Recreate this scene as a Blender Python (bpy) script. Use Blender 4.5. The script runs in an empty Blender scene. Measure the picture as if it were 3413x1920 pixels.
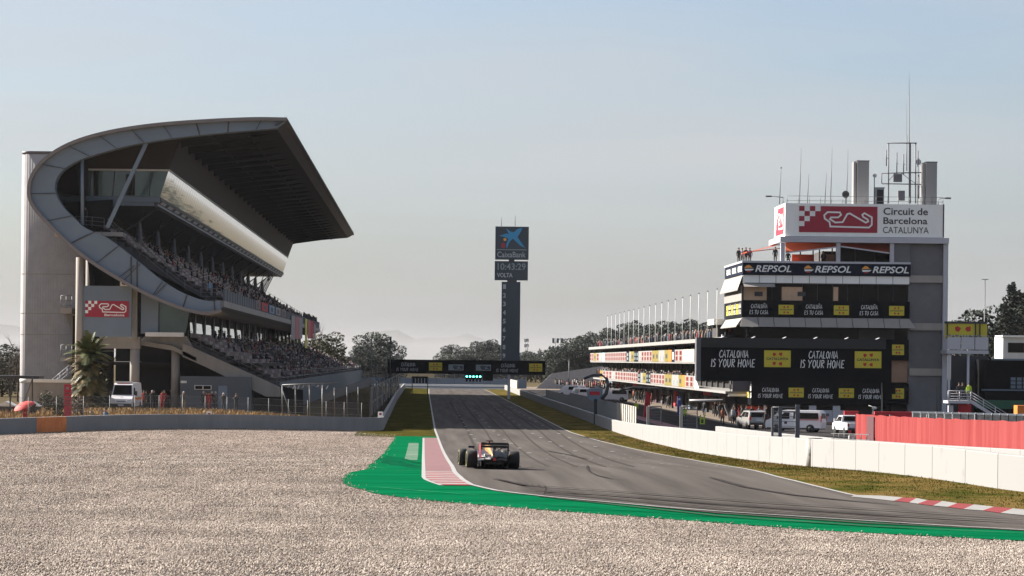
import bpy, bmesh, math, random
from mathutils import Vector, Matrix
random.seed(7)
rnd = random.random
def uni(a, b): return a + (b - a) * rnd()
rad = math.radians
sc = bpy.context.scene
C = sc.collection

# ------------------------------------------------------------------ camera, sky, sun, exposure
CAM_Z = 4.0
FPX = 9000.0                       # focal length in pixels of the 3413 px wide photograph
UX, UY = 1425.0, 1200.0            # vanishing point of the straight
ROLL = rad(0.6)
cd = bpy.data.cameras.new("camera")
cam = bpy.data.objects.new("camera", cd); C.objects.link(cam)
cam.location = (0, 0, CAM_Z)
cam.rotation_euler = (Matrix.Rotation(rad(90), 4, 'X') @ Matrix.Rotation(ROLL, 4, 'Z')).to_euler()
cd.sensor_width = 36.0; cd.lens = 36.0 * FPX / 3413.0
cd.shift_x = (1706.5 - UX) / 3413.0
cd.shift_y = (UY - 960.0) / 3413.0
cd.clip_start = 1.0; cd.clip_end = 60000
sc.camera = cam

SUN_EL, SUN_AZ = rad(31), rad(25)   # elevation; angle beyond square-left of the view
SDIR = Vector((-math.cos(SUN_AZ) * math.cos(SUN_EL), math.sin(SUN_AZ) * math.cos(SUN_EL), math.sin(SUN_EL)))
w = bpy.data.worlds.new("World"); sc.world = w; w.use_nodes = True
nt = w.node_tree; bg = nt.nodes["Background"]
sky = nt.nodes.new("ShaderNodeTexSky"); sky.sky_type = 'NISHITA'; sky.sun_disc = False
sky.sun_elevation = SUN_EL; sky.sun_rotation = math.atan2(SDIR.x, SDIR.y) % (2 * math.pi)
sky.air_density = 1.0; sky.dust_density = 2.6; sky.ozone_density = 4.5; sky.altitude = 100
mxs = nt.nodes.new("ShaderNodeMix"); mxs.data_type = 'RGBA'; mxs.inputs[7].default_value = (3.6, 3.68, 3.8, 1)   # thin veil of high cloud
tcw = nt.nodes.new("ShaderNodeTexCoord"); mpw = nt.nodes.new("ShaderNodeMapping"); mpw.inputs["Scale"].default_value = (2.0, 5.0, 14.0); mpw.inputs["Rotation"].default_value = (0, 0.45, 0.3)
nzw = nt.nodes.new("ShaderNodeTexNoise"); nzw.inputs["Scale"].default_value = 1.6; nzw.inputs["Detail"].default_value = 6
mrw = nt.nodes.new("ShaderNodeMapRange"); mrw.inputs[1].default_value = 0.35; mrw.inputs[2].default_value = 0.75; mrw.inputs[3].default_value = 0.26; mrw.inputs[4].default_value = 0.80
nt.links.new(tcw.outputs["Generated"], mpw.inputs[0]); nt.links.new(mpw.outputs[0], nzw.inputs["Vector"]); nt.links.new(nzw.outputs[0], mrw.inputs[0]); nt.links.new(mrw.outputs[0], mxs.inputs[0])
nt.links.new(sky.outputs[0], mxs.inputs[6]); nt.links.new(mxs.outputs[2], bg.inputs[0]); bg.inputs[1].default_value = 0.056
sd = bpy.data.lights.new("sun", 'SUN'); sd.energy = 5.0; sd.angle = rad(0.5); sd.color = (1.0, 0.93, 0.84)
sun = bpy.data.objects.new("sun", sd); C.objects.link(sun)
sun.rotation_euler = (-SDIR).to_track_quat('-Z', 'Y').to_euler()
sun.location = (-80, 100, 120)
vs = sc.view_settings
vs.view_transform = 'Standard'; vs.look = 'None'; vs.exposure = 1.62; vs.gamma = 1.0; vs.use_curve_mapping = False
sc.cycles.max_bounces = 6; sc.cycles.volume_bounces = 0; sc.cycles.transparent_max_bounces = 16

# ------------------------------------------------------------------ terrain and picture-to-world helpers
DT = [(10, 3.75), (60, 3.8), (83, 4.0), (100, 4.05), (118, 4.5), (140, 5.0), (164, 5.4), (200, 5.85), (235, 6.1), (60000, 6.1)]
def interp(t, x):
    if x <= t[0][0]: return t[0][1]
    for (a, b), (c, d) in zip(t, t[1:]):
        if x <= c: return b + (d - b) * (x - a) / (c - a)
    return t[-1][1]
def depth0(y): return sum(interp(DT, y + o) for o in (-8, -4, 0, 4, 8)) / 5
def sst(a, b, x):
    t = max(0, min(1, (x - a) / (b - a))); return t * t * (3 - 2 * t)
def depth(x, y):
    d = depth0(y)
    return d + sst(-1, -22, x) * (min(d, 4.95) - d)
def gz(x, y): return CAM_Z - depth(x, y)
cr, sr = math.cos(ROLL), math.sin(ROLL)
def ray(u, v):
    du, dv = u - UX, v - UY
    return (cr * du + sr * dv) / FPX, (-sr * du + cr * dv) / FPX
def P(u, v, D):
    a, b = ray(u, v); return Vector((a * D, D, CAM_Z - b * D))
def G(u, v):
    a, b = ray(u, v); lo, hi = 15.0, 1500.0
    for _ in range(50):
        m = (lo + hi) / 2
        if b * m < depth(a * m, m): lo = m
        else: hi = m
    return a * lo, lo
def R(u0, v0, u1, v1, D):
    um, vm = (u0 + u1) / 2, (v0 + v1) / 2
    return P(u0, vm, D).x, P(u1, vm, D).x, P(um, v1, D).z, P(um, v0, D).z
def W(u, v, D): return P(u * 1.325, v * 1.325, D)     # from the 2576 px wide view
def RW(u0, v0, u1, v1, D): return R(u0 * 1.325, v0 * 1.325, u1 * 1.325, v1 * 1.325, D)

# ------------------------------------------------------------------ materials
def mat(name, col, rough=0.7, var=0.15, scale=3.0, bump=0.0, bscale=None, metal=0.0, alpha=1.0, emit=None, spec=0.5, stretch=None):
    m = bpy.data.materials.new(name); m.use_nodes = True
    t = m.node_tree; b = t.nodes["Principled BSDF"]
    b.inputs["Roughness"].default_value = rough; b.inputs["Metallic"].default_value = metal
    b.inputs["Specular IOR Level"].default_value = spec
    b.inputs["Alpha"].default_value = alpha
    if var > 0:
        tc = t.nodes.new("ShaderNodeTexCoord"); n = t.nodes.new("ShaderNodeTexNoise")
        n.inputs["Scale"].default_value = scale; n.inputs["Detail"].default_value = 5; n.inputs["Roughness"].default_value = 0.65
        src = tc.outputs["Object"]
        if stretch:
            mp = t.nodes.new("ShaderNodeMapping"); mp.inputs["Scale"].default_value = stretch
            t.links.new(src, mp.inputs[0]); src = mp.outputs[0]
        t.links.new(src, n.inputs["Vector"])
        r = t.nodes.new("ShaderNodeValToRGB")
        r.color_ramp.elements[0].position = 0.3; r.color_ramp.elements[1].position = 0.7
        r.color_ramp.elements[0].color = [max(0, c * (1 - var)) for c in col] + [1]
        r.color_ramp.elements[1].color = [min(1, c * (1 + var)) for c in col] + [1]
        t.links.new(n.outputs[0], r.inputs[0]); t.links.new(r.outputs[0], b.inputs["Base Color"])
        if bump:
            n2 = n
            if bscale:
                n2 = t.nodes.new("ShaderNodeTexNoise"); n2.inputs["Scale"].default_value = bscale; n2.inputs["Detail"].default_value = 4
                t.links.new(src, n2.inputs["Vector"])
            bp = t.nodes.new("ShaderNodeBump"); bp.inputs["Strength"].default_value = bump; bp.inputs["Distance"].default_value = 0.05
            t.links.new(n2.outputs[0], bp.inputs["Height"]); t.links.new(bp.outputs[0], b.inputs["Normal"])
    else:
        b.inputs["Base Color"].default_value = list(col) + [1]
    if emit:
        b.inputs["Emission Color"].default_value = list(emit[:3]) + [1]; b.inputs["Emission Strength"].default_value = emit[3]
    return m
def nodes(m): return m.node_tree, m.node_tree.nodes["Principled BSDF"]

def patches(t, src, b):
    """Raked lines, dusty and darker patches over the gravel bed: multiplies the stone colour by metre scale noise."""
    L = t.links.new; N = t.nodes.new; tc = N("ShaderNodeTexCoord"); out = src
    for sc_, rot, scl, lo, hi in (((1, 1, 1), 0, 0.22, 0.84, 1.10), ((1.0, 0.10, 1), 0.95, 0.9, 0.88, 1.06), ((0.06, 1.0, 1), 0.35, 0.7, 0.90, 1.05)):
        mp = N("ShaderNodeMapping"); mp.inputs["Scale"].default_value = sc_; mp.inputs["Rotation"].default_value = (0, 0, rot); L(tc.outputs["Object"], mp.inputs[0])
        n = N("ShaderNodeTexNoise"); n.inputs["Scale"].default_value = scl; n.inputs["Detail"].default_value = 4; L(mp.outputs[0], n.inputs["Vector"])
        r_ = N("ShaderNodeMapRange"); r_.inputs[1].default_value = 0.34; r_.inputs[2].default_value = 0.66; r_.inputs[3].default_value = lo; r_.inputs[4].default_value = hi; L(n.outputs[0], r_.inputs[0])
        mx = N("ShaderNodeMix"); mx.data_type = 'RGBA'; mx.blend_type = 'MULTIPLY'; mx.inputs[0].default_value = 1; L(out, mx.inputs[6]); L(r_.outputs[0], mx.inputs[7]); out = mx.outputs[2]
    L(out, b.inputs["Base Color"])
def gravel_mat():
    m = bpy.data.materials.new("gravel"); m.use_nodes = True
    t, b = nodes(m); L = t.links.new; N = t.nodes.new
    b.inputs["Roughness"].default_value = 1.0; b.inputs["Specular IOR Level"].default_value = 0.0; b.inputs["IOR"].default_value = 1.0
    tc = N("ShaderNodeTexCoord")
    v = N("ShaderNodeTexVoronoi"); v.inputs["Scale"].default_value = 16; L(tc.outputs["Object"], v.inputs["Vector"])
    rp = N("ShaderNodeValToRGB"); e = rp.color_ramp.elements
    e[0].position = 0.0; e[0].color = (0.17, 0.132, 0.112, 1); e[1].position = 1.0; e[1].color = (0.46, 0.375, 0.32, 1)
    x = e.new(0.5); x.color = (0.325, 0.26, 0.222, 1)
    sp = N("ShaderNodeSeparateColor"); L(v.outputs["Color"], sp.inputs[0]); L(sp.outputs[0], rp.inputs[0])
    patches(t, rp.outputs[0], b)
    n3 = N("ShaderNodeTexNoise"); n3.inputs["Scale"].default_value = 5.0; n3.inputs["Detail"].default_value = 3
    L(tc.outputs["Object"], n3.inputs["Vector"])
    mm = N("ShaderNodeMath"); mm.operation = 'MULTIPLY_ADD'; mm.inputs[1].default_value = -1.0; L(v.outputs["Distance"], mm.inputs[0]); L(n3.outputs[0], mm.inputs[2])
    bp = N("ShaderNodeBump"); bp.inputs["Strength"].default_value = 1.0; bp.inputs["Distance"].default_value = 0.05
    L(mm.outputs[0], bp.inputs["Height"]); L(bp.outputs[0], b.inputs["Normal"])
    return m
def asphalt_mat(name, base, grain=0.25):
    m = bpy.data.materials.new(name); m.use_nodes = True
    t, b = nodes(m); L = t.links.new; N = t.nodes.new
    b.inputs["Roughness"].default_value = 0.85; b.inputs["Specular IOR Level"].default_value = 0.05; b.inputs["IOR"].default_value = 1.08
    tc = N("ShaderNodeTexCoord")
    mp = N("ShaderNodeMapping"); mp.inputs["Scale"].default_value = (1.2, 0.03, 1); L(tc.outputs["Object"], mp.inputs[0])
    n = N("ShaderNodeTexNoise"); n.inputs["Scale"].default_value = 1.0; n.inputs["Detail"].default_value = 6; L(mp.outputs[0], n.inputs["Vector"])
    r = N("ShaderNodeValToRGB"); r.color_ramp.elements[0].position = 0.3; r.color_ramp.elements[1].position = 0.7
    r.color_ramp.elements[0].color = [c * 0.72 for c in base] + [1]; r.color_ramp.elements[1].color = [c * 1.22 for c in base] + [1]
    L(n.outputs[0], r.inputs[0])
    n2 = N("ShaderNodeTexNoise"); n2.inputs["Scale"].default_value = 30; n2.inputs["Detail"].default_value = 3; L(tc.outputs["Object"], n2.inputs["Vector"])
    r2 = N("ShaderNodeValToRGB"); r2.color_ramp.elements[0].position = 0.35; r2.color_ramp.elements[1].position = 0.65
    r2.color_ramp.elements[0].color = (1 - grain,) * 3 + (1,); r2.color_ramp.elements[1].color = (1 + grain,) * 3 + (1,)
    L(n2.outputs[0], r2.inputs[0])
    mx = N("ShaderNodeMix"); mx.data_type = 'RGBA'; mx.blend_type = 'MULTIPLY'; mx.inputs[0].default_value = 1
    L(r.outputs[0], mx.inputs[6]); L(r2.outputs[0], mx.inputs[7]); L(mx.outputs[2], b.inputs["Base Color"])
    bp = N("ShaderNodeBump"); bp.inputs["Strength"].default_value = 0.3; bp.inputs["Distance"].default_value = 0.01
    L(n2.outputs[0], bp.inputs["Height"]); L(bp.outputs[0], b.inputs["Normal"])
    return m
def ribbed_mat(name, col, axis='Z', freq=2.0, depth_=0.4, rough=0.5, metal=0.0, var=0.12):
    m = mat(name, col, rough, var, 0.8, metal=metal)
    t, b = nodes(m); L = t.links.new; N = t.nodes.new
    tc = N("ShaderNodeTexCoord"); wv = N("ShaderNodeTexWave"); wv.bands_direction = axis
    wv.inputs["Scale"].default_value = freq; L(tc.outputs["Object"], wv.inputs["Vector"])
    bp = N("ShaderNodeBump"); bp.inputs["Strength"].default_value = depth_; bp.inputs["Distance"].default_value = 0.05
    L(wv.outputs[0], bp.inputs["Height"]); L(bp.outputs[0], b.inputs["Normal"])
    return m
def two_tone(name, c1, c2, scale, pos=(0.4, 0.6), rough=0.9, bump=0.0, stretch=None):
    m = bpy.data.materials.new(name); m.use_nodes = True
    t, b = nodes(m); L = t.links.new; N = t.nodes.new
    b.inputs["Roughness"].default_value = rough; b.inputs["Specular IOR Level"].default_value = 0.0; b.inputs["IOR"].default_value = 1.0
    tc = N("ShaderNodeTexCoord"); n = N("ShaderNodeTexNoise"); n.inputs["Scale"].default_value = scale
    n.inputs["Detail"].default_value = 7; n.inputs["Roughness"].default_value = 0.7
    src = tc.outputs["Object"]
    if stretch:
        mp = N("ShaderNodeMapping"); mp.inputs["Scale"].default_value = stretch; L(src, mp.inputs[0]); src = mp.outputs[0]
    L(src, n.inputs["Vector"])
    r = N("ShaderNodeValToRGB"); r.color_ramp.elements[0].position, r.color_ramp.elements[1].position = pos
    r.color_ramp.elements[0].color = list(c1) + [1]; r.color_ramp.elements[1].color = list(c2) + [1]
    L(n.outputs[0], r.inputs[0]); L(r.outputs[0], b.inputs["Base Color"])
    if bump:
        bp = N("ShaderNodeBump"); bp.inputs["Strength"].default_value = bump; bp.inputs["Distance"].default_value = 0.08
        L(n.outputs[0], bp.inputs["Height"]); L(bp.outputs[0], b.inputs["Normal"])
    return m

def thin_cloth(name, col):
    m = bpy.data.materials.new(name); m.use_nodes = True; t = m.node_tree; b = t.nodes["Principled BSDF"]
    n = t.nodes.new("ShaderNodeTexNoise"); n.inputs["Scale"].default_value = 2; r_ = t.nodes.new("ShaderNodeValToRGB")
    r_.color_ramp.elements[0].color = [c * .9 for c in col] + [1]; r_.color_ramp.elements[1].color = list(col) + [1]; t.links.new(n.outputs[0], r_.inputs[0]); t.links.new(r_.outputs[0], b.inputs["Base Color"]); b.inputs["Roughness"].default_value = .9
    tr = t.nodes.new("ShaderNodeBsdfTranslucent"); t.links.new(r_.outputs[0], tr.inputs[0]); mx = t.nodes.new("ShaderNodeMixShader"); mx.inputs[0].default_value = .5
    t.links.new(b.outputs[0], mx.inputs[1]); t.links.new(tr.outputs[0], mx.inputs[2]); t.links.new(mx.outputs[0], t.nodes["Material Output"].inputs[0]); return m
M = dict(
    gravel=gravel_mat(),
    asphalt=asphalt_mat("asphalt", (0.112, 0.100, 0.093)), pit_asphalt=asphalt_mat("pit_asphalt", (0.075, 0.072, 0.074)),
    apron=mat("apron", (0.22, 0.165, 0.12), 0.9, 0.15, 0.5),
    earth=two_tone("earth", (0.09, 0.075, 0.05), (0.15, 0.12, 0.07), 0.15, (0.35, 0.65)),
    green=two_tone("green_paint", (0.001, 0.080, 0.030), (0.004, 0.165, 0.066), 0.35, (0.30, 0.66), 0.75, stretch=(0.25, 1.5, 1)),
    worn=two_tone("worn_paint", (0.015, 0.13, 0.065), (0.24, 0.29, 0.24), 1.2, (0.38, 0.6), 0.8, stretch=(0.4, 3, 1)),
    grass=two_tone("grass", (0.052, 0.058, 0.012), (0.17, 0.115, 0.04), 0.45, (0.40, 0.60), 0.95, 1.0, stretch=(1, 0.5, 1)),
    dkgrass=two_tone("verge_grass", (0.035, 0.038, 0.008), (0.10, 0.08, 0.02), 0.5, (0.36, 0.66), 0.95, 0.6, stretch=(1, 0.3, 1)),
    straw=two_tone("dry_grass", (0.17, 0.112, 0.05), (0.32, 0.215, 0.105), 0.8, (0.35, 0.65), 0.95, 0.8),
    white=mat("white_paint", (0.80, 0.79, 0.76), 0.55, 0.06, 0.6, stretch=(1, 1, 0.3)),
    whitewall=two_tone("white_wall_paint", (0.25, 0.243, 0.235), (0.335, 0.332, 0.325), 0.9, (0.26, 0.42), 0.7, 0.1, stretch=(1, 0.6, 0.4)),
    linewhite=mat("line_paint", (0.36, 0.35, 0.34), 0.7, 0.2, 3),
    red=mat("kerb_red", (0.24, 0.009, 0.009), 0.7, 0.25, 2), kwhite=mat("kerb_white", (0.30, 0.288, 0.275), 0.7, 0.15, 2),
    kpink=mat("kerb_worn_red", (0.15, 0.036, 0.038), 0.8, 0.3, 2),
    greywall=mat("grey_wall_paint", (0.22, 0.225, 0.235), 0.8, 0.14, 0.5, stretch=(1, 1, 0.3)),
    walltop=mat("wall_top_paint", (0.36, 0.35, 0.335), 0.8, 0.1, 1), orange_panel=mat("orange_panel", (0.50, 0.15, 0.035), 0.7, 0.2, 1.5),
    concrete=mat("concrete", (0.22, 0.205, 0.19), 0.9, 0.18, 0.7, 0.15, 12, stretch=(1, 1, 0.35)),
    concrete_lt=mat("light_concrete", (0.30, 0.27, 0.245), 0.9, 0.12, 0.5, stretch=(1, 1, 0.3)),
    tower=ribbed_mat("ribbed_cladding", (0.37, 0.355, 0.36), 'X', 1.2, 0.25, 0.85),
    panelgrey=mat("blue_grey_panel", (0.135, 0.175, 0.225), 0.55, 0.10, 0.25, stretch=(1, 1, 1)),
    skin_metal=mat("roof_edge_metal", (0.16, 0.145, 0.145), 0.5, 0.1, 0.5), dark=mat("dark_void", (0.004, 0.004, 0.005), 0.9, 0.2, 0.5),  # dark_void: black colour mostly stands in for shade in deep openings
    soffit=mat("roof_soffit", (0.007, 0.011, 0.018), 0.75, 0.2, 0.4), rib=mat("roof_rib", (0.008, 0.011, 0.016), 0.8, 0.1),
    louvre=ribbed_mat("brown_louvres", (0.026, 0.020, 0.021), 'Z', 2.2, 0.8, 0.7), brown=mat("brown_panel", (0.028, 0.023, 0.023), 0.75, 0.1, 0.5),
    fascia=mat("fascia_metal", (0.055, 0.048, 0.056), 0.6, 0.15, 0.2), mirror=mat("mirror_glass", (0.66, 0.73, 0.72), 0.02, 0, metal=1.0),
    glass=mat("green_glass", (0.05, 0.085, 0.08), 0.12, 0.25, 0.35, spec=0.8), dkglass=mat("dark_glass", (0.011, 0.009, 0.009), 0.25, 0, spec=0.12),
    frame=mat("window_frame", (0.035, 0.035, 0.04), 0.5, 0), pale=mat("pale_trim", (0.56, 0.55, 0.53), 0.7, 0.08, 1),
    seatr=mat("seat_red", (0.15, 0.07, 0.078), 0.6, 0.2, 2), seatw=mat("seat_white", (0.30, 0.27, 0.28), 0.6, 0.1, 2), step=mat("stand_step", (0.05, 0.047, 0.05), 0.9, 0.2, 0.6),
    steel=mat("galvanised_steel", (0.20, 0.205, 0.21), 0.5, 0.1, 3, metal=0.3), dksteel=mat("dark_steel", (0.025, 0.027, 0.032), 0.5, 0.1, 3),
    wmetal=mat("white_metal", (0.42, 0.42, 0.46), 0.4, 0.05, 2), navy=mat("navy_board", (0.006, 0.010, 0.024), 0.6, 0.1, 0.5, spec=0.1),
    blackb=mat("black_board", (0.004, 0.005, 0.007), 0.6, 0.15, 0.5, spec=0.08), yellow=mat("yellow_print", (0.52, 0.43, 0.03), 0.6, 0.06, 1),
    letter=mat("white_letters", (0.74, 0.74, 0.72), 0.6, 0), dimletter=mat("grey_letters", (0.34, 0.36, 0.38), 0.7, 0), ink=mat("dark_letters", (0.03, 0.03, 0.04), 0.6, 0),
    logored=mat("logo_red", (0.30, 0.010, 0.032), 0.55, 0.06, 1), brick=mat("red_print", (0.55, 0.03, 0.02), 0.6, 0), star=mat("star_blue", (0.02, 0.25, 0.48), 0.6, 0),
    orange_logo=mat("orange_print", (0.72, 0.32, 0.06), 0.6, 0), dgrey=mat("led_digits", (0.20, 0.24, 0.25), 0.6, 0),
    green_lamp=mat("green_lamp", (0.02, 0.3, 0.2), 0.4, 0, emit=(0.1, 1.0, 0.65, 5.0)),
    awning=thin_cloth("orange_awning", (0.70, 0.15, 0.07)), redcloth=two_tone("red_cloth", (0.235, 0.043, 0.043), (0.32, 0.078, 0.076), 0.35, (0.35, 0.65), 0.85, stretch=(1, 3, 0.15)),
    tan=mat("tan_blind", (0.26, 0.155, 0.10), 0.7, 0.25, 0.5), panelgrey2=ribbed_mat("grey_cladding", (0.125, 0.123, 0.132), 'X', 3.2, 0.4, 0.6),
    skirt=mat("pale_skirt_panel", (0.34, 0.315, 0.29), 0.6, 0.06, 1), vent=mat("vent_metal", (0.26, 0.25, 0.25), 0.45, 0.05, 1, metal=0.3),
    carwhite=mat("white_car_paint", (0.74, 0.73, 0.75), 0.25, 0.03, 1), silver=mat("silver_car_paint", (0.34, 0.33, 0.32), 0.3, 0.03, 1, metal=0.3),
    tyre=mat("tyre_rubber", (0.006, 0.006, 0.006), 0.8, 0.1, 5), rim=mat("wheel_rim", (0.35, 0.35, 0.36), 0.35, 0, metal=0.7), plate=mat("number_plate", (0.6, 0.6, 0.6), 0.5, 0),
    lampred=mat("lamp_red", (0.5, 0.02, 0.02), 0.3, 0), lampwhite=mat("lamp_glass", (0.7, 0.7, 0.7), 0.15, 0), bumper=mat("black_plastic", (0.03, 0.03, 0.032), 0.6, 0),
    carbon=mat("carbon_fibre", (0.006, 0.006, 0.007), 0.5, 0.1, 20), livery=mat("matt_navy_paint", (0.006, 0.008, 0.022), 0.6, 0.05, 2), livyel=mat("livery_yellow", (0.42, 0.21, 0.05), 0.45, 0.05, 2),
    livred=mat("livery_red", (0.32, 0.02, 0.035), 0.45, 0.05, 2), tyreyel=mat("tyre_band", (0.34, 0.32, 0.07), 0.6, 0),
    mesh=mat("fence_mesh", (0.12, 0.12, 0.125), 0.6, 0, alpha=0.16), mesh2=mat("dense_mesh", (0.06, 0.07, 0.08), 0.7, 0, alpha=0.55),
    greypanel=mat("grey_fence_panel", (0.16, 0.165, 0.165), 0.7, 0.1, 1), litpanel=mat("pale_fence_panel", (0.46, 0.43, 0.38), 0.7, 0.1, 1),
    cloth_red=mat("red_cloth_dark", (0.42, 0.02, 0.03), 0.8, 0.1, 2), umbrella=mat("red_umbrella", (0.75, 0.07, 0.06), 0.7, 0.05, 2),
    bark=mat("bark", (0.10, 0.075, 0.055), 0.95, 0.3, 3), twig=mat("twig", (0.13, 0.10, 0.085), 0.95, 0.2, 3),
    pine=mat("hazed_pine_foliage", (0.050, 0.060, 0.050), 0.9, 0.45, 0.35), pine2=mat("olive_foliage", (0.075, 0.075, 0.032), 0.9, 0.45, 0.4), conifer=mat("conifer_foliage", (0.022, 0.034, 0.022), 0.9, 0.4, 0.5),  # pine: distant haze partly put into the paler, cooler leaf colour
    palm=mat("palm_foliage", (0.10, 0.115, 0.032), 0.6, 0.35, 1.2), palmdry=mat("dry_palm_foliage", (0.19, 0.135, 0.042), 0.8, 0.35, 1.2), bush=mat("bush_foliage", (0.045, 0.05, 0.028), 0.9, 0.4, 1),
    rubber=two_tone("rubber_mark", (0.028, 0.026, 0.026), (0.06, 0.056, 0.054), 2.0, (0.3, 0.7), 0.7), hills=mat("hillside", (0.05, 0.055, 0.045), 1.0, 0.3, 0.003),
    navycloth=mat("navy_cloth", (0.02, 0.024, 0.045), 0.8, 0), crowd=None, hivis=mat("hi_vis", (0.55, 0.75, 0.03), 0.6, 0.05), blue=mat("blue_panel", (0.03, 0.06, 0.30), 0.5, 0.05),
    blind=mat("painted_sun_blind", (0.60, 0.40, 0.26), 0.8, 0.15, 0.6), maroon=mat("maroon_cloth", (0.06, 0.012, 0.018), 0.8, 0.1, 1), bwhite=mat("banner_white", (0.32, 0.31, 0.295), 0.7, 0.05, 1), bred=mat("banner_red", (0.27, 0.045, 0.035), 0.7, 0), byellow=mat("banner_yellow", (0.31, 0.235, 0.02), 0.7, 0), linedim=mat("worn_line_paint", (0.22, 0.215, 0.21), 0.8, 0.2, 3), kdusty=mat("kerb_dusty_white", (0.185, 0.095, 0.098), 0.8, 0.2, 2), darkgreen=mat("green_truck", (0.01, 0.10, 0.05), 0.5, 0.1), orange=mat("orange_box", (0.80, 0.22, 0.02), 0.6, 0.1), wire=mat("wire_grey", (0.10, 0.10, 0.11), 0.6, 0), stone=mat("wire_mesh_panel", (0.33, 0.30, 0.27), 0.9, 0.5, 6),
    garage=mat("garage_interior", (0.03, 0.027, 0.027), 0.8, 0.4, 0.3), apinkline=mat("faded_red_line", (0.16, 0.05, 0.06), 0.8, 0.1), cyan=mat("cyan_print", (0.25, 0.55, 0.65), 0.6, 0),
    greyblk=mat("grey_block", (0.30, 0.29, 0.29), 0.9, 0.15, 2), tinsel=mat("soft_grey_net", (0.13, 0.13, 0.14), 0.9, 0.25, 2), kiosk=mat("kiosk_panel", (0.075, 0.088, 0.105), 0.7, 0.1, 0.8),
)

def albedo(f, *names):
    for k in names:
        for n in M[k].node_tree.nodes:
            if n.type == 'VALTORGB':
                for e in n.color_ramp.elements: e.color = [min(.9, c * f) for c in e.color[:3]] + [1]
            elif n.type == 'BSDF_PRINCIPLED' and not n.inputs["Base Color"].is_linked: n.inputs["Base Color"].default_value = [c * f for c in n.inputs["Base Color"].default_value[:3]] + [1]
albedo(.74, 'gravel', 'asphalt', 'pit_asphalt', 'apron', 'green', 'worn', 'dkgrass', 'grass', 'straw', 'earth', 'red', 'kwhite', 'kpink', 'linewhite', 'linedim', 'redcloth', 'bwhite', 'bred', 'byellow', 'skirt', 'litpanel', 'umbrella', 'pine', 'pine2', 'conifer', 'bush', 'twig', 'palm', 'palmdry', 'awning', 'livyel', 'livred', 'tyreyel', 'walltop', 'greywall', 'tower', 'hivis', 'orange', 'brick', 'byellow')
albedo(.72, 'whitewall'); albedo(1.08, 'gravel'); albedo(1.28, 'asphalt'); albedo(1.5, 'straw'); albedo(1.25, 'pine'); albedo(.8, 'apron'); albedo(.62, 'seatr', 'seatw'); albedo(.6, 'steel')
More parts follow.
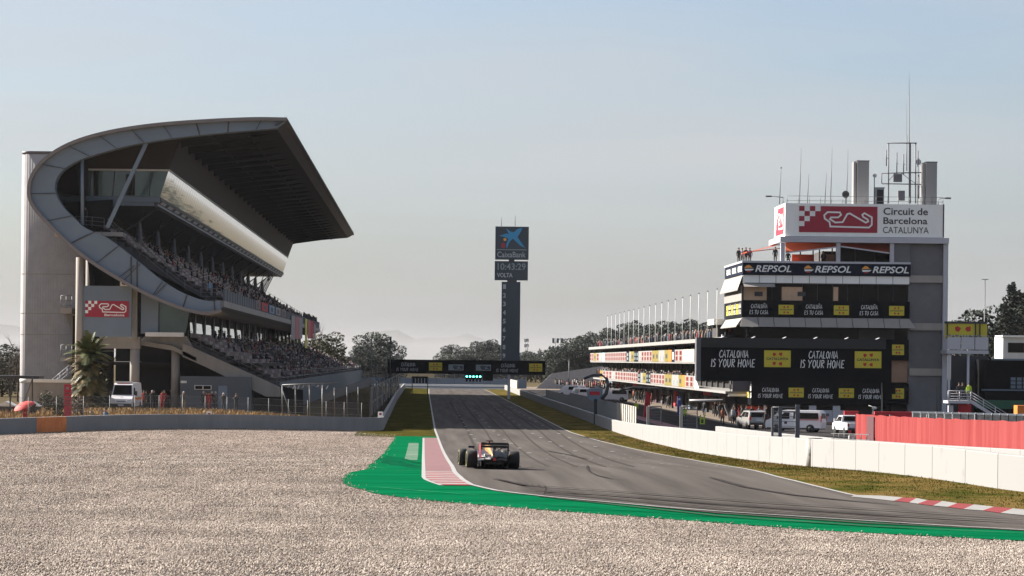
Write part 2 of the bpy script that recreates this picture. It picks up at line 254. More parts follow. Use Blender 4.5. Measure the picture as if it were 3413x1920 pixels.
# ------------------------------------------------------------------ mesh builder
def wloc(o):
    p = Vector((0, 0, 0))
    while o is not None: p += o.location; o = o.parent
    return p
class MB:
    def __init__(s): s.v, s.f, s.m, s.sm, s.mats = [], [], [], [], []
    def mi(s, m):
        m = M[m] if isinstance(m, str) else m
        if m not in s.mats: s.mats.append(m)
        return s.mats.index(m)
    def add(s, vs_, fs, m, smooth=False):
        o = len(s.v); k = s.mi(m); s.v.extend([tuple(p) for p in vs_])
        for f in fs: s.f.append([i + o for i in f]); s.m.append(k); s.sm.append(smooth)
    def box(s, x0, x1, y0, y1, z0, z1, m, c=0.0):
        if x0 > x1: x0, x1 = x1, x0
        if y0 > y1: y0, y1 = y1, y0
        if z0 > z1: z0, z1 = z1, z0
        s.add([(x0, y0, z0), (x1, y0, z0), (x1, y1, z0), (x0, y1, z0), (x0, y0, z1), (x1, y0, z1), (x1, y1, z1), (x0, y1, z1)],
              [(0, 3, 2, 1), (4, 5, 6, 7), (0, 1, 5, 4), (1, 2, 6, 5), (2, 3, 7, 6), (3, 0, 4, 7)], m)
    def quad(s, a, b, c, d, m): s.add([a, b, c, d], [(0, 1, 2, 3)], m)
    def prism(s, pts, vec, m, cap=True):
        n = len(pts); vec = Vector(vec); q = [Vector(p) for p in pts]
        fs = [(i, (i + 1) % n, (i + 1) % n + n, i + n) for i in range(n)]
        if cap: fs += [tuple(range(n))[::-1], tuple(range(n, 2 * n))]
        s.add(q + [p + vec for p in q], fs, m)
    def tube(s, pts, r, m, n=6, r2=None):
        pts = [Vector(p) for p in pts]; k = len(pts); ring = []
        for i, p in enumerate(pts):
            d = (pts[min(i + 1, k - 1)] - pts[max(i - 1, 0)]).normalized()
            a = d.orthogonal().normalized(); b = d.cross(a)
            rr = r if r2 is None else r + (r2 - r) * i / (k - 1)
            ring += [p + (a * math.cos(2 * math.pi * j / n) + b * math.sin(2 * math.pi * j / n)) * rr for j in range(n)]
        fs = [(i * n + j, i * n + (j + 1) % n, (i + 1) * n + (j + 1) % n, (i + 1) * n + j) for i in range(k - 1) for j in range(n)]
        fs += [tuple(range(n))[::-1], tuple(range((k - 1) * n, k * n))]
        s.add(ring, fs, m, True)
    def bar(s, a, b, t, m, t2=None):
        a, b = Vector(a), Vector(b); d = (b - a).normalized(); up = Vector((0, 0, 1)) if abs(d.z) < 0.9 else Vector((0, 1, 0))
        x = d.cross(up).normalized() * t / 2; y = d.cross(x).normalized() * (t2 or t) / 2
        s.prism([a - x - y, a + x - y, a + x + y, a - x + y], b - a, m)
    def ell(s, c, r, m, n=8, k=6):
        vs_ = []
        for i in range(k + 1):
            t = math.pi * i / k
            for j in range(n):
                p = 2 * math.pi * j / n
                vs_.append((c[0] + r[0] * math.sin(t) * math.cos(p), c[1] + r[1] * math.sin(t) * math.sin(p), c[2] + r[2] * math.cos(t)))
        s.add(vs_, [(i * n + j, (i + 1) * n + j, (i + 1) * n + (j + 1) % n, i * n + (j + 1) % n) for i in range(k) for j in range(n)], m, True)
    def strip(s, pts, width, o, ux, uy, m, closed=False):
        """A flat mitred ribbon along 2-D pts in the plane o + x*ux + y*uy."""
        n = len(pts); q = [Vector(p) for p in pts]; L_, R_ = [], []
        for i in range(n):
            a = q[(i - 1) % n] if (closed or i > 0) else None; b = q[(i + 1) % n] if (closed or i < n - 1) else None
            d1 = (q[i] - a).normalized() if a is not None else None; d2 = (b - q[i]).normalized() if b is not None else None
            d1 = d1 or d2; d2 = d2 or d1
            n1 = Vector((-d1.y, d1.x)); n2 = Vector((-d2.y, d2.x)); mm = n1 + n2
            if mm.length < 0.2: mm = n1
            mm.normalize(); l = min(1.8, 1 / max(0.3, mm.dot(n1)))
            L_.append(q[i] + mm * width / 2 * l); R_.append(q[i] - mm * width / 2 * l)
        k = n if closed else n - 1
        s.add([o + ux * p.x + uy * p.y for p in L_ + R_], [(i, n + i, n + (i + 1) % n, (i + 1) % n) for i in range(k)], m)
    def build(s, name, parent=None, local=False):
        me = bpy.data.meshes.new(name)
        off = Vector((0, 0, 0)) if (local or parent is None) else wloc(parent)
        me.from_pydata([(a - off.x, b - off.y, c - off.z) for a, b, c in s.v], [], s.f)
        for m in s.mats: me.materials.append(m)
        me.polygons.foreach_set("material_index", s.m); me.polygons.foreach_set("use_smooth", s.sm); me.update()
        o = bpy.data.objects.new(name, me); C.objects.link(o)
        if parent is not None: o.parent = parent
        return o
def tag(o, label=None, cat=None, group=None, kind=None):
    if cat and not kind: kind = 'thing'
    for k, v_ in (("label", label), ("category", cat), ("group", group), ("kind", kind)):
        if v_: o[k] = v_
    return o
def thing(name, loc, label, cat, group=None):
    o = bpy.data.objects.new(name, None); C.objects.link(o); o.location = loc
    return tag(o, label, cat, group)
def dup(root, loc=None, rotz=None, label=None, group=None, scale=None):
    r = root.copy(); C.objects.link(r)
    if loc is not None: r.location = loc
    if rotz is not None: r.rotation_euler = (0, 0, rotz)
    if scale is not None: r.scale = scale if hasattr(scale, '__len__') else (scale,) * 3
    if label: r['label'] = label
    if group: r['group'] = group
    for ch in root.children:
        c = ch.copy(); C.objects.link(c); c.parent = r
        for g in ch.children:
            d = g.copy(); C.objects.link(d); d.parent = c
    return r

# ------------------------------------------------------------------ lettering
_tc = {}
def text_geo(body, bold=0.0, shear=0.0, space=1.0):
    k = (body, bold, shear, space)
    if k in _tc: return _tc[k]
    cu = bpy.data.curves.new("lettering", 'FONT'); cu.body = body; cu.size = 1; cu.offset = bold; cu.shear = shear; cu.resolution_u = 3; cu.space_character = space
    ob = bpy.data.objects.new("lettering", cu); C.objects.link(ob)
    dg = bpy.context.evaluated_depsgraph_get(); e = ob.evaluated_get(dg); me = e.to_mesh()
    vs_ = [(p.co.x, p.co.y) for p in me.vertices]; fs = [tuple(p.vertices) for p in me.polygons]
    e.to_mesh_clear(); bpy.data.objects.remove(ob); bpy.data.curves.remove(cu)
    x0 = min(p[0] for p in vs_); x1 = max(p[0] for p in vs_); y0 = min(p[1] for p in vs_); y1 = max(p[1] for p in vs_)
    _tc[k] = ([((p[0] - x0) / (x1 - x0), (p[1] - y0) / (y1 - y0)) for p in vs_], fs); return _tc[k]
def text(mb, body, o, ux, uy, wd, ht, m, bold=0.0, shear=0.0, space=1.0):
    vs_, fs = text_geo(body, bold, shear, space); o = Vector(o); ux = Vector(ux); uy = Vector(uy)
    mb.add([o + ux * (p[0] * wd) + uy * (p[1] * ht) for p in vs_], fs, m)
EX, EZ = Vector((1, 0, 0)), Vector((0, 0, 1))
GL = {'C': (.8, [[(.8, .85), (.5, 1), (.18, .7), (.12, .3), (.4, 0), (.8, .15)]]), 'A': (.8, [[(0, 0), (.42, 1), (.75, 0)], [(.15, .33), (.66, .36)]]),
      'T': (.8, [[(.36, 0), (.42, .93)], [(0, .95), (.85, 1)]]), 'L': (.65, [[(.15, 1), (.1, .02), (.62, .06)]]),
      'O': (.8, [[(.4, 1), (.12, .75), (.1, .3), (.38, 0), (.66, .25), (.68, .72), (.4, 1)]]), 'N': (.8, [[(0, 0), (.1, .9), (.6, .08), (.7, 1)]]),
      'I': (.3, [[(.1, 0), (.16, 1)]]), 'S': (.65, [[(.6, .88), (.32, 1), (.1, .75), (.52, .42), (.46, .08), (.05, .06)]]),
      'Y': (.8, [[(0, 1), (.35, .5), (.75, 1)], [(.33, .45), (.25, 0)]]), 'U': (.8, [[(.05, 1), (.08, .25), (.35, 0), (.62, .25), (.68, 1)]]),
      'R': (.75, [[(.08, 0), (.12, .95), (.5, .95), (.6, .7), (.16, .48), (.62, 0)]]), 'H': (.8, [[(.05, 0), (.1, 1)], [(.62, 0), (.68, 1)], [(-.05, .48), (.8, .54)]]),
      'M': (.95, [[(0, 0), (.15, .95), (.42, .3), (.7, 1), (.82, 0)]]), 'E': (.7, [[(.62, .98), (.12, .95), (.08, .05), (.62, .04)], [(.2, .5), (.5, .52)]]),
      'Ñ': (.8, [[(0, 0), (.1, .9), (.6, .08), (.7, 1)], [(.1, 1.15), (.3, 1.25), (.5, 1.14), (.65, 1.24)]]), ' ': (.45, [])}
def brush(mb, s, o, ux, uy, wd, ht, m, pen=0.13):
    tot = sum(GL[c][0] * 1.12 for c in s); k = wd / tot; x = 0; nrm = Vector(ux).cross(Vector(uy)).normalized(); j = 0
    for c in s:
        a, st = GL[c]
        for line in st:
            j += 1
            mb.strip([((x + p[0] + 0.12 * p[1]) * k, p[1] * ht) for p in line], pen * ht, Vector(o) + nrm * 0.0015 * (j % 5), Vector(ux), Vector(uy), m)
        x += a * 1.12
def cat_logo(mb, o, ux, uy, wd, ht, words_=True):
    """Yellow rectangle with four red blots and a dark word across."""
    n = Vector(ux).cross(Vector(uy)).normalized() * 0.012; o = Vector(o)
    mb.quad(o, o + ux * wd, o + ux * wd + uy * ht, o + uy * ht, 'yellow')
    for (cx, cy, rot) in ((.38, .76, .2), (.62, .78, .8), (.38, .22, .5), (.62, .2, 1.1)):
        pts = [o + n + ux * (wd * cx + ht * r_ * math.cos(a_ + rot)) + uy * (ht * cy + ht * r_ * math.sin(a_ + rot)) for a_, r_ in ((0, .14), (1.2, .10), (2.1, .13), (3.3, .1), (4.4, .13), (5.4, .09))]
        mb.add(pts, [tuple(range(6))], 'brick')
    text(mb, "CATALUNYA", o + n + ux * wd * .08 + uy * ht * .42, ux, uy, wd * .84, ht * .16, 'ink', bold=0.03)
TRK = [(890, 1143), (1165, 1148), (1185, 1128), (1185, 1072), (1132, 1042), (1117, 1054), (1124, 1070), (1155, 1088), (1160, 1103), (1142, 1112), (1028, 1045), (1010, 1050), (978, 1110), (925, 1113), (887, 1088), (895, 1076), (945, 1075), (966, 1056), (957, 1038), (870, 1037), (846, 1060), (850, 1085), (885, 1110)]
def circuit_logo(mb, o, ux, uy, wd, ht, letter=None):
    n = Vector(ux).cross(Vector(uy)).normalized() * 0.012; o = Vector(o); ux = Vector(ux); uy = Vector(uy)
    mb.quad(o, o + ux * wd, o + ux * wd + uy * ht, o + uy * ht, 'logored')
    c = wd * 38 / 557; ch = ht / 5.2
    for r_, k in ((0, 1), (0, 3), (1, 0), (1, 2), (2, 1), (3, 0)):
        p = o + n + ux * (c * k) + uy * (ht - ch * (r_ + 1)); mb.quad(p, p + ux * c, p + ux * c + uy * ch, p + uy * ch, 'letter')
    up = 0.12 if letter else 0.0
    pts = [((x - 668) / 557 * wd, ((1187 - y) / 194 + up) * ht * (0.92 if letter else 1)) for x, y in TRK]
    mb.strip(pts, ht * 0.062, o + n, ux, uy, 'letter', closed=True)
    if letter: text(mb, letter, o + n + ux * wd * .44 + uy * ht * .06, ux, uy, wd * .46, ht * .15, 'letter', bold=0.02)

# ------------------------------------------------------------------ the setting: ground, gravel, track, paint, verges
def curve(pts):
    t = sorted((y, x) for x, y in pts)
    return lambda y: interp(t, y)
XL = curve([G(*p) for p in ((1428, 1310), (1447, 1434), (1456, 1459), (1481, 1523), (1508, 1575), (1514, 1583), (1536, 1603), (1566, 1621), (1663, 1643), (1820, 1660), (1987, 1676), (2300, 1704), (2732, 1732), (3413, 1775))] + [(0.3, 580), (26, 57), (45, 50)])
XR = curve([G(*p) for p in ((1645, 1312), (1907, 1443), (2300, 1533), (2602, 1594), (2870, 1659), (3164, 1691), (3413, 1722))] + [(12.2, 580), (22, 67), (45, 58)])
XW = curve([(16.3, 580), (16.3, 235), (16.0, 164), (16.6, 118), (18.8, 85), (23, 72), (45, 64)])
def frange(a, b, st):
    n = max(1, int(round((b - a) / st))); return [a + (b - a) * i / n for i in range(n + 1)]
def sheet(name, ys, fl, fr, off, m, step=1.5, kind='structure', mf=None, tilt=0.0, jag=0.0):
    mb = MB(); n = max(1, int(math.ceil(max(fr(y) - fl(y) for y in ys) / step))); k = n + 1; vs_ = []
    for y in ys:
        a, b = fl(y), fr(y)
        if jag: a += uni(-jag, jag)
        for i in range(k):
            x = a + (b - a) * i / n; vs_.append((x, y, gz(x, y) + off + (tilt * i / n)))
    o = len(mb.v); mb.v = vs_
    for r_ in range(len(ys) - 1):
        mm = mf(r_) if mf else m
        for i in range(n):
            mb.f.append([r_ * k + i, r_ * k + i + 1, (r_ + 1) * k + i + 1, (r_ + 1) * k + i]); mb.m.append(mb.mi(mm)); mb.sm.append(False)
    ob = mb.build(name); ob['kind'] = kind; return ob
# base ground as one sheet reaching the horizon
xs = [-9000, -3000, -1000, -400, -150] + frange(-100, 100, 3) + [150, 400, 1000, 3000, 9000]
ys = [-60, 0] + frange(12, 620, 3) + [700, 900, 1300, 2500, 6000, 15000, 34000]
mb = MB(); k = len(xs)
mb.v = [(x, y, gz(x, y) - 0.09) for y in ys for x in xs]
mb.f = [[r_ * k + i, r_ * k + i + 1, (r_ + 1) * k + i + 1, (r_ + 1) * k + i] for r_ in range(len(ys) - 1) for i in range(k - 1)]
mb.m = [mb.mi('earth')] * len(mb.f); mb.sm = [False] * len(mb.f)
mb.build("ground")['kind'] = 'structure'

sheet("gravel_trap", frange(16, 234, 1.0), lambda y: -70, lambda y: min(60, max(4, 60 if y < 80 else 4)), 0.0, 'gravel', 1.5)
sheet("race_track", [y for y in frange(46, 300, 1.0)] + frange(302, 580, 4), XL, XR, 0.036, 'asphalt')
gl = [G(*p) for p in ((1318, 1454), (1272, 1518), (1218, 1567), (1166, 1577), (1148, 1588), (1140, 1599), (1146, 1610), (1161, 1621), (1250, 1648), (1392, 1667), (1555, 1681), (1820, 1703), (2300, 1738), (2732, 1771), (3413, 1806))] + [(28, 52.5), (45, 46)]
gy = [p[1] for p in gl]
sheet("green_run_off", frange(46, max(gy), 0.5), curve(gl), lambda y: XL(y) + 0.05, 0.024, 'green', 1.0, jag=0.05)
# worn pale patch of paint on the green
wl = curve([G(1347, 1535), G(1362, 1478)]); wr = lambda y: XL(y) - 1.35
a, b = G(1347, 1535)[1], G(1362, 1478)[1]
sheet("worn_paint_patch", frange(a, b, 1.0), wl, lambda y: min(wr(y), G(1414, 1500)[0] + 0.02), 0.030, 'worn')
# kerb on the inside of the corner, red and white bars across it
KL = curve([G(*p) for p in ((1415, 1461), (1416, 1529), (1419, 1594), (1427, 1602), (1448, 1611), (1479, 1621))])
ka, kb = G(1479, 1621)[1], G(1415, 1461)[1]
bands = frange(ka, kb, 0.44)
sheet("kerb", bands, KL, lambda y: XL(y) + 0.02, 0.045, 'red', 0.5, mf=lambda r_: ('red' if bands[r_] < ka + 12 else 'kpink') if (r_ // 2) % 2 == 0 else ('kwhite' if bands[r_] < ka + 12 else 'kdusty'))
sheet("kerb_edge_line", frange(ka, kb, 0.5), lambda y: KL(y) - 0.14, lambda y: KL(y) - 0.004, 0.040, 'linewhite')
def k4(x, y): return (2300 + x / 2.3145, 1300 + y / 2.3145)
KI = [k4(*p) for p in ((1245, 835), (1400, 849), (1570, 868), (1690, 880), (1755, 890), (1875, 905), (1985, 915), (2110, 932), (2255, 943), (2395, 962), (2576, 980), (2760, 1003), (2960, 1028))]
KO = [k4(*p) for p in ((1262, 832), (1480, 838), (1640, 852), (1745, 857), (1830, 873), (1945, 880), (2060, 897), (2190, 907), (2345, 925), (2490, 938), (2680, 958), (2890, 980), (3100, 1002))]
mb = MB()
for i in range(len(KI) - 1):
    q_ = [G(*KI[i]), G(*KI[i + 1]), G(*KO[i + 1]), G(*KO[i])]
    mb.add([(p[0], p[1], gz(*p) + (.05 if k_ < 2 else .09)) for k_, p in enumerate(q_)], [(0, 1, 2, 3)], 'red' if i in (2, 4, 6, 8, 10) else 'kwhite')
mb.build("kerb.001")['kind'] = 'structure'
kb2 = G(2840, 1656)[1]; KR = curve([G(*p) for p in KO] + [(24, 69), (46, 60)])
sheet("white_edge_line", frange(50, 570, 2.0), lambda y: XL(y) - 0.01, lambda y: XL(y) + 0.15, 0.052, 'linewhite')
sheet("white_edge_line.001", frange(74, 570, 2.0), lambda y: XR(y) - 0.15, lambda y: XR(y) - 0.01, 0.048, 'linewhite')
# verges
sheet("grass_verge", frange(204, 575, 2.0), lambda y: interp([(204, -5.5), (218, -5.6), (228, -3.8), (560, -4.6)], y), lambda y: XL(y), 0.018, 'dkgrass')
sheet("grass_verge.001", frange(56, 575, 1.0), lambda y: XR(y), lambda y: XW(y) + 0.3, 0.02, 'grass')
sheet("pit_lane", frange(70, 575, 2.0), lambda y: XW(y) + 0.3, lambda y: 62, 0.012, 'pit_asphalt', 3)
sheet("sunlit_apron", frange(262, 575, 2.0), lambda y: 31.0, lambda y: 36.5, 0.03, 'apron', 3)  # paler sheet: sunlight beyond the stand's shadow put into the asphalt colour
sheet("pit_lane_line", frange(205, 330, 2.0), lambda y: 22.4, lambda y: 24.0, 0.03, 'apinkline', 3)
sheet("dry_grass_bank", frange(176, 262, 2.0), lambda y: -62, lambda y: interp([(170, -26.4), (191, -17.0), (228, -4.0), (262, -4.4)], y) , 0.02, 'straw', 2)
sheet("far_run_off", frange(575, 640, 5), lambda y: -60, lambda y: 60, 0.01, 'apron', 6)
# loose stones lying on the gravel, nearest part of the trap
import numpy as np
def gravel_mat2():
    m = bpy.data.materials.new("gravel_stone"); m.use_nodes = True
    t, b = nodes(m); g = t.nodes.new("ShaderNodeNewGeometry"); rp = t.nodes.new("ShaderNodeValToRGB"); e = rp.color_ramp.elements
    e[0].position = 0; e[0].color = (0.15, 0.122, 0.104, 1); e[1].position = 1; e[1].color = (0.64, 0.56, 0.485, 1); x_ = e.new(.4); x_.color = (0.37, 0.309, 0.262, 1)
    t.links.new(g.outputs["Random Per Island"], rp.inputs[0]); patches(t, rp.outputs[0], b)
    b.inputs["Roughness"].default_value = 1.0; b.inputs["Specular IOR Level"].default_value = 0; b.inputs["IOR"].default_value = 1.0
    return m
M['stone_g'] = gravel_mat2(); albedo(.80, 'stone_g')
rg = np.random.default_rng(5)
GLc = curve(gl)
def stone_field(bands_):
    P_ = []
    for (ya, yb, dens, r0, r1) in bands_:
        n_ = int((yb - ya) * .34 * (ya + yb) / 2 * dens * 1.15)
        y_a = rg.uniform(ya, yb, n_); x_a = rg.uniform(-.168, .26, n_) * y_a; rr_ = rg.uniform(r0, r1, n_)
        P_.append(np.stack([x_a, y_a, rr_], 1))
    P_ = np.concatenate(P_)
    gt = np.array([[yy, GLc(yy)] for yy in np.arange(44, 215, .25)]); lim = np.interp(P_[:, 1], gt[:, 0], gt[:, 1])
    tip_y = max(gy); keep = (P_[:, 0] < lim - .05 + np.where(rg.random(len(P_)) < .35, np.minimum(rg.exponential(.12, len(P_)), .8), .02)) | (P_[:, 1] < gt[0, 0])
    P_ = P_[keep]
    ygr = np.arange(40, 240, .5); xgr = np.arange(-40, 24, .5)
    Z = np.array([[gz(xx, yy) for xx in xgr] for yy in ygr])
    iy = np.clip(((P_[:, 1] - 40) / .5).astype(int), 0, len(ygr) - 1); ix = np.clip(((P_[:, 0] + 40) / .5).astype(int), 0, len(xgr) - 1); z_ = Z[iy, ix]
    n_ = len(P_); base = np.array([[1, 0, 0], [0, 1, 0], [-1, 0, 0], [0, -1, 0], [0, 0, .8], [0, 0, -.5]], float)
    v_ = base[None] * P_[:, 2][:, None, None] * rg.uniform(.6, 1.25, (n_, 6, 1)); a_ = rg.uniform(0, 6.28, n_); ca, sa = np.cos(a_)[:, None], np.sin(a_)[:, None]
    x2 = v_[:, :, 0] * ca - v_[:, :, 1] * sa; y2 = v_[:, :, 0] * sa + v_[:, :, 1] * ca
    tl = rg.uniform(-.5, .5, (n_, 1)); z2 = v_[:, :, 2] + x2 * tl
    V = np.stack([x2 + P_[:, 0][:, None], y2 + P_[:, 1][:, None], z2 + (z_ + P_[:, 2] * .3 + np.where(P_[:, 0] > np.interp(P_[:, 1], gt[:, 0], gt[:, 1]), .026, 0))[:, None]], 2).reshape(-1, 3)
    F = np.array([[0, 1, 4], [1, 2, 4], [2, 3, 4], [3, 0, 4], [1, 0, 5], [2, 1, 5], [3, 2, 5], [0, 3, 5]]); F = (F[None] + (np.arange(n_) * 6)[:, None, None]).reshape(-1, 3)
    me = bpy.data.meshes.new("gravel_stones"); me.vertices.add(len(V)); me.vertices.foreach_set("co", V.ravel()); me.loops.add(F.size); me.loops.foreach_set("vertex_index", F.ravel()); me.polygons.add(len(F)); me.polygons.foreach_set("loop_start", np.arange(0, F.size, 3)); me.update(calc_edges=True); me.materials.append(M['stone_g'])
    o = bpy.data.objects.new("gravel_stones", me); C.objects.link(o); o['kind'] = 'stuff'; o['label'] = "loose pale gravel stones covering the gravel trap in front of the green edge"; o['category'] = "gravel"
stone_field([(43, 50, 430, .014, .034), (50, 57, 560, .012, .029), (57, 70, 380, .013, .028), (70, 95, 170, .017, .032), (95, 130, 55, .02, .038), (130, 165, 28, .024, .04), (165, 214, 12, .026, .04)])
# grass blades standing along the verge under the white wall, in the dry bank and tufts at the gravel edge
def blades(name, spots, h, m, label):
    mb = MB()
    for x, y in spots:
        z = gz(x, y)
        for _ in range(3):
            a = uni(0, 6.28); hh = h * uni(0.5, 1.3); dx, dy = math.cos(a) * hh * .35, math.sin(a) * hh * .35; wd = hh * 0.22
            px, py = x + uni(-.2, .2), y + uni(-.2, .2)
            mb.add([(px - wd * math.sin(a), py + wd * math.cos(a), z), (px + wd * math.sin(a), py - wd * math.cos(a), z), (px + dx, py + dy, z + hh)], [(0, 1, 2)], m)
    o = mb.build(name); o['kind'] = 'stuff'; o['label'] = label; o['category'] = 'grass'; return o
sp = []
for i in range(14000):
    y = 62 + 180 * rnd() ** 1.3; a, b = XR(y) + 0.4, XW(y) - 0.1
    if y < kb2 + 1: a = KR(y) + 0.2
    if b > a: sp.append((a + (b - a) * rnd() ** 0.8, y))
blades("verge_blades", sp, 0.065, 'grass', "tufts of part dry green grass growing along the foot of the white wall")
sp = []
for i in range(5000):
    y = 200 + 48 * rnd(); x = -36 + 31 * rnd()
    if x < interp([(191, -17.8), (228, -4.8), (262, -5)], y) - 0.6: sp.append((x, y))
sp += [(-14.6 + random.gauss(0, 1.0), 214 + random.gauss(0, 1.5)) for _ in range(500)] + [(-19.5 + random.gauss(0, .5), 214 + random.gauss(0, 1)) for _ in range(200)]
blades("bank_grass", sp, 0.38, 'straw', "tall straw coloured dry grass behind the grey wall on the bank")
# grid marks and rubber on the track
mb = MB()
for i in range(13):
    for x0 in (3.4, 8.6):
        y = 150 + i * 16 + (8 if x0 > 5 else 0)
        for dx in (0, 2.2): mb.quad((x0 + dx, y, gz(x0, y) + .055), (x0 + dx + .25, y, gz(x0, y) + .055), (x0 + dx + .25, y + 1.6, gz(x0, y + 1.6) + .055), (x0 + dx, y + 1.6, gz(x0, y + 1.6) + .055), 'linedim')
for i in range(40):
    y = uni(105, 150); x = uni(4, 12.5); l = uni(.2, .5)
    mb.quad((x, y, gz(x, y) + .055), (x + .14, y, gz(x, y) + .055), (x + .14, y + l, gz(x, y + l) + .055), (x, y + l, gz(x, y + l) + .055), 'linedim')
mb.build("grid_marks")['kind'] = 'structure'
def skid(pts, wd, off):
    mb = MB(); q = []
    for (u, v) in pts: q.append(Vector(G(u, v)))
    fine = []
    for a, b in zip(q, q[1:]):
        n = max(1, int((b - a).length / 1.0)); fine += [a + (b - a) * i / n for i in range(n)]
    fine.append(q[-1]); vs_ = []
    for i, p in enumerate(fine):
        d = (fine[min(i + 1, len(fine) - 1)] - fine[max(i - 1, 0)]).normalized(); nn = Vector((-d.y, d.x)) * wd / 2 * min(1, i / 3 + .2, (len(fine) - 1 - i) / 3 + .2)
        for s_ in (1, -1): c_ = p + nn * s_; vs_.append((c_.x, c_.y, gz(c_.x, c_.y) + off))
    mb.add(vs_, [(2 * i, 2 * i + 1, 2 * i + 3, 2 * i + 2) for i in range(len(fine) - 1)], 'rubber')
    mb.build("rubber_mark")['kind'] = 'structure'
for j, (pts, wd) in enumerate((([(2362, 1595), (2480, 1628), (2640, 1655), (2800, 1672), (3000, 1690)], .22), ([(1958, 1556), (1957, 1566), (1966, 1578), (1990, 1590), (2040, 1602), (2110, 1606)], .09), ([(1820, 1505), (1900, 1520), (1960, 1535)], .15),
                  ([(1930, 1455), (2010, 1470), (2060, 1478)], .2), ([(2030, 1452), (2100, 1462)], .15), ([(1700, 1638), (2000, 1655), (2400, 1688), (2900, 1722), (3413, 1752)], .28), ([(1640, 1600), (1750, 1625), (2050, 1645), (2500, 1680), (3413, 1738)], .2))):
    skid(pts, wd, 0.060 + 0.004 * j)
M['rubber_film'] = two_tone("rubber_film", (0.040, 0.036, 0.034), (0.075, 0.068, 0.063), 1.5, (0.3, 0.7), 0.85, stretch=(1, 6, 1))
def scuff(pts, wd, off, m):
    global M
    k_ = M['rubber']; M['rubber'] = M[m]; skid(pts, wd, off); M['rubber'] = k_
M['green_scuff'] = two_tone("scuffed_green", (0.004, 0.03, 0.018), (0.003, 0.10, 0.042), 1.2, (0.35, 0.65)); M['green_pale'] = two_tone("faded_green", (0.006, 0.14, 0.06), (0.05, 0.22, 0.12), 1.0, (0.35, 0.65))
for j in range(9):
    dv = -14 + j * 5.5 + uni(-2, 2); scuff([(1640 + j * 22, 1608 + dv * .5), (1800, 1640 + dv * .6), (2050, 1662 + dv * .8), (2400, 1694 + dv), (2900, 1728 + dv), (3413, 1752 + dv)], uni(.08, .22), 0.040 + .0015 * j, 'rubber_film')
for j in range(6): scuff([(1500 + j * 40, 1340), (1560 + j * 60, 1440), (1640 + j * 95, 1560)], uni(.10, .22), 0.040 + .0015 * j, 'rubber_film')
for j, (pts, wd, m) in enumerate((([(1262, 1527), (1300, 1536), (1350, 1552), (1412, 1566)], .8, 'green_scuff'), ([(1270, 1540), (1330, 1553), (1412, 1558)], .5, 'green_scuff'), ([(1285, 1522), (1340, 1532), (1400, 1548)], .4, 'green_scuff'), ([(1225, 1567), (1300, 1569), (1410, 1572)], .18, 'green_pale'), ([(1236, 1558), (1290, 1566)], .12, 'green_pale'), ([(1230, 1625), (1400, 1640), (1600, 1655)], .15, 'green_pale'), ([(1600, 1672), (2000, 1700), (2600, 1742), (3300, 1785)], .10, 'green_scuff'))): scuff(pts, wd, .030 + .003 * j, m)
# far hills
def ridge(name, y, prof, back):
    mb = MB(); n = len(prof)
    vs_ = [(x, y + uni(-80, 80), -5) for x, h in prof] + [(x, y + back * .5, h) for x, h in prof] + [(x, y + back, -5) for x, h in prof]
    mb.add(vs_, [(i, i + 1, n + i + 1, n + i) for i in range(n - 1)] + [(n + i, n + i + 1, 2 * n + i + 1, 2 * n + i) for i in range(n - 1)], 'hills', True)
    mb.build(name)['kind'] = 'structure'
HY = 30000
hp = []
for i in range(121):
    u = -1500 + i * 60
    h = -14 + .55 * (95 * math.exp(-((u - 1260) / 190) ** 2) + 60 * math.exp(-((u - 1560) / 160) ** 2) + 60 * math.exp(-((u - 2080) / 260) ** 2) + 170 * math.exp(-((u + 120) / 170) ** 2) + 60 * math.exp(-((u - 3300) / 400) ** 2)) + 55 + 10 * math.sin(u * .021) + 6 * math.sin(u * .053 + 1)
    hp.append((ray(u, 1200)[0] * HY, CAM_Z + h / FPX * HY))
ridge("hills", HY, hp, 2500)

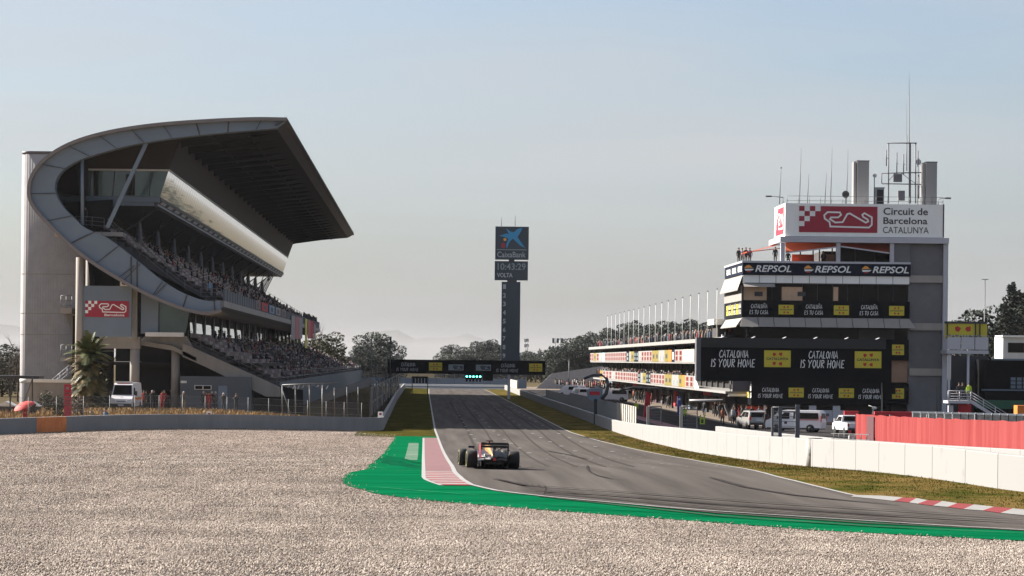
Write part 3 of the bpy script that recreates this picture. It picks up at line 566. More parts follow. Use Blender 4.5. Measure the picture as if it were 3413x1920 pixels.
# ------------------------------------------------------------------ walls beside the track
def wall_run(name, label, pts, hts, thick, m, seg, topm=None, gap=0.0, side=1, special=None):
    """pts: plan polyline; split in panels that are parts of one wall."""
    o = thing(name, (pts[0][0], pts[0][1], gz(*pts[0])), label, "wall")
    q = [Vector(p) for p in pts]; acc = 0; d_all = []
    for a, b in zip(q, q[1:]): d_all.append((b - a).length)
    tot = sum(d_all)
    def at(s_):
        for i, l in enumerate(d_all):
            if s_ <= l or i == len(d_all) - 1: return q[i] + (q[i + 1] - q[i]) * (s_ / l), (q[i + 1] - q[i]).normalized()
            s_ -= l
    cuts = [0]
    while cuts[-1] < tot: cuts.append(min(tot, cuts[-1] + seg * uni(.92, 1.08)))
    if tot - cuts[-2] < seg * .3: cuts.pop(-2)
    for k_, (s0, s1) in enumerate(zip(cuts, cuts[1:])):
        n = max(1, int((s1 - s0) / 1.5)); mb = MB(); vs_ = []
        for i in range(n + 1):
            s_ = s0 + gap + (s1 - s0 - 2 * gap) * i / n; p, d = at(s_); nn = Vector((-d.y, d.x)) * side; h = interp(hts, p.y)
            z = gz(p.x, p.y); p2 = p + nn * thick; jit = 0
            vs_ += [(p.x, p.y, z - .3), (p.x, p.y, z + h - .03), (p.x + nn.x * .03, p.y + nn.y * .03, z + h), (p2.x, p2.y, z + h), (p2.x, p2.y, z - .3)]
        mm = special(k_) if special else m
        mb.add(vs_, [(5 * i + j, 5 * i + j + 1, 5 * i + 5 + j + 1, 5 * i + 5 + j) for i in range(n) for j in (0, 1, 3)], mm)
        mb.add(vs_, [(5 * i + 2, 5 * i + 3, 5 * i + 8, 5 * i + 7) for i in range(n)], topm or mm)
        mb.add(vs_, [(0, 1, 2, 3, 4), tuple(5 * n + j for j in (4, 3, 2, 1, 0))], mm)
        ob = mb.build("orange_panel" if mm == 'orange_panel' else "panel", o)
        if mm == 'orange_panel': ob['label'] = "orange wall panel"
    return o
rw = [(XW(y), y) for y in frange(64, 240, 4)] + [(16.3, 300), (16.3, 570)]
wall_run("track_wall", "long white concrete wall curving along the right grass verge", [(44, 62)] + rw, [(60, 1.1), (85, 1.15), (118, 1.23), (164, 1.37), (200, 1.2), (235, 1.0), (600, 1.0)], 0.35, 'whitewall', 4.2, 'walltop', 0.022, side=-1)
rw2 = [(24.6, 86), (23.4, 104), (22.6, 140), (21.8, 204)]
wall_run("pit_entry_wall", "second white wall behind the first, below the red fence", rw2, [(80, .92), (104, .92), (140, 1.05), (204, 1.1)], 0.4, 'whitewall', 5.0, 'walltop', 0.02, side=-1)
lw = [(-4.7, 565), (-4.5, 400), (-3.7, 231), (-3.9, 228), (-17.4, 191.5), (-26.9, 170.5), (-40, 141)]
lo_ = []
for y in (0,): pass
def lspecial(k_): return 'greywall'
lwo = wall_run("perimeter_wall", "low grey concrete wall behind the gravel with one orange panel", lw[2:], [(100, .95), (170, .97), (191, 1.02), (228, 1.1), (600, 1.0)], 0.3, 'greywall', 3.6, 'walltop', 0.004, side=-1, special=lambda k_: 'orange_panel' if k_ == 16 else 'greywall')
wall_run("straight_wall", "grey concrete wall along the left of the straight below the dark fence", [lw[2]] + [lw[1], lw[0]], [(228, 1.1), (600, 1.0)], 0.3, 'greywall', 12, 'walltop', 0.01, side=1)

# ------------------------------------------------------------------ main grandstand (left)
SY0, SY1 = 258.0, 494.0
def at_y(pts, D): return [Vector((q.x, 0, q.z)) for q in (W(u, v, D) for u, v in pts)]
def resample(pts, n):
    L = [0]
    for a, b in zip(pts, pts[1:]): L.append(L[-1] + (b - a).length)
    out = []
    for i in range(n):
        s_ = L[-1] * i / (n - 1); j = 0
        while j < len(L) - 2 and s_ > L[j + 1]: j += 1
        out.append(pts[j] + (pts[j + 1] - pts[j]) * ((s_ - L[j]) / max(1e-6, L[j + 1] - L[j])))
    return out
def smooth(pts, n):
    out = []
    q = [pts[0] * 2 - pts[1]] + pts + [pts[-1] * 2 - pts[-2]]
    for i in range(1, len(q) - 2):
        for k_ in range(4):
            t = k_ / 4; a, b, c, d = q[i - 1:i + 3]
            out.append(0.5 * ((2 * b) + (c - a) * t + (2 * a - 5 * b + 4 * c - d) * t * t + (3 * b - a - 3 * c + d) * t ** 3))
    out.append(pts[-1]); return resample(out, n)
OUT = smooth(at_y([(722, 305), (640, 304), (520, 309), (400, 318), (300, 332), (220, 351), (160, 375), (115, 406), (90, 436), (79, 465), (79, 495), (90, 520), (115, 550), (150, 585), (190, 622), (240, 660), (300, 697), (360, 730), (420, 757), (470, 775), (500, 782), (530, 784), (556, 776)], SY0), 81)
INN = smooth(at_y([(700, 322), (620, 329), (520, 338), (420, 350), (330, 365), (270, 380), (215, 397), (175, 415), (150, 437), (138, 462), (141, 490), (160, 522), (190, 552), (215, 574), (262, 594), (300, 620), (350, 660), (400, 700), (450, 732), (500, 752), (525, 757), (540, 757), (553, 755)], SY0), 81)
stand = thing("grandstand", (-28, SY0, gz(-28, SY0)), "large covered grandstand with curved shell end, two tiers of seats and a glazed box", "grandstand")
def y_(p, y): return Vector((p.x, y, p.z))
# curved end band: front face, inner face
mb = MB(); n = len(OUT)
for i in range(n - 1):
    mb.quad(y_(OUT[i], SY0), y_(OUT[i + 1], SY0), y_(INN[i + 1], SY0), y_(INN[i], SY0), 'panelgrey')
    mb.quad(y_(INN[i], SY0), y_(INN[i + 1], SY0), y_(INN[i + 1], SY0 + 1.6), y_(INN[i], SY0 + 1.6), 'panelgrey')
mb.build("end_band", stand)
mb = MB()
for i in list(range(4, 80, 5)):
    a, b = y_(OUT[i], SY0 - .03), y_(INN[i], SY0 - .03); mb = MB(); mb.bar(a, b, 0.14, 'frame', 0.06); mb.build("panel_seam", stand)
for (u0, v0, u1, v1) in ((300, 697, 338, 668), (390, 742, 420, 712), (180, 610, 222, 590), (330, 715, 330, 645), (345, 655, 345, 725)):
    mb = MB(); mb.bar(W(u0, v0, SY0 - .1), W(u1, v1, SY0 - .1), 0.13, 'frame', 0.06); mb.build("panel_seam", stand)
# roof skin and curved belly, running the length of the stand
def offs(pts, d):
    out = []
    for i, p in enumerate(pts):
        t = (pts[min(i + 1, len(pts) - 1)] - pts[max(i - 1, 0)]).normalized(); out.append(p + Vector((t.z, 0, -t.x)) * -d)
    return out
OUT2 = offs(OUT, 0.32)
if OUT2[0].z < OUT[0].z: OUT2 = offs(OUT, -0.32)
mb = MB()
for i in range(n - 1):
    y1 = SY1 if i < 48 else 470
    a, b, c, d = OUT[i], OUT[i + 1], OUT2[i + 1], OUT2[i]
    mb.quad(y_(a, SY0 - .5), y_(b, SY0 - .5), y_(c, SY0 - .5), y_(d, SY0 - .5), 'skin_metal')
    mb.quad(y_(d, SY0 - .5), y_(c, SY0 - .5), y_(c, y1), y_(d, y1), 'skin_metal' if i < 30 else 'concrete_lt')
    mb.quad(y_(a, SY0 - .5), y_(b, SY0 - .5), y_(b, y1), y_(a, y1), 'skin_metal')
mb.build("roof", stand)
TIPX, TIPZ, FX, FZ, WXT, WZT = -13.7, 26.85, -14.8, 26.2, -24.6, 25.4
mb = MB()   # front fascia and soffit
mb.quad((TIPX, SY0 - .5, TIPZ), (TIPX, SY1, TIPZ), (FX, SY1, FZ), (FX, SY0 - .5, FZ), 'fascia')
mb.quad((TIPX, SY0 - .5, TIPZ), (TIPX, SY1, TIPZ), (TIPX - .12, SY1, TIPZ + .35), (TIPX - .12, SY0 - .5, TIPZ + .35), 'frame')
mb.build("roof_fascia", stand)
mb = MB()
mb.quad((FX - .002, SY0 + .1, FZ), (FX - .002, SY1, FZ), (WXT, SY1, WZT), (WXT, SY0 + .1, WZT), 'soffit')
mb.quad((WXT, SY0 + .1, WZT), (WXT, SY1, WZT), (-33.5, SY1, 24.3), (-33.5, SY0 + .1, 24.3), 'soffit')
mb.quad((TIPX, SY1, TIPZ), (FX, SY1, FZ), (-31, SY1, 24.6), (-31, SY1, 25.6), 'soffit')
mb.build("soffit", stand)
y = SY0 + 8
while y < SY1 - 4:
    mb = MB(); mb.prism([(FX - .6, y, FZ - .02), (WXT + .05, y, WZT), (WXT + .1, y, WZT - .75), (WXT + .55, y, WZT - .62), (FX - 2.5, y, FZ - .45)], (0, .5, 0), 'rib'); mb.build("roof_rib", stand); y += 8.2
mb = MB()
for x in (-17.8, -21.2):
    z = FZ + (WZT - FZ) * (x - FX) / (WXT - FX); mb.box(x - .1, x + .1, SY0 + 2, SY1 - 1, z - .18, z - .03, 'rib')
mb.build("roof_purlin", stand)
# glazed box
GX0, GZ0, GX1, GZ1 = -26.52, 19.8, -25.7, 22.4
Y0, Y1 = 266.0, 493.0
mb = MB(); mb.quad((GX1, Y0, GZ1), (GX1, Y1, GZ1), (WXT, Y1, WZT), (WXT, Y0, WZT), 'louvre')
mb.quad((GX1, Y1, GZ1), (WXT, Y1, WZT), (-33, Y1, WZT), (-33, Y1, GZ1), 'brown'); mb.build("louvre_wall", stand)
MID = [(a + b) / 2 for a, b in zip(INN, OUT)]
mids = [p for p in MID if p.x < WXT - .3 and p.z > 19.9]
mb = MB(); mb.prism([(WXT, Y0, WZT + .3), (GX1, Y0, GZ1), (-33.6, Y0, GZ1), (-33.6, Y0, GZ0)] + [(p.x, Y0, p.z) for p in mids[::-1]], (0, .25, 0), 'brown'); mb.build("end_wall", stand)
mb = MB(); mb.quad((GX0, Y0, GZ0), (GX0, Y1, GZ0), (GX1, Y1, GZ1), (GX1, Y0, GZ1), 'mirror'); g_ = mb.build("window_band", stand)
y = Y0 + 2.4
while y < Y1: mb = MB(); mb.quad((GX0 + .004, y, GZ0), (GX0 + .004, y + .07, GZ0), (GX1 + .004, y + .07, GZ1), (GX1 + .004, y, GZ1), 'glass'); mb.build("glazing_bar", g_); y += 2.4
mb = MB(); mb.bar((GX1 + .02, Y0, GZ1 + .03), (GX1 + .02, Y1, GZ1 + .03), .16, 'pale'); mb.build("window_head", g_)
mb = MB(); mb.quad((GX0, Y0, GZ0), (GX1, Y0, GZ1), (-33.6, Y0, GZ1), (-33.6, Y0, GZ0), 'glass'); g2 = mb.build("end_window", stand)
mb = MB(); mb.box(-33.6, GX1, Y0 - .12, Y0 - .02, GZ1 - .08, GZ1 + .1, 'pale')
for x in (-33.5, -33.0, -31.2, -29.3, -27.6): mb.bar((x, Y0 - .05, GZ0), (x + .2, Y0 - .05, GZ1 - .1), .07, 'frame')
mb.box(-33.1, -32.6, Y0 - .05, Y0 - .01, GZ0, GZ1 - .1, 'dkglass'); mb.box(-29.9, -29.0, Y0 - .06, Y0 - .01, GZ0 + .1, GZ1 - .4, 'dkglass')
mb.build("window_frame", g2)
mb = MB(); mb.box(-36, GX0 - .2, Y0 + .05, Y1, 18.9, GZ0 - .02, 'panelgrey')
mb.box(-36.4, GX0, Y0 - .15, Y0 + .04, 19.25, 19.78, 'panelgrey'); mb.build("box_floor", stand)
mb = MB(); mb.prism([(GX0 + .05, Y0, GZ0 - .05), (GX0 + .1, Y0, GZ0 - .35), (GX0 - .5, Y0, 18.75), (GX0 - .6, Y0, 19.3)], (0, Y1 - Y0, 0), 'fascia')
mb.build("box_fascia", stand)
y = Y0 + 1.5
while y < Y1 - 3:
    mb = MB(); mb.quad((GX0 + .105, y, GZ0 - .42), (GX0 + .105, y + 4.6, GZ0 - .42), (GX0 - .36, y + 4.6, 18.98), (GX0 - .36, y, 18.98), 'pale')
    mb.build("fascia_panel", stand); y += 7.4
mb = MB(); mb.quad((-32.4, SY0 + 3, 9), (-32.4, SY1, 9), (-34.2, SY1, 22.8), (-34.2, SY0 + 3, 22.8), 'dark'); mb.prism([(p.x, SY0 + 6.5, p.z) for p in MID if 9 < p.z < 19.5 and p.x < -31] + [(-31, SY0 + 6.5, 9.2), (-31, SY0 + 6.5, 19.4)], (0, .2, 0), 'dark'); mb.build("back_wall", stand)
# columns carrying the end band
mb = MB(); a, b = W(207, 388, SY0 + .8), W(207, 566, SY0 + .8); mb.tube([b, a], .17, 'panelgrey', 8); mb.build("column", stand)
mb = MB(); a, b = W(372, 352, SY0 + .6), W(270, 572, SY0 + .6); mb.bar(b, a, .36, 'panelgrey', .34); mb.build("diagonal_strut", stand)
# upper tier
UX0, UZ0, UX1, UZ1, NR = -20.5, 9.7, -31.6, 16.4, 15
def tier(px0, pz0, px1, pz1, nr, y0, y1, namep):
    prof = []
    for i in range(nr):
        xa = px0 + (px1 - px0) * i / nr; xb = px0 + (px1 - px0) * (i + 1) / nr; z = pz0 + (pz1 - pz0) * (i + .0) / nr
        prof += [(xa, z), (xb, z)]
    poly = [Vector((x, y0, z)) for x, z in prof] + [Vector((px1, y0, pz1 - 1.4)), Vector((px0, y0, pz0 - .6))]
    mb = MB(); mb.prism(poly, (0, y1 - y0, 0), 'step'); return mb.build(namep, stand)
tier(UX0, UZ0, UX1, UZ1, NR, SY0 + 2.5, SY1 - 1, "upper_tier")
LX0, LZ0, LX1, LZ1, NL = -14.6, 1.7, -23.2, 5.9, 12
tier(LX0, LZ0, LX1, LZ1, NL, SY0 + 4, 600, "lower_tier")
seat_me = {}
def seat_b(mb, x, y, z, m):
    mb.box(x - .42, x - .02, y, y + .4, z + .38, z + .45, m); mb.box(x - .48, x - .40, y, y + .4, z + .42, z + .82, m)
def seats(px0, pz0, px1, pz1, nr, y0, y1, pat):
    global nseat
    rest = MB()
    for i in range(nr):
        x = px0 + (px1 - px0) * (i + .55) / nr + .2; z = pz0 + (pz1 - pz0) * i / nr
        y = y0; k_ = 0
        while y < y1:
            k_ += 1
            if k_ % 26 < 2: y += .55; continue
            m = 'seatw' if pat(i, k_) else 'seatr'
            near = y < y0 + 2.0
            if near and (len(seat_me) < 100):
                if ('b', m) not in seat_tpl:
                    t_ = MB(); seat_b(t_, 0, 0, 0, m); o = t_.build("seat", stand, local=True); seat_tpl[('b', m)] = o
                    o.location = Vector((x, y, z)) - stand.location
                else:
                    o = seat_tpl[('b', m)].copy(); C.objects.link(o); o.location = Vector((x, y, z)) - stand.location
                seat_me[len(seat_me)] = o
            else:
                if y < 380: seat_b(rest, x, y, z, m)
                else: rest.box(x - .48, x - .2, y, y + .42, z + .42, z + .82, m)
            y += .52 if y < 380 else .55
    o = rest.build("seats", stand); o['kind'] = 'stuff'
seat_tpl = {}
seats(UX0, UZ0, UX1, UZ1, NR, SY0 + 3.0, SY1 - 2, lambda i, k_: (i * 7 + k_ // 3) % 5 < 2)
seats(LX0, LZ0, LX1, LZ1, NL, SY0 + 4.6, 598, lambda i, k_: (i * 5 + k_ // 4) % 6 < 2)
# upper front: slab edge, parapet with dark glass panels, end rail
mb = MB(); mb.prism([(-19.8, SY0 + 4, 8.95), (-19.8, SY0 + 4, 9.55), (-20.6, SY0 + 4, 9.6), (-24, SY0 + 4, 9.6), (-24, SY0 + 4, 8.7), (-20.9, SY0 + 4, 8.55)], (0, SY1 - SY0 - 2, 0), 'concrete_lt'); mb.build("balcony_slab", stand)
mb = MB(); mb.box(-19.95, -19.85, SY0 + 4.2, SY1, 9.55, 10.65, 'kiosk'); pr = mb.build("parapet", stand)
y = SY0 + 5
while y < SY1: mb = MB(); mb.box(-19.84, -19.80, y, y + .06, 9.3, 10.7, 'frame'); mb.build("post", pr); y += 3.6
def rail(name, pts, h, m, parent, nb=2, r=.03, posts=True):
    mb = MB()
    for k_ in range(nb + 1):
        hh = h * (1 - k_ / (nb + .6)); mb.tube([Vector(p) + Vector((0, 0, hh)) for p in pts], r, m, 5)
    if posts:
        for p in pts: mb.tube([p, Vector(p) + Vector((0, 0, h))], r * 1.2, m, 5)
    return mb.build(name, parent)
rail("end_rail", [W(u, v, SY0 + 2.2) for u, v in ((272, 575), (320, 614), (370, 655), (420, 697), (465, 731), (505, 752), (530, 752), (556, 752))], 1.0, 'steel', stand)
rail("landing_rail", [W(u, v, SY0 + 1.7) for u, v in ((190, 570), (232, 572), (262, 575))], 1.0, 'steel', stand)
rail("far_rail", [(x, SY1 - 1, z) for x, z in ((-31, 16), (-28, 14.2), (-25, 12.4), (-22, 10.6), (-20, 9.6))], 1.1, 'steel', stand, 1)
mb = MB(); mb.box(-31.5, -29.5, SY0 + 2, SY0 + 5, 15.6, 16.0, 'concrete_lt'); mb.box(-36, -31.5, SY0 + 1.7, SY0 + 6, 15.5, 16.0, 'concrete_lt'); mb.build("landing", stand)
y = 272
while y < 480:
    mb = MB(); mb.bar((-31.2, y, 16.2), (-27.4, y, 18.95), .16, 'frame'); mb.build("box_strut", stand)
    mb = MB(); mb.bar((-30.2, y + 4, 16.0), (-29.2, y + 4, 18.9), .12, 'frame'); mb.build("box_strut", stand)
    mb = MB(); n_ = 8; hw_ = .4; bz = 15.6
    mb.add([(-29.4 + hw_ * math.cos(6.283 * j / n_), y + 2 + hw_ * math.sin(6.283 * j / n_), bz) for j in range(n_)] + [(-29.4 + .2 * math.cos(6.283 * j / n_), y + 2 + .2 * math.sin(6.283 * j / n_), 17.6) for j in range(n_)], [(j, (j + 1) % n_, n_ + (j + 1) % n_, n_ + j) for j in range(n_)], 'tinsel', True); mb.build("pillar_net", stand)
    y += 18.5
for y in (SY1 - 12, SY1 - 8, SY1 - 4): mb = MB(); mb.bar((-29.9, y, 15.4), (-28.2, y, 18.9), .16, 'frame'); mb.build("box_strut", stand); mb = MB(); mb.bar((-31.0, y + 2, 16.0), (-28.6, y + 2, 18.9), .14, 'frame'); mb.build("box_strut", stand)
# glazed back wall behind the lower tier
mb = MB(); mb.quad((-23.12, SY0 + 5, 6.4), (-23.12, SY1, 6.4), (-23.25, SY1, 8.65), (-23.25, SY0 + 5, 8.65), 'mirror'); bw = mb.build("back_window", stand)
y = SY0 + 10
while y < SY1: mb = MB(); mb.box(-23.2, -23.03, y - .8, y + .8, 6.3, 8.6, 'frame'); mb.build("window_pier", bw); y += 11.5
y = SY0 + 7
while y < SY1: mb = MB(); mb.quad((-23.116, y, 6.4), (-23.116, y + .06, 6.4), (-23.246, y + .06, 8.65), (-23.246, y, 8.65), 'frame'); mb.build("glazing_bar", bw); y += 2.4
# lower tier end: stringer, stepped edge, rails
mb = MB()
mb.prism([(LX1 - .5, SY0 + 3, 5.4), (LX1 - .5, SY0 + 3, 4.1), (LX1 + 2, SY0 + 3, 3.0), (LX0 - 1, SY0 + 3, .3), (LX0 + .4, SY0 + 3, .3), (LX0 + .4, SY0 + 3, 1.2)], (0, .9, 0), 'concrete'); mb.build("stair_beam", stand)
rail("stair_rail", [(LX1 + (LX0 - LX1) * t, SY0 + 3.6, 5.6 + (LZ0 - 5.6) * t) for t in [i / 7 for i in range(8)]], 1.05, 'steel', stand)
for k_ in range(16):
    y = SY0 + 40 + k_ * 18
    if y < 590: rail("aisle_rail", [(LX1 + (LX0 - LX1) * t, y, LZ1 + (LZ0 - LZ1) * t) for t in (.45, .72, 1)], 1.0, 'steel', stand, 0, .035)
rail("front_rail", [(LX0 + .1, SY0 + 4 + i * 14, LZ0) for i in range(24)], 1.0, 'steel', stand, 1, .03)
for x, y_a, l in ((LX0 + .2, SY0 + 6, 334),): mb = MB(); mb.box(x - .3, x, y_a, y_a + l, gz(x, y_a) - .3, 1.7, 'kiosk'); mb.build("front_wall", stand)
# the structure under the end
def front(name, u0, v0, u1, v1, D, th, m, parent=stand):
    x0, x1, z0, z1 = R(u0, v0, u1, v1, D); mb = MB(); mb.box(x0, x1, D, D + th, z0, z1, m); return mb.build(name, parent)
front("sign_wall", 277, 953, 438, 1122, 259, .4, 'panelgrey')
mb = MB(); x0, x1, z0, z1 = R(284, 1003, 430, 1057, 258.95); circuit_logo(mb, (x0, 258.95, z0), EX, EZ, x1 - x0, z1 - z0, "Barcelona"); mb.build("circuit_sign", stand)
front("beam", 331, 1122, 466, 1162, 260, 1.2, 'concrete'); front("column", 438, 955, 457, 1130, 259.6, .6, 'concrete')
x0, x1, z0, z1 = R(470, 955, 528, 1112, 260)
mb = MB(); mb.prism([(x0, 260, z0), (x1, 260, z0), (x1, 260, z1 - .55), (x0, 260, z1 + .15)], (0, .3, 0), 'panelgrey'); mb.build("side_panel", stand)
q = [P(u, v, 260.5) for u, v in ((530, 1110), (618, 1110), (632, 1036), (530, 985))]; mb = MB(); mb.prism(q, (0, .2, 0), 'glass'); mb.build("stair_window", stand)
front("window_ledge", 484, 1108, 612, 1122, 259.5, .6, 'pale')
def colm(u, v0, v1, r, D, m='concrete', rectw=None):
    a, b = P(u, v1, D), P(u, v0, D); mb = MB()
    if rectw: mb.box(a.x - rectw / 2, a.x + rectw / 2, D, D + rectw, gz(a.x, D) - .2, b.z, m)
    else: mb.tube([(a.x, D, gz(a.x, D) - .2), (a.x, D, b.z)], r, m, 14)
    return mb.build("column", stand)
colm(448, 1128, 1350, .48, 260.5); colm(584, 1160, 1340, .42, 262); colm(495, 1165, 1320, .38, 276); colm(540, 1165, 1250, .5, 292); colm(562, 1165, 1250, .32, 300)
colm(261, 858, 1320, .36, 259, 'concrete_lt'); colm(297, 850, 955, .35, 266)
mb = MB(); mb.prism([P(466, 1135, 261), P(575, 1152, 261), P(655, 1192, 261), P(655, 1205, 261), P(575, 1168, 261), P(466, 1150, 261)][::-1], (0, .8, 0), 'concrete'); mb.build("beam", stand)
mb = MB(); mb.prism([P(480, 1122, 261.5), P(622, 1120, 261.5), P(660, 1190, 261.5), P(575, 1150, 261.5), P(466, 1135, 261.5)][::-1], (0, .5, 0), 'concrete'); mb.build("landing_beam", stand)
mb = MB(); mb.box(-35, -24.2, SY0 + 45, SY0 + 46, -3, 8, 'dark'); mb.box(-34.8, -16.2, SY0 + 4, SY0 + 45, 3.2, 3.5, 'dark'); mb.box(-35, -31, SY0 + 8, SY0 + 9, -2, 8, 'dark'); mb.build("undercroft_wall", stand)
mb = MB(); mb.prism([P(u, v, SY0 + 7) for u, v in ((300, 870), (630, 1010), (640, 1120), (300, 1120))][::-1], (0, .3, 0), 'dark'); mb.build("undercroft_shade", stand)  # black sheet standing in for the shade behind the sign wall
mb = MB(); x0, x1, z0, z1 = R(400, 930, 433, 953, 258.6); mb.box(x0, x1, 258.6, 259.3, z0, z1, 'pale'); o = mb.build("ac_unit", stand)
mb = MB(); c_ = ((x0 + x1) / 2 - .08, 258.57, (z0 + z1) / 2); mb.tube([(c_[0], 258.56, c_[2]), (c_[0], 258.62, c_[2])], .24, 'dark', 12); mb.build("fan_grille", o)
# kiosk under the lower tier
mb = MB(); mb.prism([P(u, v, SY0 + 5.5) for u, v in ((470, 1130), (615, 1128), (700, 1170), (930, 1285), (1010, 1300), (1010, 1385), (470, 1385))][::-1], (0, .2, 0), 'dark'); mb.build("undercroft_shade", stand)  # black sheet added for the shade under the lower tier
kx0, kx1, kz0, kz1 = R(600, 1255, 838, 1345, 260.5)
kio = thing("kiosk", ((kx0 + kx1) / 2, 260.5, gz(kx0, 260)), "blue grey kiosk building with a door and a strip window under the lower seats", "kiosk")
mb = MB(); mb.box(kx0, kx1, 260.5, 270, gz(kx0, 260) - .3, kz1, 'kiosk'); mb.build("wall", kio)
mb = MB(); x0, x1, z0, z1 = R(648, 1284, 705, 1299, 260.4); mb.box(x0, x1, 260.42, 260.5, z0, z1, 'pale'); wf = mb.build("window_frame", kio)
mb = MB(); d = (x1 - x0) / 2; mb.box(x0 + .08, x0 + d - .06, 260.38, 260.43, z0 + .06, z1 - .06, 'dkglass'); mb.box(x0 + d + .06, x1 - .08, 260.38, 260.43, z0 + .06, z1 - .06, 'dkglass'); mb.build("pane", wf)
mb = MB(); x0, x1, z0, z1 = R(727, 1286, 757, 1350, 260.4); mb.box(x0, x1, 260.44, 260.5, gz(x0, 260), z1, 'panelgrey'); dr = mb.build("door", kio)
mb = MB(); mb.box(x1 - .15, x1 - .08, 260.38, 260.43, z0 + .95, z0 + 1.05, 'steel'); mb.build("handle", dr)
mb = MB(); x0, x1, z0, z1 = R(602, 1269, 622, 1277, 260.4); mb.box(x0, x1, 260.45, 260.5, z0, z1, 'pale'); mb.build("wall_plate", kio)

# concrete access tower behind the curved end
def stadium(x0, x1, yc, r, n=14):
    pts = []; c = .9
    for k_, (sx, sy) in enumerate(((-1, 1), (-1, -1), (1, -1), (1, 1))):
        for i in range(7):
            t = math.pi / 2 * (k_ + 1 + i / 6); pts.append(((x0 + c if sx < 0 else x1 - c) + c * math.cos(t), yc + sy * (r - c) + c * math.sin(t)))
    return pts
TD = 274
x0 = W(58, 800, TD).x; x1 = W(185, 800, TD).x + 1.6; zt = W(70, 386, TD).z
tw = thing("access_tower", ((x0 + x1) / 2, TD, gz(x0, TD)), "tall pale grey clad tower with rounded sides rising behind the curved grandstand end", "tower")
mb = MB(); pts = stadium(x0, x1, TD, 2.6); nn = len(pts)
mb.add([(x, y, gz(x0, TD) - .5) for x, y in pts] + [(x, y, zt) for x, y in pts], [(i, (i + 1) % nn, (i + 1) % nn + nn, i + nn) for i in range(nn)] + [tuple(range(nn, 2 * nn))], 'tower', True)
mb.build("shaft", tw)
mb = MB()
pts2 = stadium(x0 - .015, x1 + .015, TD, 2.615)
for zz, hh in ((zt - .25, .3), (P(0, 1045, TD).z, .05), (P(0, 915, TD).z, .05), (P(0, 1115, TD).z, .05), (P(0, 1274, TD).z, .4)):
    mb.add([(x, y, zz) for x, y in pts2] + [(x, y, zz + hh) for x, y in pts2], [(i, (i + 1) % nn, (i + 1) % nn + nn, i + nn) for i in range(nn)] + [tuple(range(nn, 2 * nn)), tuple(range(nn))[::-1]], 'fascia' if hh > .2 and zz > 20 else ('concrete' if hh < .2 else 'pale'), True)
mb.build("joint_band", tw)
for (v0, v1) in ((1028, 1046), (1192, 1204)):
    bx0, bx1, bz0, bz1 = R(208, v0, 246, v1, 270); mb = MB(); mb.box(bx0, bx1, 268.5, 272, bz0, bz1, 'concrete_lt'); bl = mb.build("balcony", tw)
    rail("balcony_rail", [(bx0 + .05, 268.55, bz1), ((bx0 + bx1) / 2, 268.55, bz1), (bx1, 268.55, bz1)], 1.25, 'steel', bl)
mb = MB(); mb.prism([P(u, v, 269.5) for u, v in ((222, 1046), (250, 1046), (250, 1125), (240, 1125))][::-1], (0, 2, 0), 'concrete'); mb.build("balcony_bracket", tw)
mb = MB(); mb.prism([P(u, v, 268) for u, v in ((172, 1298), (245, 1240), (245, 1300))][::-1], (0, 1.5, 0), 'concrete'); st_ = mb.build("stair", tw)
rail("stair_rail", [P(u, v, 267.9) for u, v in ((176, 1296), (200, 1276), (224, 1256), (245, 1240))], 1.0, 'wmetal', st_)

# ------------------------------------------------------------------ control tower with the circuit sign (right)
TY = 275.0
tower = thing("control_tower", (41, TY, gz(41, TY)), "tall white and grey race control building with advertising boards and a circuit sign on top", "building")
def fr(mb, u0, v0, u1, v1, m, D=TY, th=.3):
    x0, x1, z0, z1 = RW(u0, v0, u1, v1, D); mb.box(x0, x1, D, D + th, z0, z1, m); return x0, x1, z0, z1
def T1(name, u0, v0, u1, v1, m, D=TY, th=.3, par=None):
    mb = MB(); fr(mb, u0, v0, u1, v1, m, D, th); return mb.build(name, par or tower)
GZT = gz(40, TY)
xa, xb, _, _ = RW(1868, 600, 2372, 610, TY); xr = RW(2288, 600, 2382, 610, TY)
# core volumes
mb = MB(); x0, x1, z0, z1 = RW(1990, 660, 2288, 1060, TY); mb.box(xa + 3.2, xr[0], TY + 1.6, TY + 17, GZT - .3, W(1900, 661, TY).z - .2, 'brown'); mb.box(W(1975, 600, TY).x + 5, xr[0], TY + 8, TY + 14, W(1900, 661, TY).z - .2, W(1900, 612, TY).z - .4, 'brown'); mb.build("core", tower)
mb = MB(); mb.box(xr[0], xr[1] - .35, TY + .4, TY + 16, GZT - .3, W(2300, 612, TY).z, 'panelgrey2'); cl = mb.build("side_bay", tower)
for v in (702, 822, 936, 1044): mb = MB(); fr(mb, 2288, v - 9, 2372, v + 9, 'concrete_lt', TY + .15, .3); mb.build("storey_band", cl)
mb = MB(); x0, x1, z0, z1 = RW(2372, 600, 2384, 1060, TY); mb.box(x0, x1, TY + .1, TY + 16, GZT - .3, z1, 'wmetal'); mb.build("corner_pilaster", tower)
mb = MB(); x0, x1, z0, z1 = RW(1962, 597, 2386, 611, TY); mb.box(x0, x1, TY - .3, TY + 9.0, z0, z1, 'wmetal'); mb.build("cornice", tower)
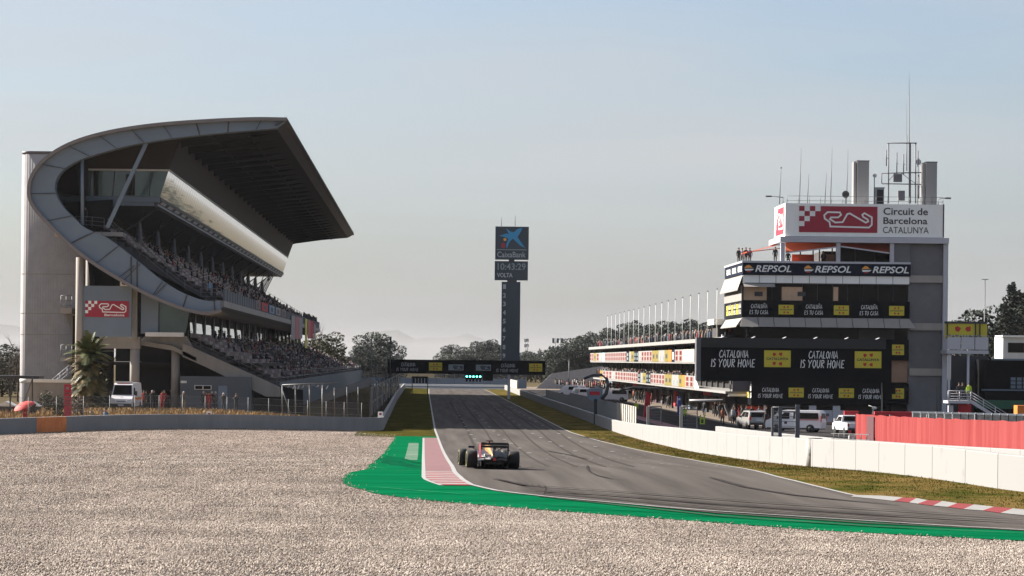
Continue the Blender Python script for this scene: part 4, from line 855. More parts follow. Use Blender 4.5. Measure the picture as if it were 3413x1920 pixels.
# circuit sign block
x0, x1, z0, z1 = RW(1975, 513, 2372, 596, TY)
mb = MB(); mb.box(x0, x1, TY, TY + 8.5, z0, z1, 'white')
mb.box(x1, x1 + .12, TY - .05, TY + .2, z0, z1 + .05, 'fascia')
sg = mb.build("sign_block", tower)
mb = MB(); a, b, c, d = RW(2010, 519, 2207, 585, TY); circuit_logo(mb, (a, TY - .03, c), EX, EZ, b - a, d - c)
mb.build("circuit_sign", sg)
for s_, u0, v0, u1, v1, bo in (("Circuit de", 2222, 523, 2334, 541, .014), ("Barcelona", 2222, 547, 2333, 564, .014), ("CATALUNYA", 2221, 571, 2336, 587, 0)):
    a, b, c, d = RW(u0, v0, u1, v1, TY); mb = MB(); text(mb, s_, (a, TY - .03, c), EX, EZ, b - a, d - c, 'ink', bold=bo); mb.build("sign_lettering", sg)
EYN = Vector((0, -1, 0))
mb = MB(); circuit_logo(mb, (x0 - .03, TY + 7.2, z0 + .3), EYN, EZ, 6.2, z1 - z0 - .6); mb.build("circuit_sign", sg)
# terrace storey under the sign
mb = MB(); fr(mb, 2108, 612, 2238, 660, 'dkglass', TY + 2.4, .2); tw_ = mb.build("terrace_window", tower)
mb = MB()
for u in (2012, 2044, 2060, 2092, 2150, 2200): mb = MB(); fr(mb, u, 612, u + 3, 660, 'frame', TY + 2.3, .1); mb.build("window_frame", tw_)
T1("tan_blind", 1992, 640, 2048, 660, 'awning', TY + 2.25, .05); T1("tan_blind", 2066, 640, 2100, 660, 'tan', TY + 2.25, .05)  # first panel's orange paints in the glow coming through the awning
for u in (1964, 2104, 2239): T1("terrace_column", u, 611, u + 10, 660, 'wmetal', TY - .1, .45)
T1("terrace_side_wall", 2249, 612, 2290, 662, 'panelgrey2', TY + .1, .4)
def awning(u0, va, vb, u1, vc, vd):
    a, b, c, d = W(u0, va, TY + 2.2), W(u0, vb, TY - .2), W(u1, vd, TY - .2), W(u1, vc, TY + 2.2)
    mb = MB(); mb.quad(a, b, c, d, 'awning'); mb.bar(b, c, .13, 'wmetal'); return mb.build("awning", tower)
awning(1976, 604, 636, 2103, 606, 622); awning(2115, 606, 620, 2238, 606, 637)
a, b = W(1970, 612, TY + 5), W(1880, 634, TY + 5)
mb = MB(); mb.quad(a, b, b + Vector((0, 7, 0)), a + Vector((0, 7, 0)), 'awning'); mb.bar(b, a + Vector((0, 0, -.5)), .08, 'awning'); mb.bar(b, b + Vector((0, 7, 0)), .12, 'awning'); mb.build("awning", tower)
# terrace deck, board of the fuel brand, white panels, skirts, windows
SXT = W(1868, 676, TY).x; SBK = TY + 16.5
mb = MB(); x0, x1, z0, z1 = RW(1866, 658, 2290, 663, TY); mb.box(x0, x1, TY - .25, SBK, z0, z1, 'wmetal'); mb.build("deck", tower)
mb = MB(); x0, x1, z0, z1 = RW(1868, 663, 2290, 692, TY); mb.box(x0, x1, TY - .2, SBK - .1, z0, z1, 'navy'); bd = mb.build("fuel_board", tower)
mb = MB(); zc = (z0 + z1) / 2; k_ = (x1 - x0) / 422
for u in (1868, 2018, 2163):
    ox = x0 + (u - 1868) * k_; mb = MB()
    o = Vector((ox + 4 * k_, TY - .23, zc)); w_ = 22 * k_; h_ = 9 * k_
    mb.add([o + EX * (w_ * t) + EZ * (h_ * (.25 + .75 * math.sin(math.pi * min(1, t * 1.1)) * (1 if t < .8 else .6))) for t in [i / 8 for i in range(9)]] + [o + EX * w_ + EZ * h_ * .2, o + EZ * h_ * .1], [tuple(range(11))], 'orange_logo')
    o2 = o - EZ * h_ * .1
    mb.add([o2 + EX * w_ * 1.1, o2 + EX * 0, o2 + EX * w_ * .1 - EZ * h_ * .55, o2 + EX * w_ * .9 - EZ * h_ * .45], [(0, 1, 2, 3)], 'letter')
    mb.add([o2 + EX * w_ * .2 - EZ * h_ * .65, o2 + EX * w_ * .8 - EZ * h_ * .6, o2 + EX * w_ * .6 - EZ * h_ * .95, o2 + EX * w_ * .35 - EZ * h_ * .95], [(0, 1, 2, 3)], 'brick')
    text(mb, "REPSOL", (ox + 31 * k_, TY - .23, zc - 8.5 * k_), EX, EZ, 91 * k_, 17 * k_, 'letter', bold=.02, shear=.25); mb.build("brand_lettering", bd)
for j in range(3):
    mb = MB(); text(mb, "REPSOL", (x0 - .03, TY + 14.5 - j * 5.2, zc - .3), EYN, EZ, 3.8, .6, 'letter', bold=.03, shear=.2); mb.build("brand_lettering", bd)
x0, x1, z0, z1 = RW(1868, 694, 2288, 713, TY); n = 10
for i in range(n):
    mb = MB(); a = x0 + (x1 - x0) * i / n; mb.box(a + .03, a + (x1 - x0) / n - .03, TY, TY + .2, z0, z1, 'white'); mb.build("white_panel", tower)
mb = MB(); mb.box(x0 - .02, x0 + .2, TY + .25, SBK, z0, z1, 'skirt'); mb.box(x0 + .2, x1, TY + .1, TY + .22, z0 - .1, z1 + .1, 'frame'); mb.build("panel_backing", tower)
def skirt(name, va, vb, uo):      # sloping sunshade along the side facing the track and the front
    zt, zb = W(1900, va, TY).z, W(1900, vb, TY).z; xo = SXT - uo; xi = SXT - .02
    mb = MB(); mb.prism([(xi, TY + .02, zt), (xi, TY + .02, zt - .12), (xo, TY + .02, zb), (xo, TY + .02, zb + .1)], (0, SBK - TY, 0), 'skirt'); mb.build(name, tower)
skirt("side_sunshade", 694, 731, .5)
mb = MB(); x0, x1, z0, z1 = RW(1870, 713, 1948, 722, TY); mb.prism([(x0, TY - .02, z1), (x0, TY - .75, z0), (x0, TY - .65, z0), (x0, TY + .1, z1)], (x1 - x0, 0, 0), 'skirt'); mb.build("front_sunshade", tower)
mb = MB(); x0, x1, z0, z1 = RW(1868, 714, 2288, 757, TY); mb.box(x0, x1, TY + .8, SBK - .3, z0, z1, 'dkglass'); wn = mb.build("control_window", tower)
for i in range(12):
    a = x0 + (x1 - x0) * i / 11; mb = MB(); mb.bar((a, TY + .76, z0), (a, TY + .76, z1), .05, 'frame'); mb.build("window_frame", wn)
for u0, u1 in ((1870, 1928), (1966, 2018), (2096, 2108)):
    a, b, c, d = RW(u0, 722, u1, 757, TY + .78); mb = MB(); mb.box(a, b, TY + .66, TY + .71, c, d, 'blind'); mb.build("blind", wn)  # brighter blind colour: sun glowing through them is painted in
for u in (1898, 2006): a, b, c, d = RW(u, 734, u + 20, 745, TY + .7); mb = MB(); mb.box(a, b, TY + .6, TY + .7, c, d, 'frame'); mb.build("monitor", wn)
mb = MB(); a = SXT - .01; mb.box(SXT - .06, SXT + .04, TY + .3, SBK - .35, z0 - .05, z1 - .3, 'skirt'); mb.build("side_blind", tower)
mb = MB(); x0, x1, z0, z1 = RW(1866, 757, 2288, 800, TY); mb.box(x0, x1, TY - .1, SBK - .2, z0, z1, 'blackb'); cb = mb.build("slogan_board", tower)
mb = MB(); k_ = (x1 - x0) / 422
for u in (1885, 2023, 2162):
    ox = x0 + (u - 1866) * k_; mb = MB()
    brush(mb, "CATALUÑA", (ox + 3 * k_, TY - .13, z0 + 23 * k_), EX, EZ, 42 * k_, 10 * k_, 'letter', .1); brush(mb, "ES TU CASA", (ox, TY - .13, z0 + 8 * k_), EX, EZ, 47 * k_, 10 * k_, 'letter', .1); mb.build("slogan", cb)
for u in (1958, 2097, 2236): mb = MB(); cat_logo(mb, (x0 + (u - 1866) * k_, TY - .13, z0 + 8 * k_), EX, EZ, 38 * k_, 24 * k_); mb.build("yellow_logo", cb)
def side_marks(par, x, y0, z0, z1, n=3, st=4.6):
    for j in range(n):
        y = y0 - j * st
        mb = MB(); cat_logo(mb, (x, y, z0 + (z1 - z0) * .2), EYN, EZ, 1.9, (z1 - z0) * .6); mb.build("yellow_logo", par); mb = MB()
        brush(mb, "CATALUÑA", (x, y - 2.2, z0 + (z1 - z0) * .55), EYN, EZ, 2.0, (z1 - z0) * .25, 'letter', .14); brush(mb, "ES TU CASA", (x, y - 2.2, z0 + (z1 - z0) * .2), EYN, EZ, 2.0, (z1 - z0) * .25, 'letter', .14); mb.build("slogan", par)
side_marks(cb, x0 - .03, TY + 14, z0, z1)
skirt("side_sunshade", 800, 823, .6)
mb = MB(); x0, x1, z0, z1 = RW(1866, 800, 2300, 824, TY); xo = SXT - .6
mb.prism([(SXT, TY - .12, z1), (x1 - .55, TY - .12, z1), (x1, TY - 1.0, z0), (SXT - .3, TY - 1.0, z0)], (0, .12, 0), 'skirt')
for i in range(1, 11): a = x0 + (x1 - x0) * i / 11; mb.bar((a, TY - .14, z1), (a, TY - 1.02, z0), .05, 'frame')
mb.build("front_sunshade", tower)
mb = MB(); x0, x1, z0, z1 = RW(1880, 824, 2288, 860, TY); mb.box(x0, x1, TY + .9, TY + 1.1, z0, z1, 'dkglass'); mb.build("lower_window", tower)
T1("red_drape", 2160, 828, 2250, 856, 'garage', TY + .7, .1)
mb = MB(); a = W(1822, 850, TY); mb.tube([(a.x, TY + 2, W(0, 860, TY).z), (a.x, TY + 2, W(0, 822, TY).z)], .09, 'wmetal'); mb.build("prop", tower)
# floors behind the big screen and the lower board
T1("tan_window", 2243, 905, 2284, 962, 'tan', TY + .4, .1)
for v in (855, 965):
    mb = MB(); x0, x1, z0, z1 = fr(mb, 2238, v, 2286, v + 52, 'blackb', TY - .1, .3); o = mb.build("slogan_board", tower)
    mb = MB(); a, b, c, d = RW(2244, v + 12, 2274, v + 38, TY - .12); cat_logo(mb, (a, TY - .12, c), EX, EZ, b - a, d - c); mb.build("slogan_print", o)
mb = MB(); x0, x1, z0, z1 = RW(1888, 960, 2240, 1020, TY); mb.box(x0, x1, TY - .5, TY + 12, z0, z1, 'blackb'); cb = mb.build("slogan_board", tower)
mb = MB(); k_ = (x1 - x0) / 352
for u in (1905, 2031, 2157):
    ox = x0 + (u - 1888) * k_; mb = MB(); brush(mb, "CATALONIA", (ox + 10 * k_, TY - .53, z0 + 33 * k_), EX, EZ, 43 * k_, 10 * k_, 'letter', .1); brush(mb, "IS YOUR HOME", (ox, TY - .53, z0 + 18 * k_), EX, EZ, 63 * k_, 10 * k_, 'letter', .1); mb.build("slogan", cb)
for u in (1982, 2108): mb = MB(); cat_logo(mb, (x0 + (u - 1888) * k_, TY - .53, z0 + 20 * k_), EX, EZ, 38 * k_, 24 * k_); mb.build("yellow_logo", cb)
side_marks(cb, x0 - .03, TY + 10.5, z0 + .3, z1 - .1, 3, 3.6)
mb = MB(); mb.box(SXT, xr[0], TY + 2, TY + 2.2, W(0, 905, TY).z, W(0, 860, TY).z, 'dark'); mb.build("recess", tower)
x0, x1, z0, z1 = RW(1900, 1020, 2240, 1062, TY)
mb = MB(); mb.box(x0, x1, TY + 1.2, TY + 1.5, GZT - .2, z1, 'garage'); mb.build("ground_floor_wall", tower)
for u0, u1, v in ((2082, 2122, 1016), (2084, 2122, 1040)): pass
T1("white_base_wall", 2030, 1032, 2122, 1085, 'wmetal', TY - .3, .3); T1("stone_base", 2040, 1062, 2124, 1090, 'tan', TY - .35, .1)
for u in (2034, 2094): mb = MB(); a, b, c, d = RW(u, 1010, u + 18, 1034, TY); mb.box(a, b, TY - .45, TY - .1, c - 2.5, d, 'wmetal'); mb.build("base_column", tower)
T1("wall_vent", 2075, 1040, 2086, 1047, 'panelgrey2', TY - .36, .05)
T1("red_door", 1878, 1022, 1925, 1060, 'awning', TY + .3, .2)
mb = MB(); a, b, c, d = RW(1921, 1012, 1925, 1060, TY); mb.box(a, b, TY - .1, TY + .2, GZT, d, 'white'); mb.build("door_post", tower)
# ------------------------------------------------------------------ roof gear, each piece on its own
RZ = W(2100, 512, TY).z
def roof_thing(name, u, v, D, label, cat): p = W(u, v, D); return thing(name, (p.x, D, RZ), label, cat)
for (uL, u0, u1, v0, lab) in ((2148, 2156, 2186, 405, "tall silver ventilation duct on the tower roof beside the small dish"), (2321, 2329, 2357, 408, "tall silver ventilation duct on the tower roof beyond the antenna frame")):
    o = roof_thing("roof_duct", (u0 + u1) / 2, 510, TY + 3, lab, "duct")
    mb = MB(); a, b, c, d = RW(u0, v0, u1, 511, TY + 3); mb.box(a, b, TY + 3, TY + 4.2, RZ - .05, d, 'vent'); mb.build("duct", o)
    mb = MB(); a2, b2, c, d2 = RW(uL, v0 + 1, u0 - 1, 511, TY + 3); mb.box(a2, b2 - .03, TY + 3.2, TY + 4.4, RZ - .05, d2, 'vent'); mb.build("duct", o)
    mb = MB(); mb.box(a - .04, b + .04, TY + 2.97, TY + 4.24, d - .02, d + .06, 'fascia'); mb.build("cap", o)
for k_, (u, vt, vtip, lab) in enumerate(((1961, 432, 431, "thin pale whip antenna at the roof corner of the tower"), (2011, 400, 372, "tall dark whip antenna, first of three along the tower roof rail"), (2031, 448, 446, "short whip antenna between the tall ones on the tower roof"), (2075, 445, 444, "short dark whip antenna close beside the tall middle one"), (2089, 400, 370, "tall dark whip antenna in the middle of the tower roof rail"), (2129, 415, 375, "tall thin whip antenna near the small roof dish"))):
    p = W(u, 511, TY + 2); o = thing("whip_antenna", (p.x, TY + 2, RZ), lab, "antenna", "whip antennas on the tower roof")
    zt, zz = W(u, vt, TY + 2).z, W(u, vtip, TY + 2).z
    mb = MB(); mb.tube([(p.x, TY + 2, RZ), (p.x + .1, TY + 2, zt)], .05, 'wire', 5, .03); mb.build("mast", o)
    mb = MB(); mb.tube([(p.x + .1, TY + 2, zt - .05), (p.x + .12, TY + 2, max(zz, zt + .4))], .018, 'wire', 4); mb.build("whip", o)
    if u == 1961: mb = MB(); mb.ell((p.x + .12, TY + 2, zt + .4), (.09, .09, .09), 'wire'); mb.build("tip", o)
fm = roof_thing("antenna_frame", 2268, 512, TY + 4, "dark steel antenna frame with a very tall mast on the tower roof", "antenna frame")
D = TY + 4
def q(u, v, dy=0): p = W(u, v, D); return Vector((p.x, D + dy, p.z))
for u in (2235, 2290, 2303):
    mb = MB(); mb.tube([q(u, 512), q(u, 360)], .07, 'wire', 5); mb.build("post", fm)
mb = MB(); mb.tube([q(2232, 360), q(2306, 360)], .06, 'wire', 5); mb.tube([q(2218, 436), q(2318, 434)], .06, 'wire', 5); mb.tube([q(2218, 462), q(2318, 464)], .06, 'wire', 5); mb.tube([q(2218, 436), q(2218, 462)], .05, 'wire', 5); mb.tube([q(2235, 455), q(2252, 436)], .04, 'wire', 4); mb.tube([q(2268, 436), q(2303, 462)], .04, 'wire', 4); mb.tube([q(2290, 360), q(2303, 360)], .05, 'wire', 4)
mb.build("cross_beam", fm)
mb = MB(); mb.tube([q(2287, 512), q(2287, 240)], .06, 'wire', 5, .035); mb.tube([q(2287, 240), q(2287, 183)], .03, 'wire', 4, .012); mb.build("mast", fm)
mb = MB(); mb.tube([q(2281, 430), q(2281, 340)], .05, 'wire', 5); mb.tube([q(2281, 340), q(2281, 260)], .016, 'wire', 4); mb.build("mast", fm)
for u, v0, v1 in ((2229, 378, 418), (2255, 384, 440), (2272, 388, 440), (2308, 380, 420), (2310, 440, 500)):
    mb = MB(); mb.tube([q(u, v1, -.2), q(u, v0, -.2)], .06, 'wire', 5); mb.tube([q(u, (v0 + v1) / 2, -.2), q(u + 5, (v0 + v1) / 2, 0)], .03, 'wire', 4); mb.build("dipole", fm)
for u0, v0, u1, v1 in ((2247, 438, 2268, 458), (2258, 480, 2275, 505)): mb = MB(); a, b, c, d = RW(u0, v0, u1, v1, D); mb.box(a, b, D - .3, D + .3, c, d, 'wire'); mb.build("radio_box", fm)
def dish(u, v, r, D, label, m='wmetal', stand_=True):
    p = W(u, v, D); o = thing("roof_dish", (p.x, D, RZ), label, "dish")
    mb = MB(); n_ = 12; vv = [(p.x, D + .12, p.z)] + [(p.x + r * math.cos(6.283 * j / n_), D - .1, p.z + r * math.sin(6.283 * j / n_)) for j in range(n_)]
    mb.add(vv, [(0, 1 + j, 1 + (j + 1) % n_) for j in range(n_)], m, True); mb.build("reflector", o)
    mb = MB(); mb.tube([(p.x, D + .13, p.z), (p.x, D + .13, RZ)], .05, 'wire', 5); mb.build("dish_post", o)
dish(2127, 489, .38, TY + 1.5, "dark round dish at the roof rail near the first duct", 'dksteel'); dish(2310, 408, .3, TY + 4.5, "small pale dish high beside the antenna frame"); dish(2200, 442, .22, TY + 3.4, "small white dish between the duct and the frame")
mb = MB(); a, b, c, d = RW(2203, 470, 2224, 509, TY + 3); mb.box(a, b, TY + 3, TY + 4, RZ, d - .15, 'panelgrey'); o = tag(mb.build("cooling_unit"), "small grey cooling unit on the tower roof beside the duct", "cooling unit")
mb = MB(); mb.box(a + .1, b - .1, TY + 2.97, TY + 3, RZ + .2, d - .3, 'dark'); mb.box(a - .05, b + .05, TY + 2.95, TY + 4.05, d - .15, d - .05, 'wire'); mb.build("grille", o)
rl = thing("roof_railing", (W(2150, 510, TY).x, TY + .3, RZ), "thin metal safety railing around the tower roof", "railing")
rail("rail", [(W(u, 510, TY + .3).x, TY + .3, RZ) for u in range(1980, 2375, 28)], .75, 'steel', rl, 1, .022)
for k_, (u, s_) in enumerate(((1945, -1), (2380, 1))):
    p = W(u + (25 if s_ < 0 else -20), 500, TY + .5); e_ = W(u - (12 if s_ < 0 else -4), 492, TY + .5)
    o = thing("roof_floodlight", (p.x, TY + .5, RZ), ("dark floodlight arm over the track side corner of the tower roof", "dark floodlight arm over the paddock side corner of the tower roof")[k_], "floodlight", "floodlights on the tower roof")
    mb = MB(); mb.tube([(p.x, TY + .5, RZ), (p.x, TY + .5, RZ + .6), (e_.x, TY + .5, RZ + .75)], .05, 'wire', 5); mb.build("arm", o)
    mb = MB(); mb.box(e_.x - .3, e_.x + .3, TY + .3, TY + .7, RZ + .62, RZ + .76, 'wire'); mb.build("lamp", o)

# ------------------------------------------------------------------ big black advertising screen on its pole
LD = 226.0
led = thing("advertising_screen", (W(2232, 1060, LD).x, LD, gz(43, LD)), "big black advertising screen reading CATALONIA IS YOUR HOME on a thick pole", "screen")
x0, x1, z0, z1 = RW(1752, 852, 2243, 960, LD)
mb = MB(); mb.box(x0, x1, LD, LD + 1.0, z0, z1, 'blackb'); mb.build("screen_body", led)
mb = MB(); k_ = (x1 - x0) / 491
mb.box(x0 - .03, x0 + .35, LD - .12, LD + 1.02, z0 - .02, z1 + .02, 'wire'); mb.box(x0 + .35, x1 - .5, LD - .1, LD - .002, z1 - .8, z1 + .02, 'carbon'); mb.build("screen_border", led)
mb = MB()
for u in (1788, 2013):
    ox = x0 + (u - 1752) * k_; mb = MB()
    brush(mb, "CATALONIA", (ox + 20 * k_, LD - .02, z0 + 59 * k_), EX, EZ, 75 * k_, 18 * k_, 'letter', .1); brush(mb, "IS YOUR HOME", (ox, LD - .02, z0 + 35 * k_), EX, EZ, 112 * k_, 20 * k_, 'letter', .1); mb.build("slogan", led)
for u in (1922, 2150): mb = MB(); cat_logo(mb, (x0 + (u - 1752) * k_, LD - .02, z0 + 36 * k_), EX, EZ, 67 * k_, 42 * k_); mb.build("yellow_logo", led)
mb = MB(); a, b, c, d = RW(2222, 940, 2243, 1080, LD); mb.box(a, b, LD + .3, LD + 1.1, gz(43, LD) - .2, d, 'blackb'); mb.box(b - .1, b + .35, LD + .2, LD + 1.0, W(0, 962, LD).z - .2, W(0, 932, LD).z - .3, 'blackb'); mb.build("pole", led)
for i in range(6):
    p = x0 + 2 + i * 2.6; mb = MB(); mb.bar((p, LD + .3, z1), (p + .25, LD - .25, z1 + .14), .06, 'wmetal'); mb.build("lamp_arm", led)

# ------------------------------------------------------------------ pit building with its banners and flagpoles
PX, PYN, PYF = 31.2, 284.0, 518.0
pit = thing("pit_building", (38, PYN, gz(38, PYN)), "long low white pit garage building with two rows of coloured banners and a crowded roof", "building")
def zb(k): return CAM_Z - k * PX        # height whose picture slope k is read per metre of offset
mb = MB(); mb.box(PX + .1, 50, PYN, PYF, 6.3, 6.6, 'bwhite'); mb.box(PX - .35, PX + .2, PYN, PYF, 6.3, 6.75, 'bwhite'); mb.build("roof_slab", pit)
mb = MB(); mb.box(PX + 2.6, 50, PYN, PYF, 4.1, 6.3, 'dark'); mb.build("upper_storey", pit)
mb = MB(); mb.box(PX, PX + 3, PYN, PYF, 3.9, 4.1, 'bwhite'); mb.build("upper_floor_edge", pit)
mb = MB(); mb.box(PX - .5, 50, PYN - 6, 500, .86, 1.1, 'bwhite'); mb.build("lower_floor_edge", pit)
mb = MB(); mb.box(PX + 3.4, 50, PYN, PYF, 1.1, 3.9, 'dark'); mb.build("middle_storey", pit)
mb = MB(); y = PYN + 4
while y < PYF: mb.box(PX + 3.2, PX + 3.35, y, y + .6, 1.1, 3.86, 'brown'); y += 6.5
mb.build("middle_pier", pit)
mb = MB(); mb.box(PX + 3.6, 52, PYN - 8, PYF, gz(33, 400) - .2, .8, 'garage'); mb.build("garage_wall", pit)
cols = ['maroon', 'navy', 'dksteel', 'blackb', 'kiosk', 'garage', 'panelgrey', 'navy', 'cloth_red', 'dksteel', 'kiosk']
for i in range(22):
    y = PYN + i * 10.4
    mb = MB(); mb.box(PX + 3.5, PX + 3.58, y, y + 6.6, gz(33, 400), -.1, ('dark', 'garage', 'navy')[i % 3]); mb.build("garage_door", pit)
    mb = MB(); mb.box(PX + 3.2, PX + 3.5, y + 7.0, y + 9.8, gz(33, 400), .3, cols[i % 11]); mb.build("garage_pier", pit)
    mb = MB(); mb.box(PX + 3.0, PX + 3.3, y, y + 9.6, .05, .55, cols[(i * 4 + 3) % 11]); mb.build("garage_sign", pit)
def banner(mb, x, ya, yb, za, zb_, kind):
    """One printed panel facing the track."""
    base = {'r': 'bwhite', 'w': 'bwhite', 'y': 'byellow', 'k': 'blackb', 'c': 'cyan', 'o': 'orange', 'n': 'navy', 'g': 'litpanel'}[kind]
    mb.box(x, x + .04, ya, yb, za, zb_, base); h = zb_ - za; wdt = yb - ya; xx = x - .02
    def pat(f0, f1, g0, g1, m): mb.quad((xx, ya + wdt * f1, za + h * g0), (xx, ya + wdt * f0, za + h * g0), (xx, ya + wdt * f0, za + h * g1), (xx, ya + wdt * f1, za + h * g1), m)
    if kind == 'r': pat(.18, .8, .10, .46, 'bred'); pat(.18, .8, .54, .9, 'bred'); pat(.4, .58, .16, .40, 'bwhite2'); pat(.4, .58, .6, .84, 'bwhite2'); pat(.4, .6, .2, .36, 'letter') if False else None
    if kind == 'w': pat(.3, .7, .15, .5, 'dgrey')
    if kind == 'y': pat(.3, .7, .3, .65, 'ink')
    if kind == 'k': pat(.3, .7, .15, .42, 'dgrey'); pat(.3, .7, .55, .85, 'dgrey')
    if kind == 'n': pat(.3, .7, .2, .8, 'letter')
M['bwhite2'] = M['bwhite']
def u_y(u, x): return x / ray(u, 1180)[0]
seq = [(195, 232, 'rr'), (232, 256, 'y'), (256, 316, 'rw'), (316, 335, 'c'), (335, 425, 'rrrrrr'), (425, 548, 'rrrrrrr'), (548, 575, 'k'), (575, 590, 'w'), (590, 622, 'y'), (622, 664, 'kk'), (664, 692, 'w'), (692, 796, 'rrrr'), (796, 860, 'yy'), (860, 916, 'ww'), (916, 955, 'y'), (955, 984, 'o'), (984, 1016, 'n'), (1016, 1092, 'rr'), (1092, 1206, 'gg')]
mbn = 0
for c0, c1, ks in seq:
    ya, yb = u_y(1900 + c1 / 2.898, PX), u_y(1900 + c0 / 2.898, PX); n = len(ks)
    for j, k_ in enumerate(ks):
        mb = MB(); a = yb + (ya - yb) * j / n; b = yb + (ya - yb) * (j + 1) / n; banner(mb, PX - .06, b + .02, a - .02, 4.1, 5.62, k_); mb.build("banner", pit)
seq2 = [(292, 350, 'yr'), (350, 440, 'rrw'), (440, 545, 'rrrr'), (545, 660, 'rrrrrr'), (660, 686, 'k'), (686, 706, 'w'), (706, 740, 'y'), (740, 785, 'kk'), (785, 920, 'rrrrr'), (920, 990, 'yy'), (990, 1055, 'ww'), (1055, 1090, 'y'), (1090, 1120, 'o'), (1120, 1200, 'rr')]
for c0, c1, ks in seq2:
    ya, yb = u_y(1900 + c1 / 2.898, PX - .5), u_y(1900 + c0 / 2.898, PX - .5); n = len(ks)
    for j, k_ in enumerate(ks):
        mb = MB(); a = yb + (ya - yb) * j / n; b = yb + (ya - yb) * (j + 1) / n; banner(mb, PX - .56, b + .02, a - .02, 1.1, 2.5, k_); mb.build("banner", pit)
mb = MB(); mb.prism([(PX - .5, ya, 1.1), (PX - .5, ya - 5, 1.1), (PX - .5, ya, 2.5)], (.1, 0, 0), 'white'); mb.build("banner_end", pit)
mb = MB(); mb.box(PX - .2, PX + 3, PYN - 6.05, PYN - 5.7, .6, .85, 'white'); mb.box(PX, PX + 9, PYN - 8, PYN - 7.8, 1.1, 3.9, 'fascia'); mb.build("end_landing", pit)
rail("end_rail", [(PX, PYN - 6, 1.1), (PX + 2, PYN - 6, 1.1), (PX + 4, PYN - 6, 1.1)], 1.1, 'steel', pit)
for i in range(19):
    inv = (1 / 603.0) + (1 / 969.0 - 1 / 603.0) * i / 18; Y = PX * FPX * inv
    o = thing("flagpole", (PX - .2, Y, 6.8), "slim bare white flagpole standing along the pit building roof edge", "flagpole", "bare flagpoles along the pit roof")
    mb = MB(); mb.tube([(PX - .2, Y, 6.2), (PX - .2, Y, 11.9)], .045, 'white', 6, .028); mb.build("pole", o)
    mb = MB(); mb.ell((PX - .2, Y, 11.95), (.09, .09, .09), 'wire'); mb.build("finial", o)
# low entrance block between pit building and tower
mb = MB(); x0, x1, z0, z1 = RW(1795, 803, 1866, 850, 290); mb.box(x0, x1 + 1, 290, 296, z1 - .6, z1, 'white'); mb.box(x0 + .5, x1 + 1, 290.5, 296, z0 - 2, z1 - .6, 'garage'); o = tag(mb.build("roof_pavilion"), "small white roofed pavilion on the pit roof against the tower", "pavilion")

# ------------------------------------------------------------------ annex, stair and things right of the tower
AD = 272.0
ann = thing("balcony_annex", (W(2432, 1000, AD).x, AD, gz(48, AD)), "small white balcony on slim legs with a yellow printed banner beside the tower", "balcony")
mb = MB(); x0, x1, z0, z1 = RW(2382, 848, 2487, 890, AD); mb.box(x0, x1, AD, AD + 4, z0, z0 + .35, 'wmetal'); mb.build("deck", ann)
for i in range(3): mb = MB(); a = x0 + (x1 - x0) * i / 3; mb.box(a + .04, a + (x1 - x0) / 3 - .04, AD - .05, AD, z0 + .42, z1, 'wmetal'); mb.build("railing_panel", ann)
rail("handrail", [(x0, AD - .05, z1), ((x0 + x1) / 2, AD - .05, z1), (x1, AD - .05, z1)], .12, 'wmetal', ann, 0)
mb = MB(); a, b, c, d = RW(2380, 811, 2486, 852, AD); mb.box(a, b, AD + .6, AD + .7, c, d, 'yellow'); mb.box(a, b, AD + .5, AD + 1, d - .12, d + .1, 'frame')
for u in (2384, 2455, 2466): p = W(u, 830, AD).x; mb.box(p, p + .12, AD + .45, AD + .6, c, d, 'frame')
bn = mb.build("banner", ann)
mb = MB(); h_ = d - c
for cx, rot in ((.30, .2), (.55, .8)):
    mb = MB(); mb.add([(a + (b - a) * cx + h_ * r_ * math.cos(t_ + rot), AD + .57, c + h_ * .6 + h_ * r_ * math.sin(t_ + rot)) for t_, r_ in ((0, .22), (1.4, .17), (2.4, .2), (3.6, .18), (4.8, .2))], [tuple(range(5))], 'brick'); mb.build("red_mark", bn)
mb = MB(); text(mb, "CATALUNYA", (a + .2, AD + .57, c - .1), EX, EZ, (b - a) * .85, h_ * .3, 'ink', bold=.04); mb.build("print", bn)
for u in (2388, 2436): mb = MB(); p = W(u, 950, AD).x; mb.tube([(p, AD + .2, gz(48, AD) - .1), (p, AD + .2, z0)], .13, 'wmetal', 8); mb.build("leg", ann)
sta = thing("metal_stair", (W(2445, 1030, 262).x, 262, gz(48, 262)), "white metal landing and stair with tube railings descending beside the tower", "stair")
mb = MB(); x0, x1, z0, z1 = RW(2385, 1008, 2442, 1015, 262); mb.box(x0, x1, 262, 264.5, z0, z1, 'wmetal'); mb.build("landing", sta)
rail("landing_rail", [(x0, 262, z1), ((x0 + x1) / 2, 262, z1), (x1, 262, z1)], .95, 'wmetal', sta, 3, .035)
a, b = W(2442, 1010, 262), W(2530, 1064, 262); mb = MB(); mb.bar(a, b, .12, 'wmetal', .3); mb.build("stringer", sta)
rail("stair_rail", [a + (b - a) * t for t in (0, .36, .7, 1)], .95, 'wmetal', sta, 3, .035)
mb = MB(); a, b, c, d = RW(2386, 1020, 2398, 1062, 262.5); mb.box(a, b, 262.5, 263, gz(48, 262), d, 'wmetal'); mb.build("support", sta)
def solid(name, label, cat, u0, v0, u1, v1, D, th, m, ground=True, extra=None):
    x0, x1, z0, z1 = RW(u0, v0, u1, v1, D); mb = MB(); mb.box(x0, x1, D, D + th, gz(x0, D) - .1 if ground else z0, z1, m)
    if extra: extra(mb, x0, x1, z0, z1, D)
    return tag(mb.build(name), label, cat)
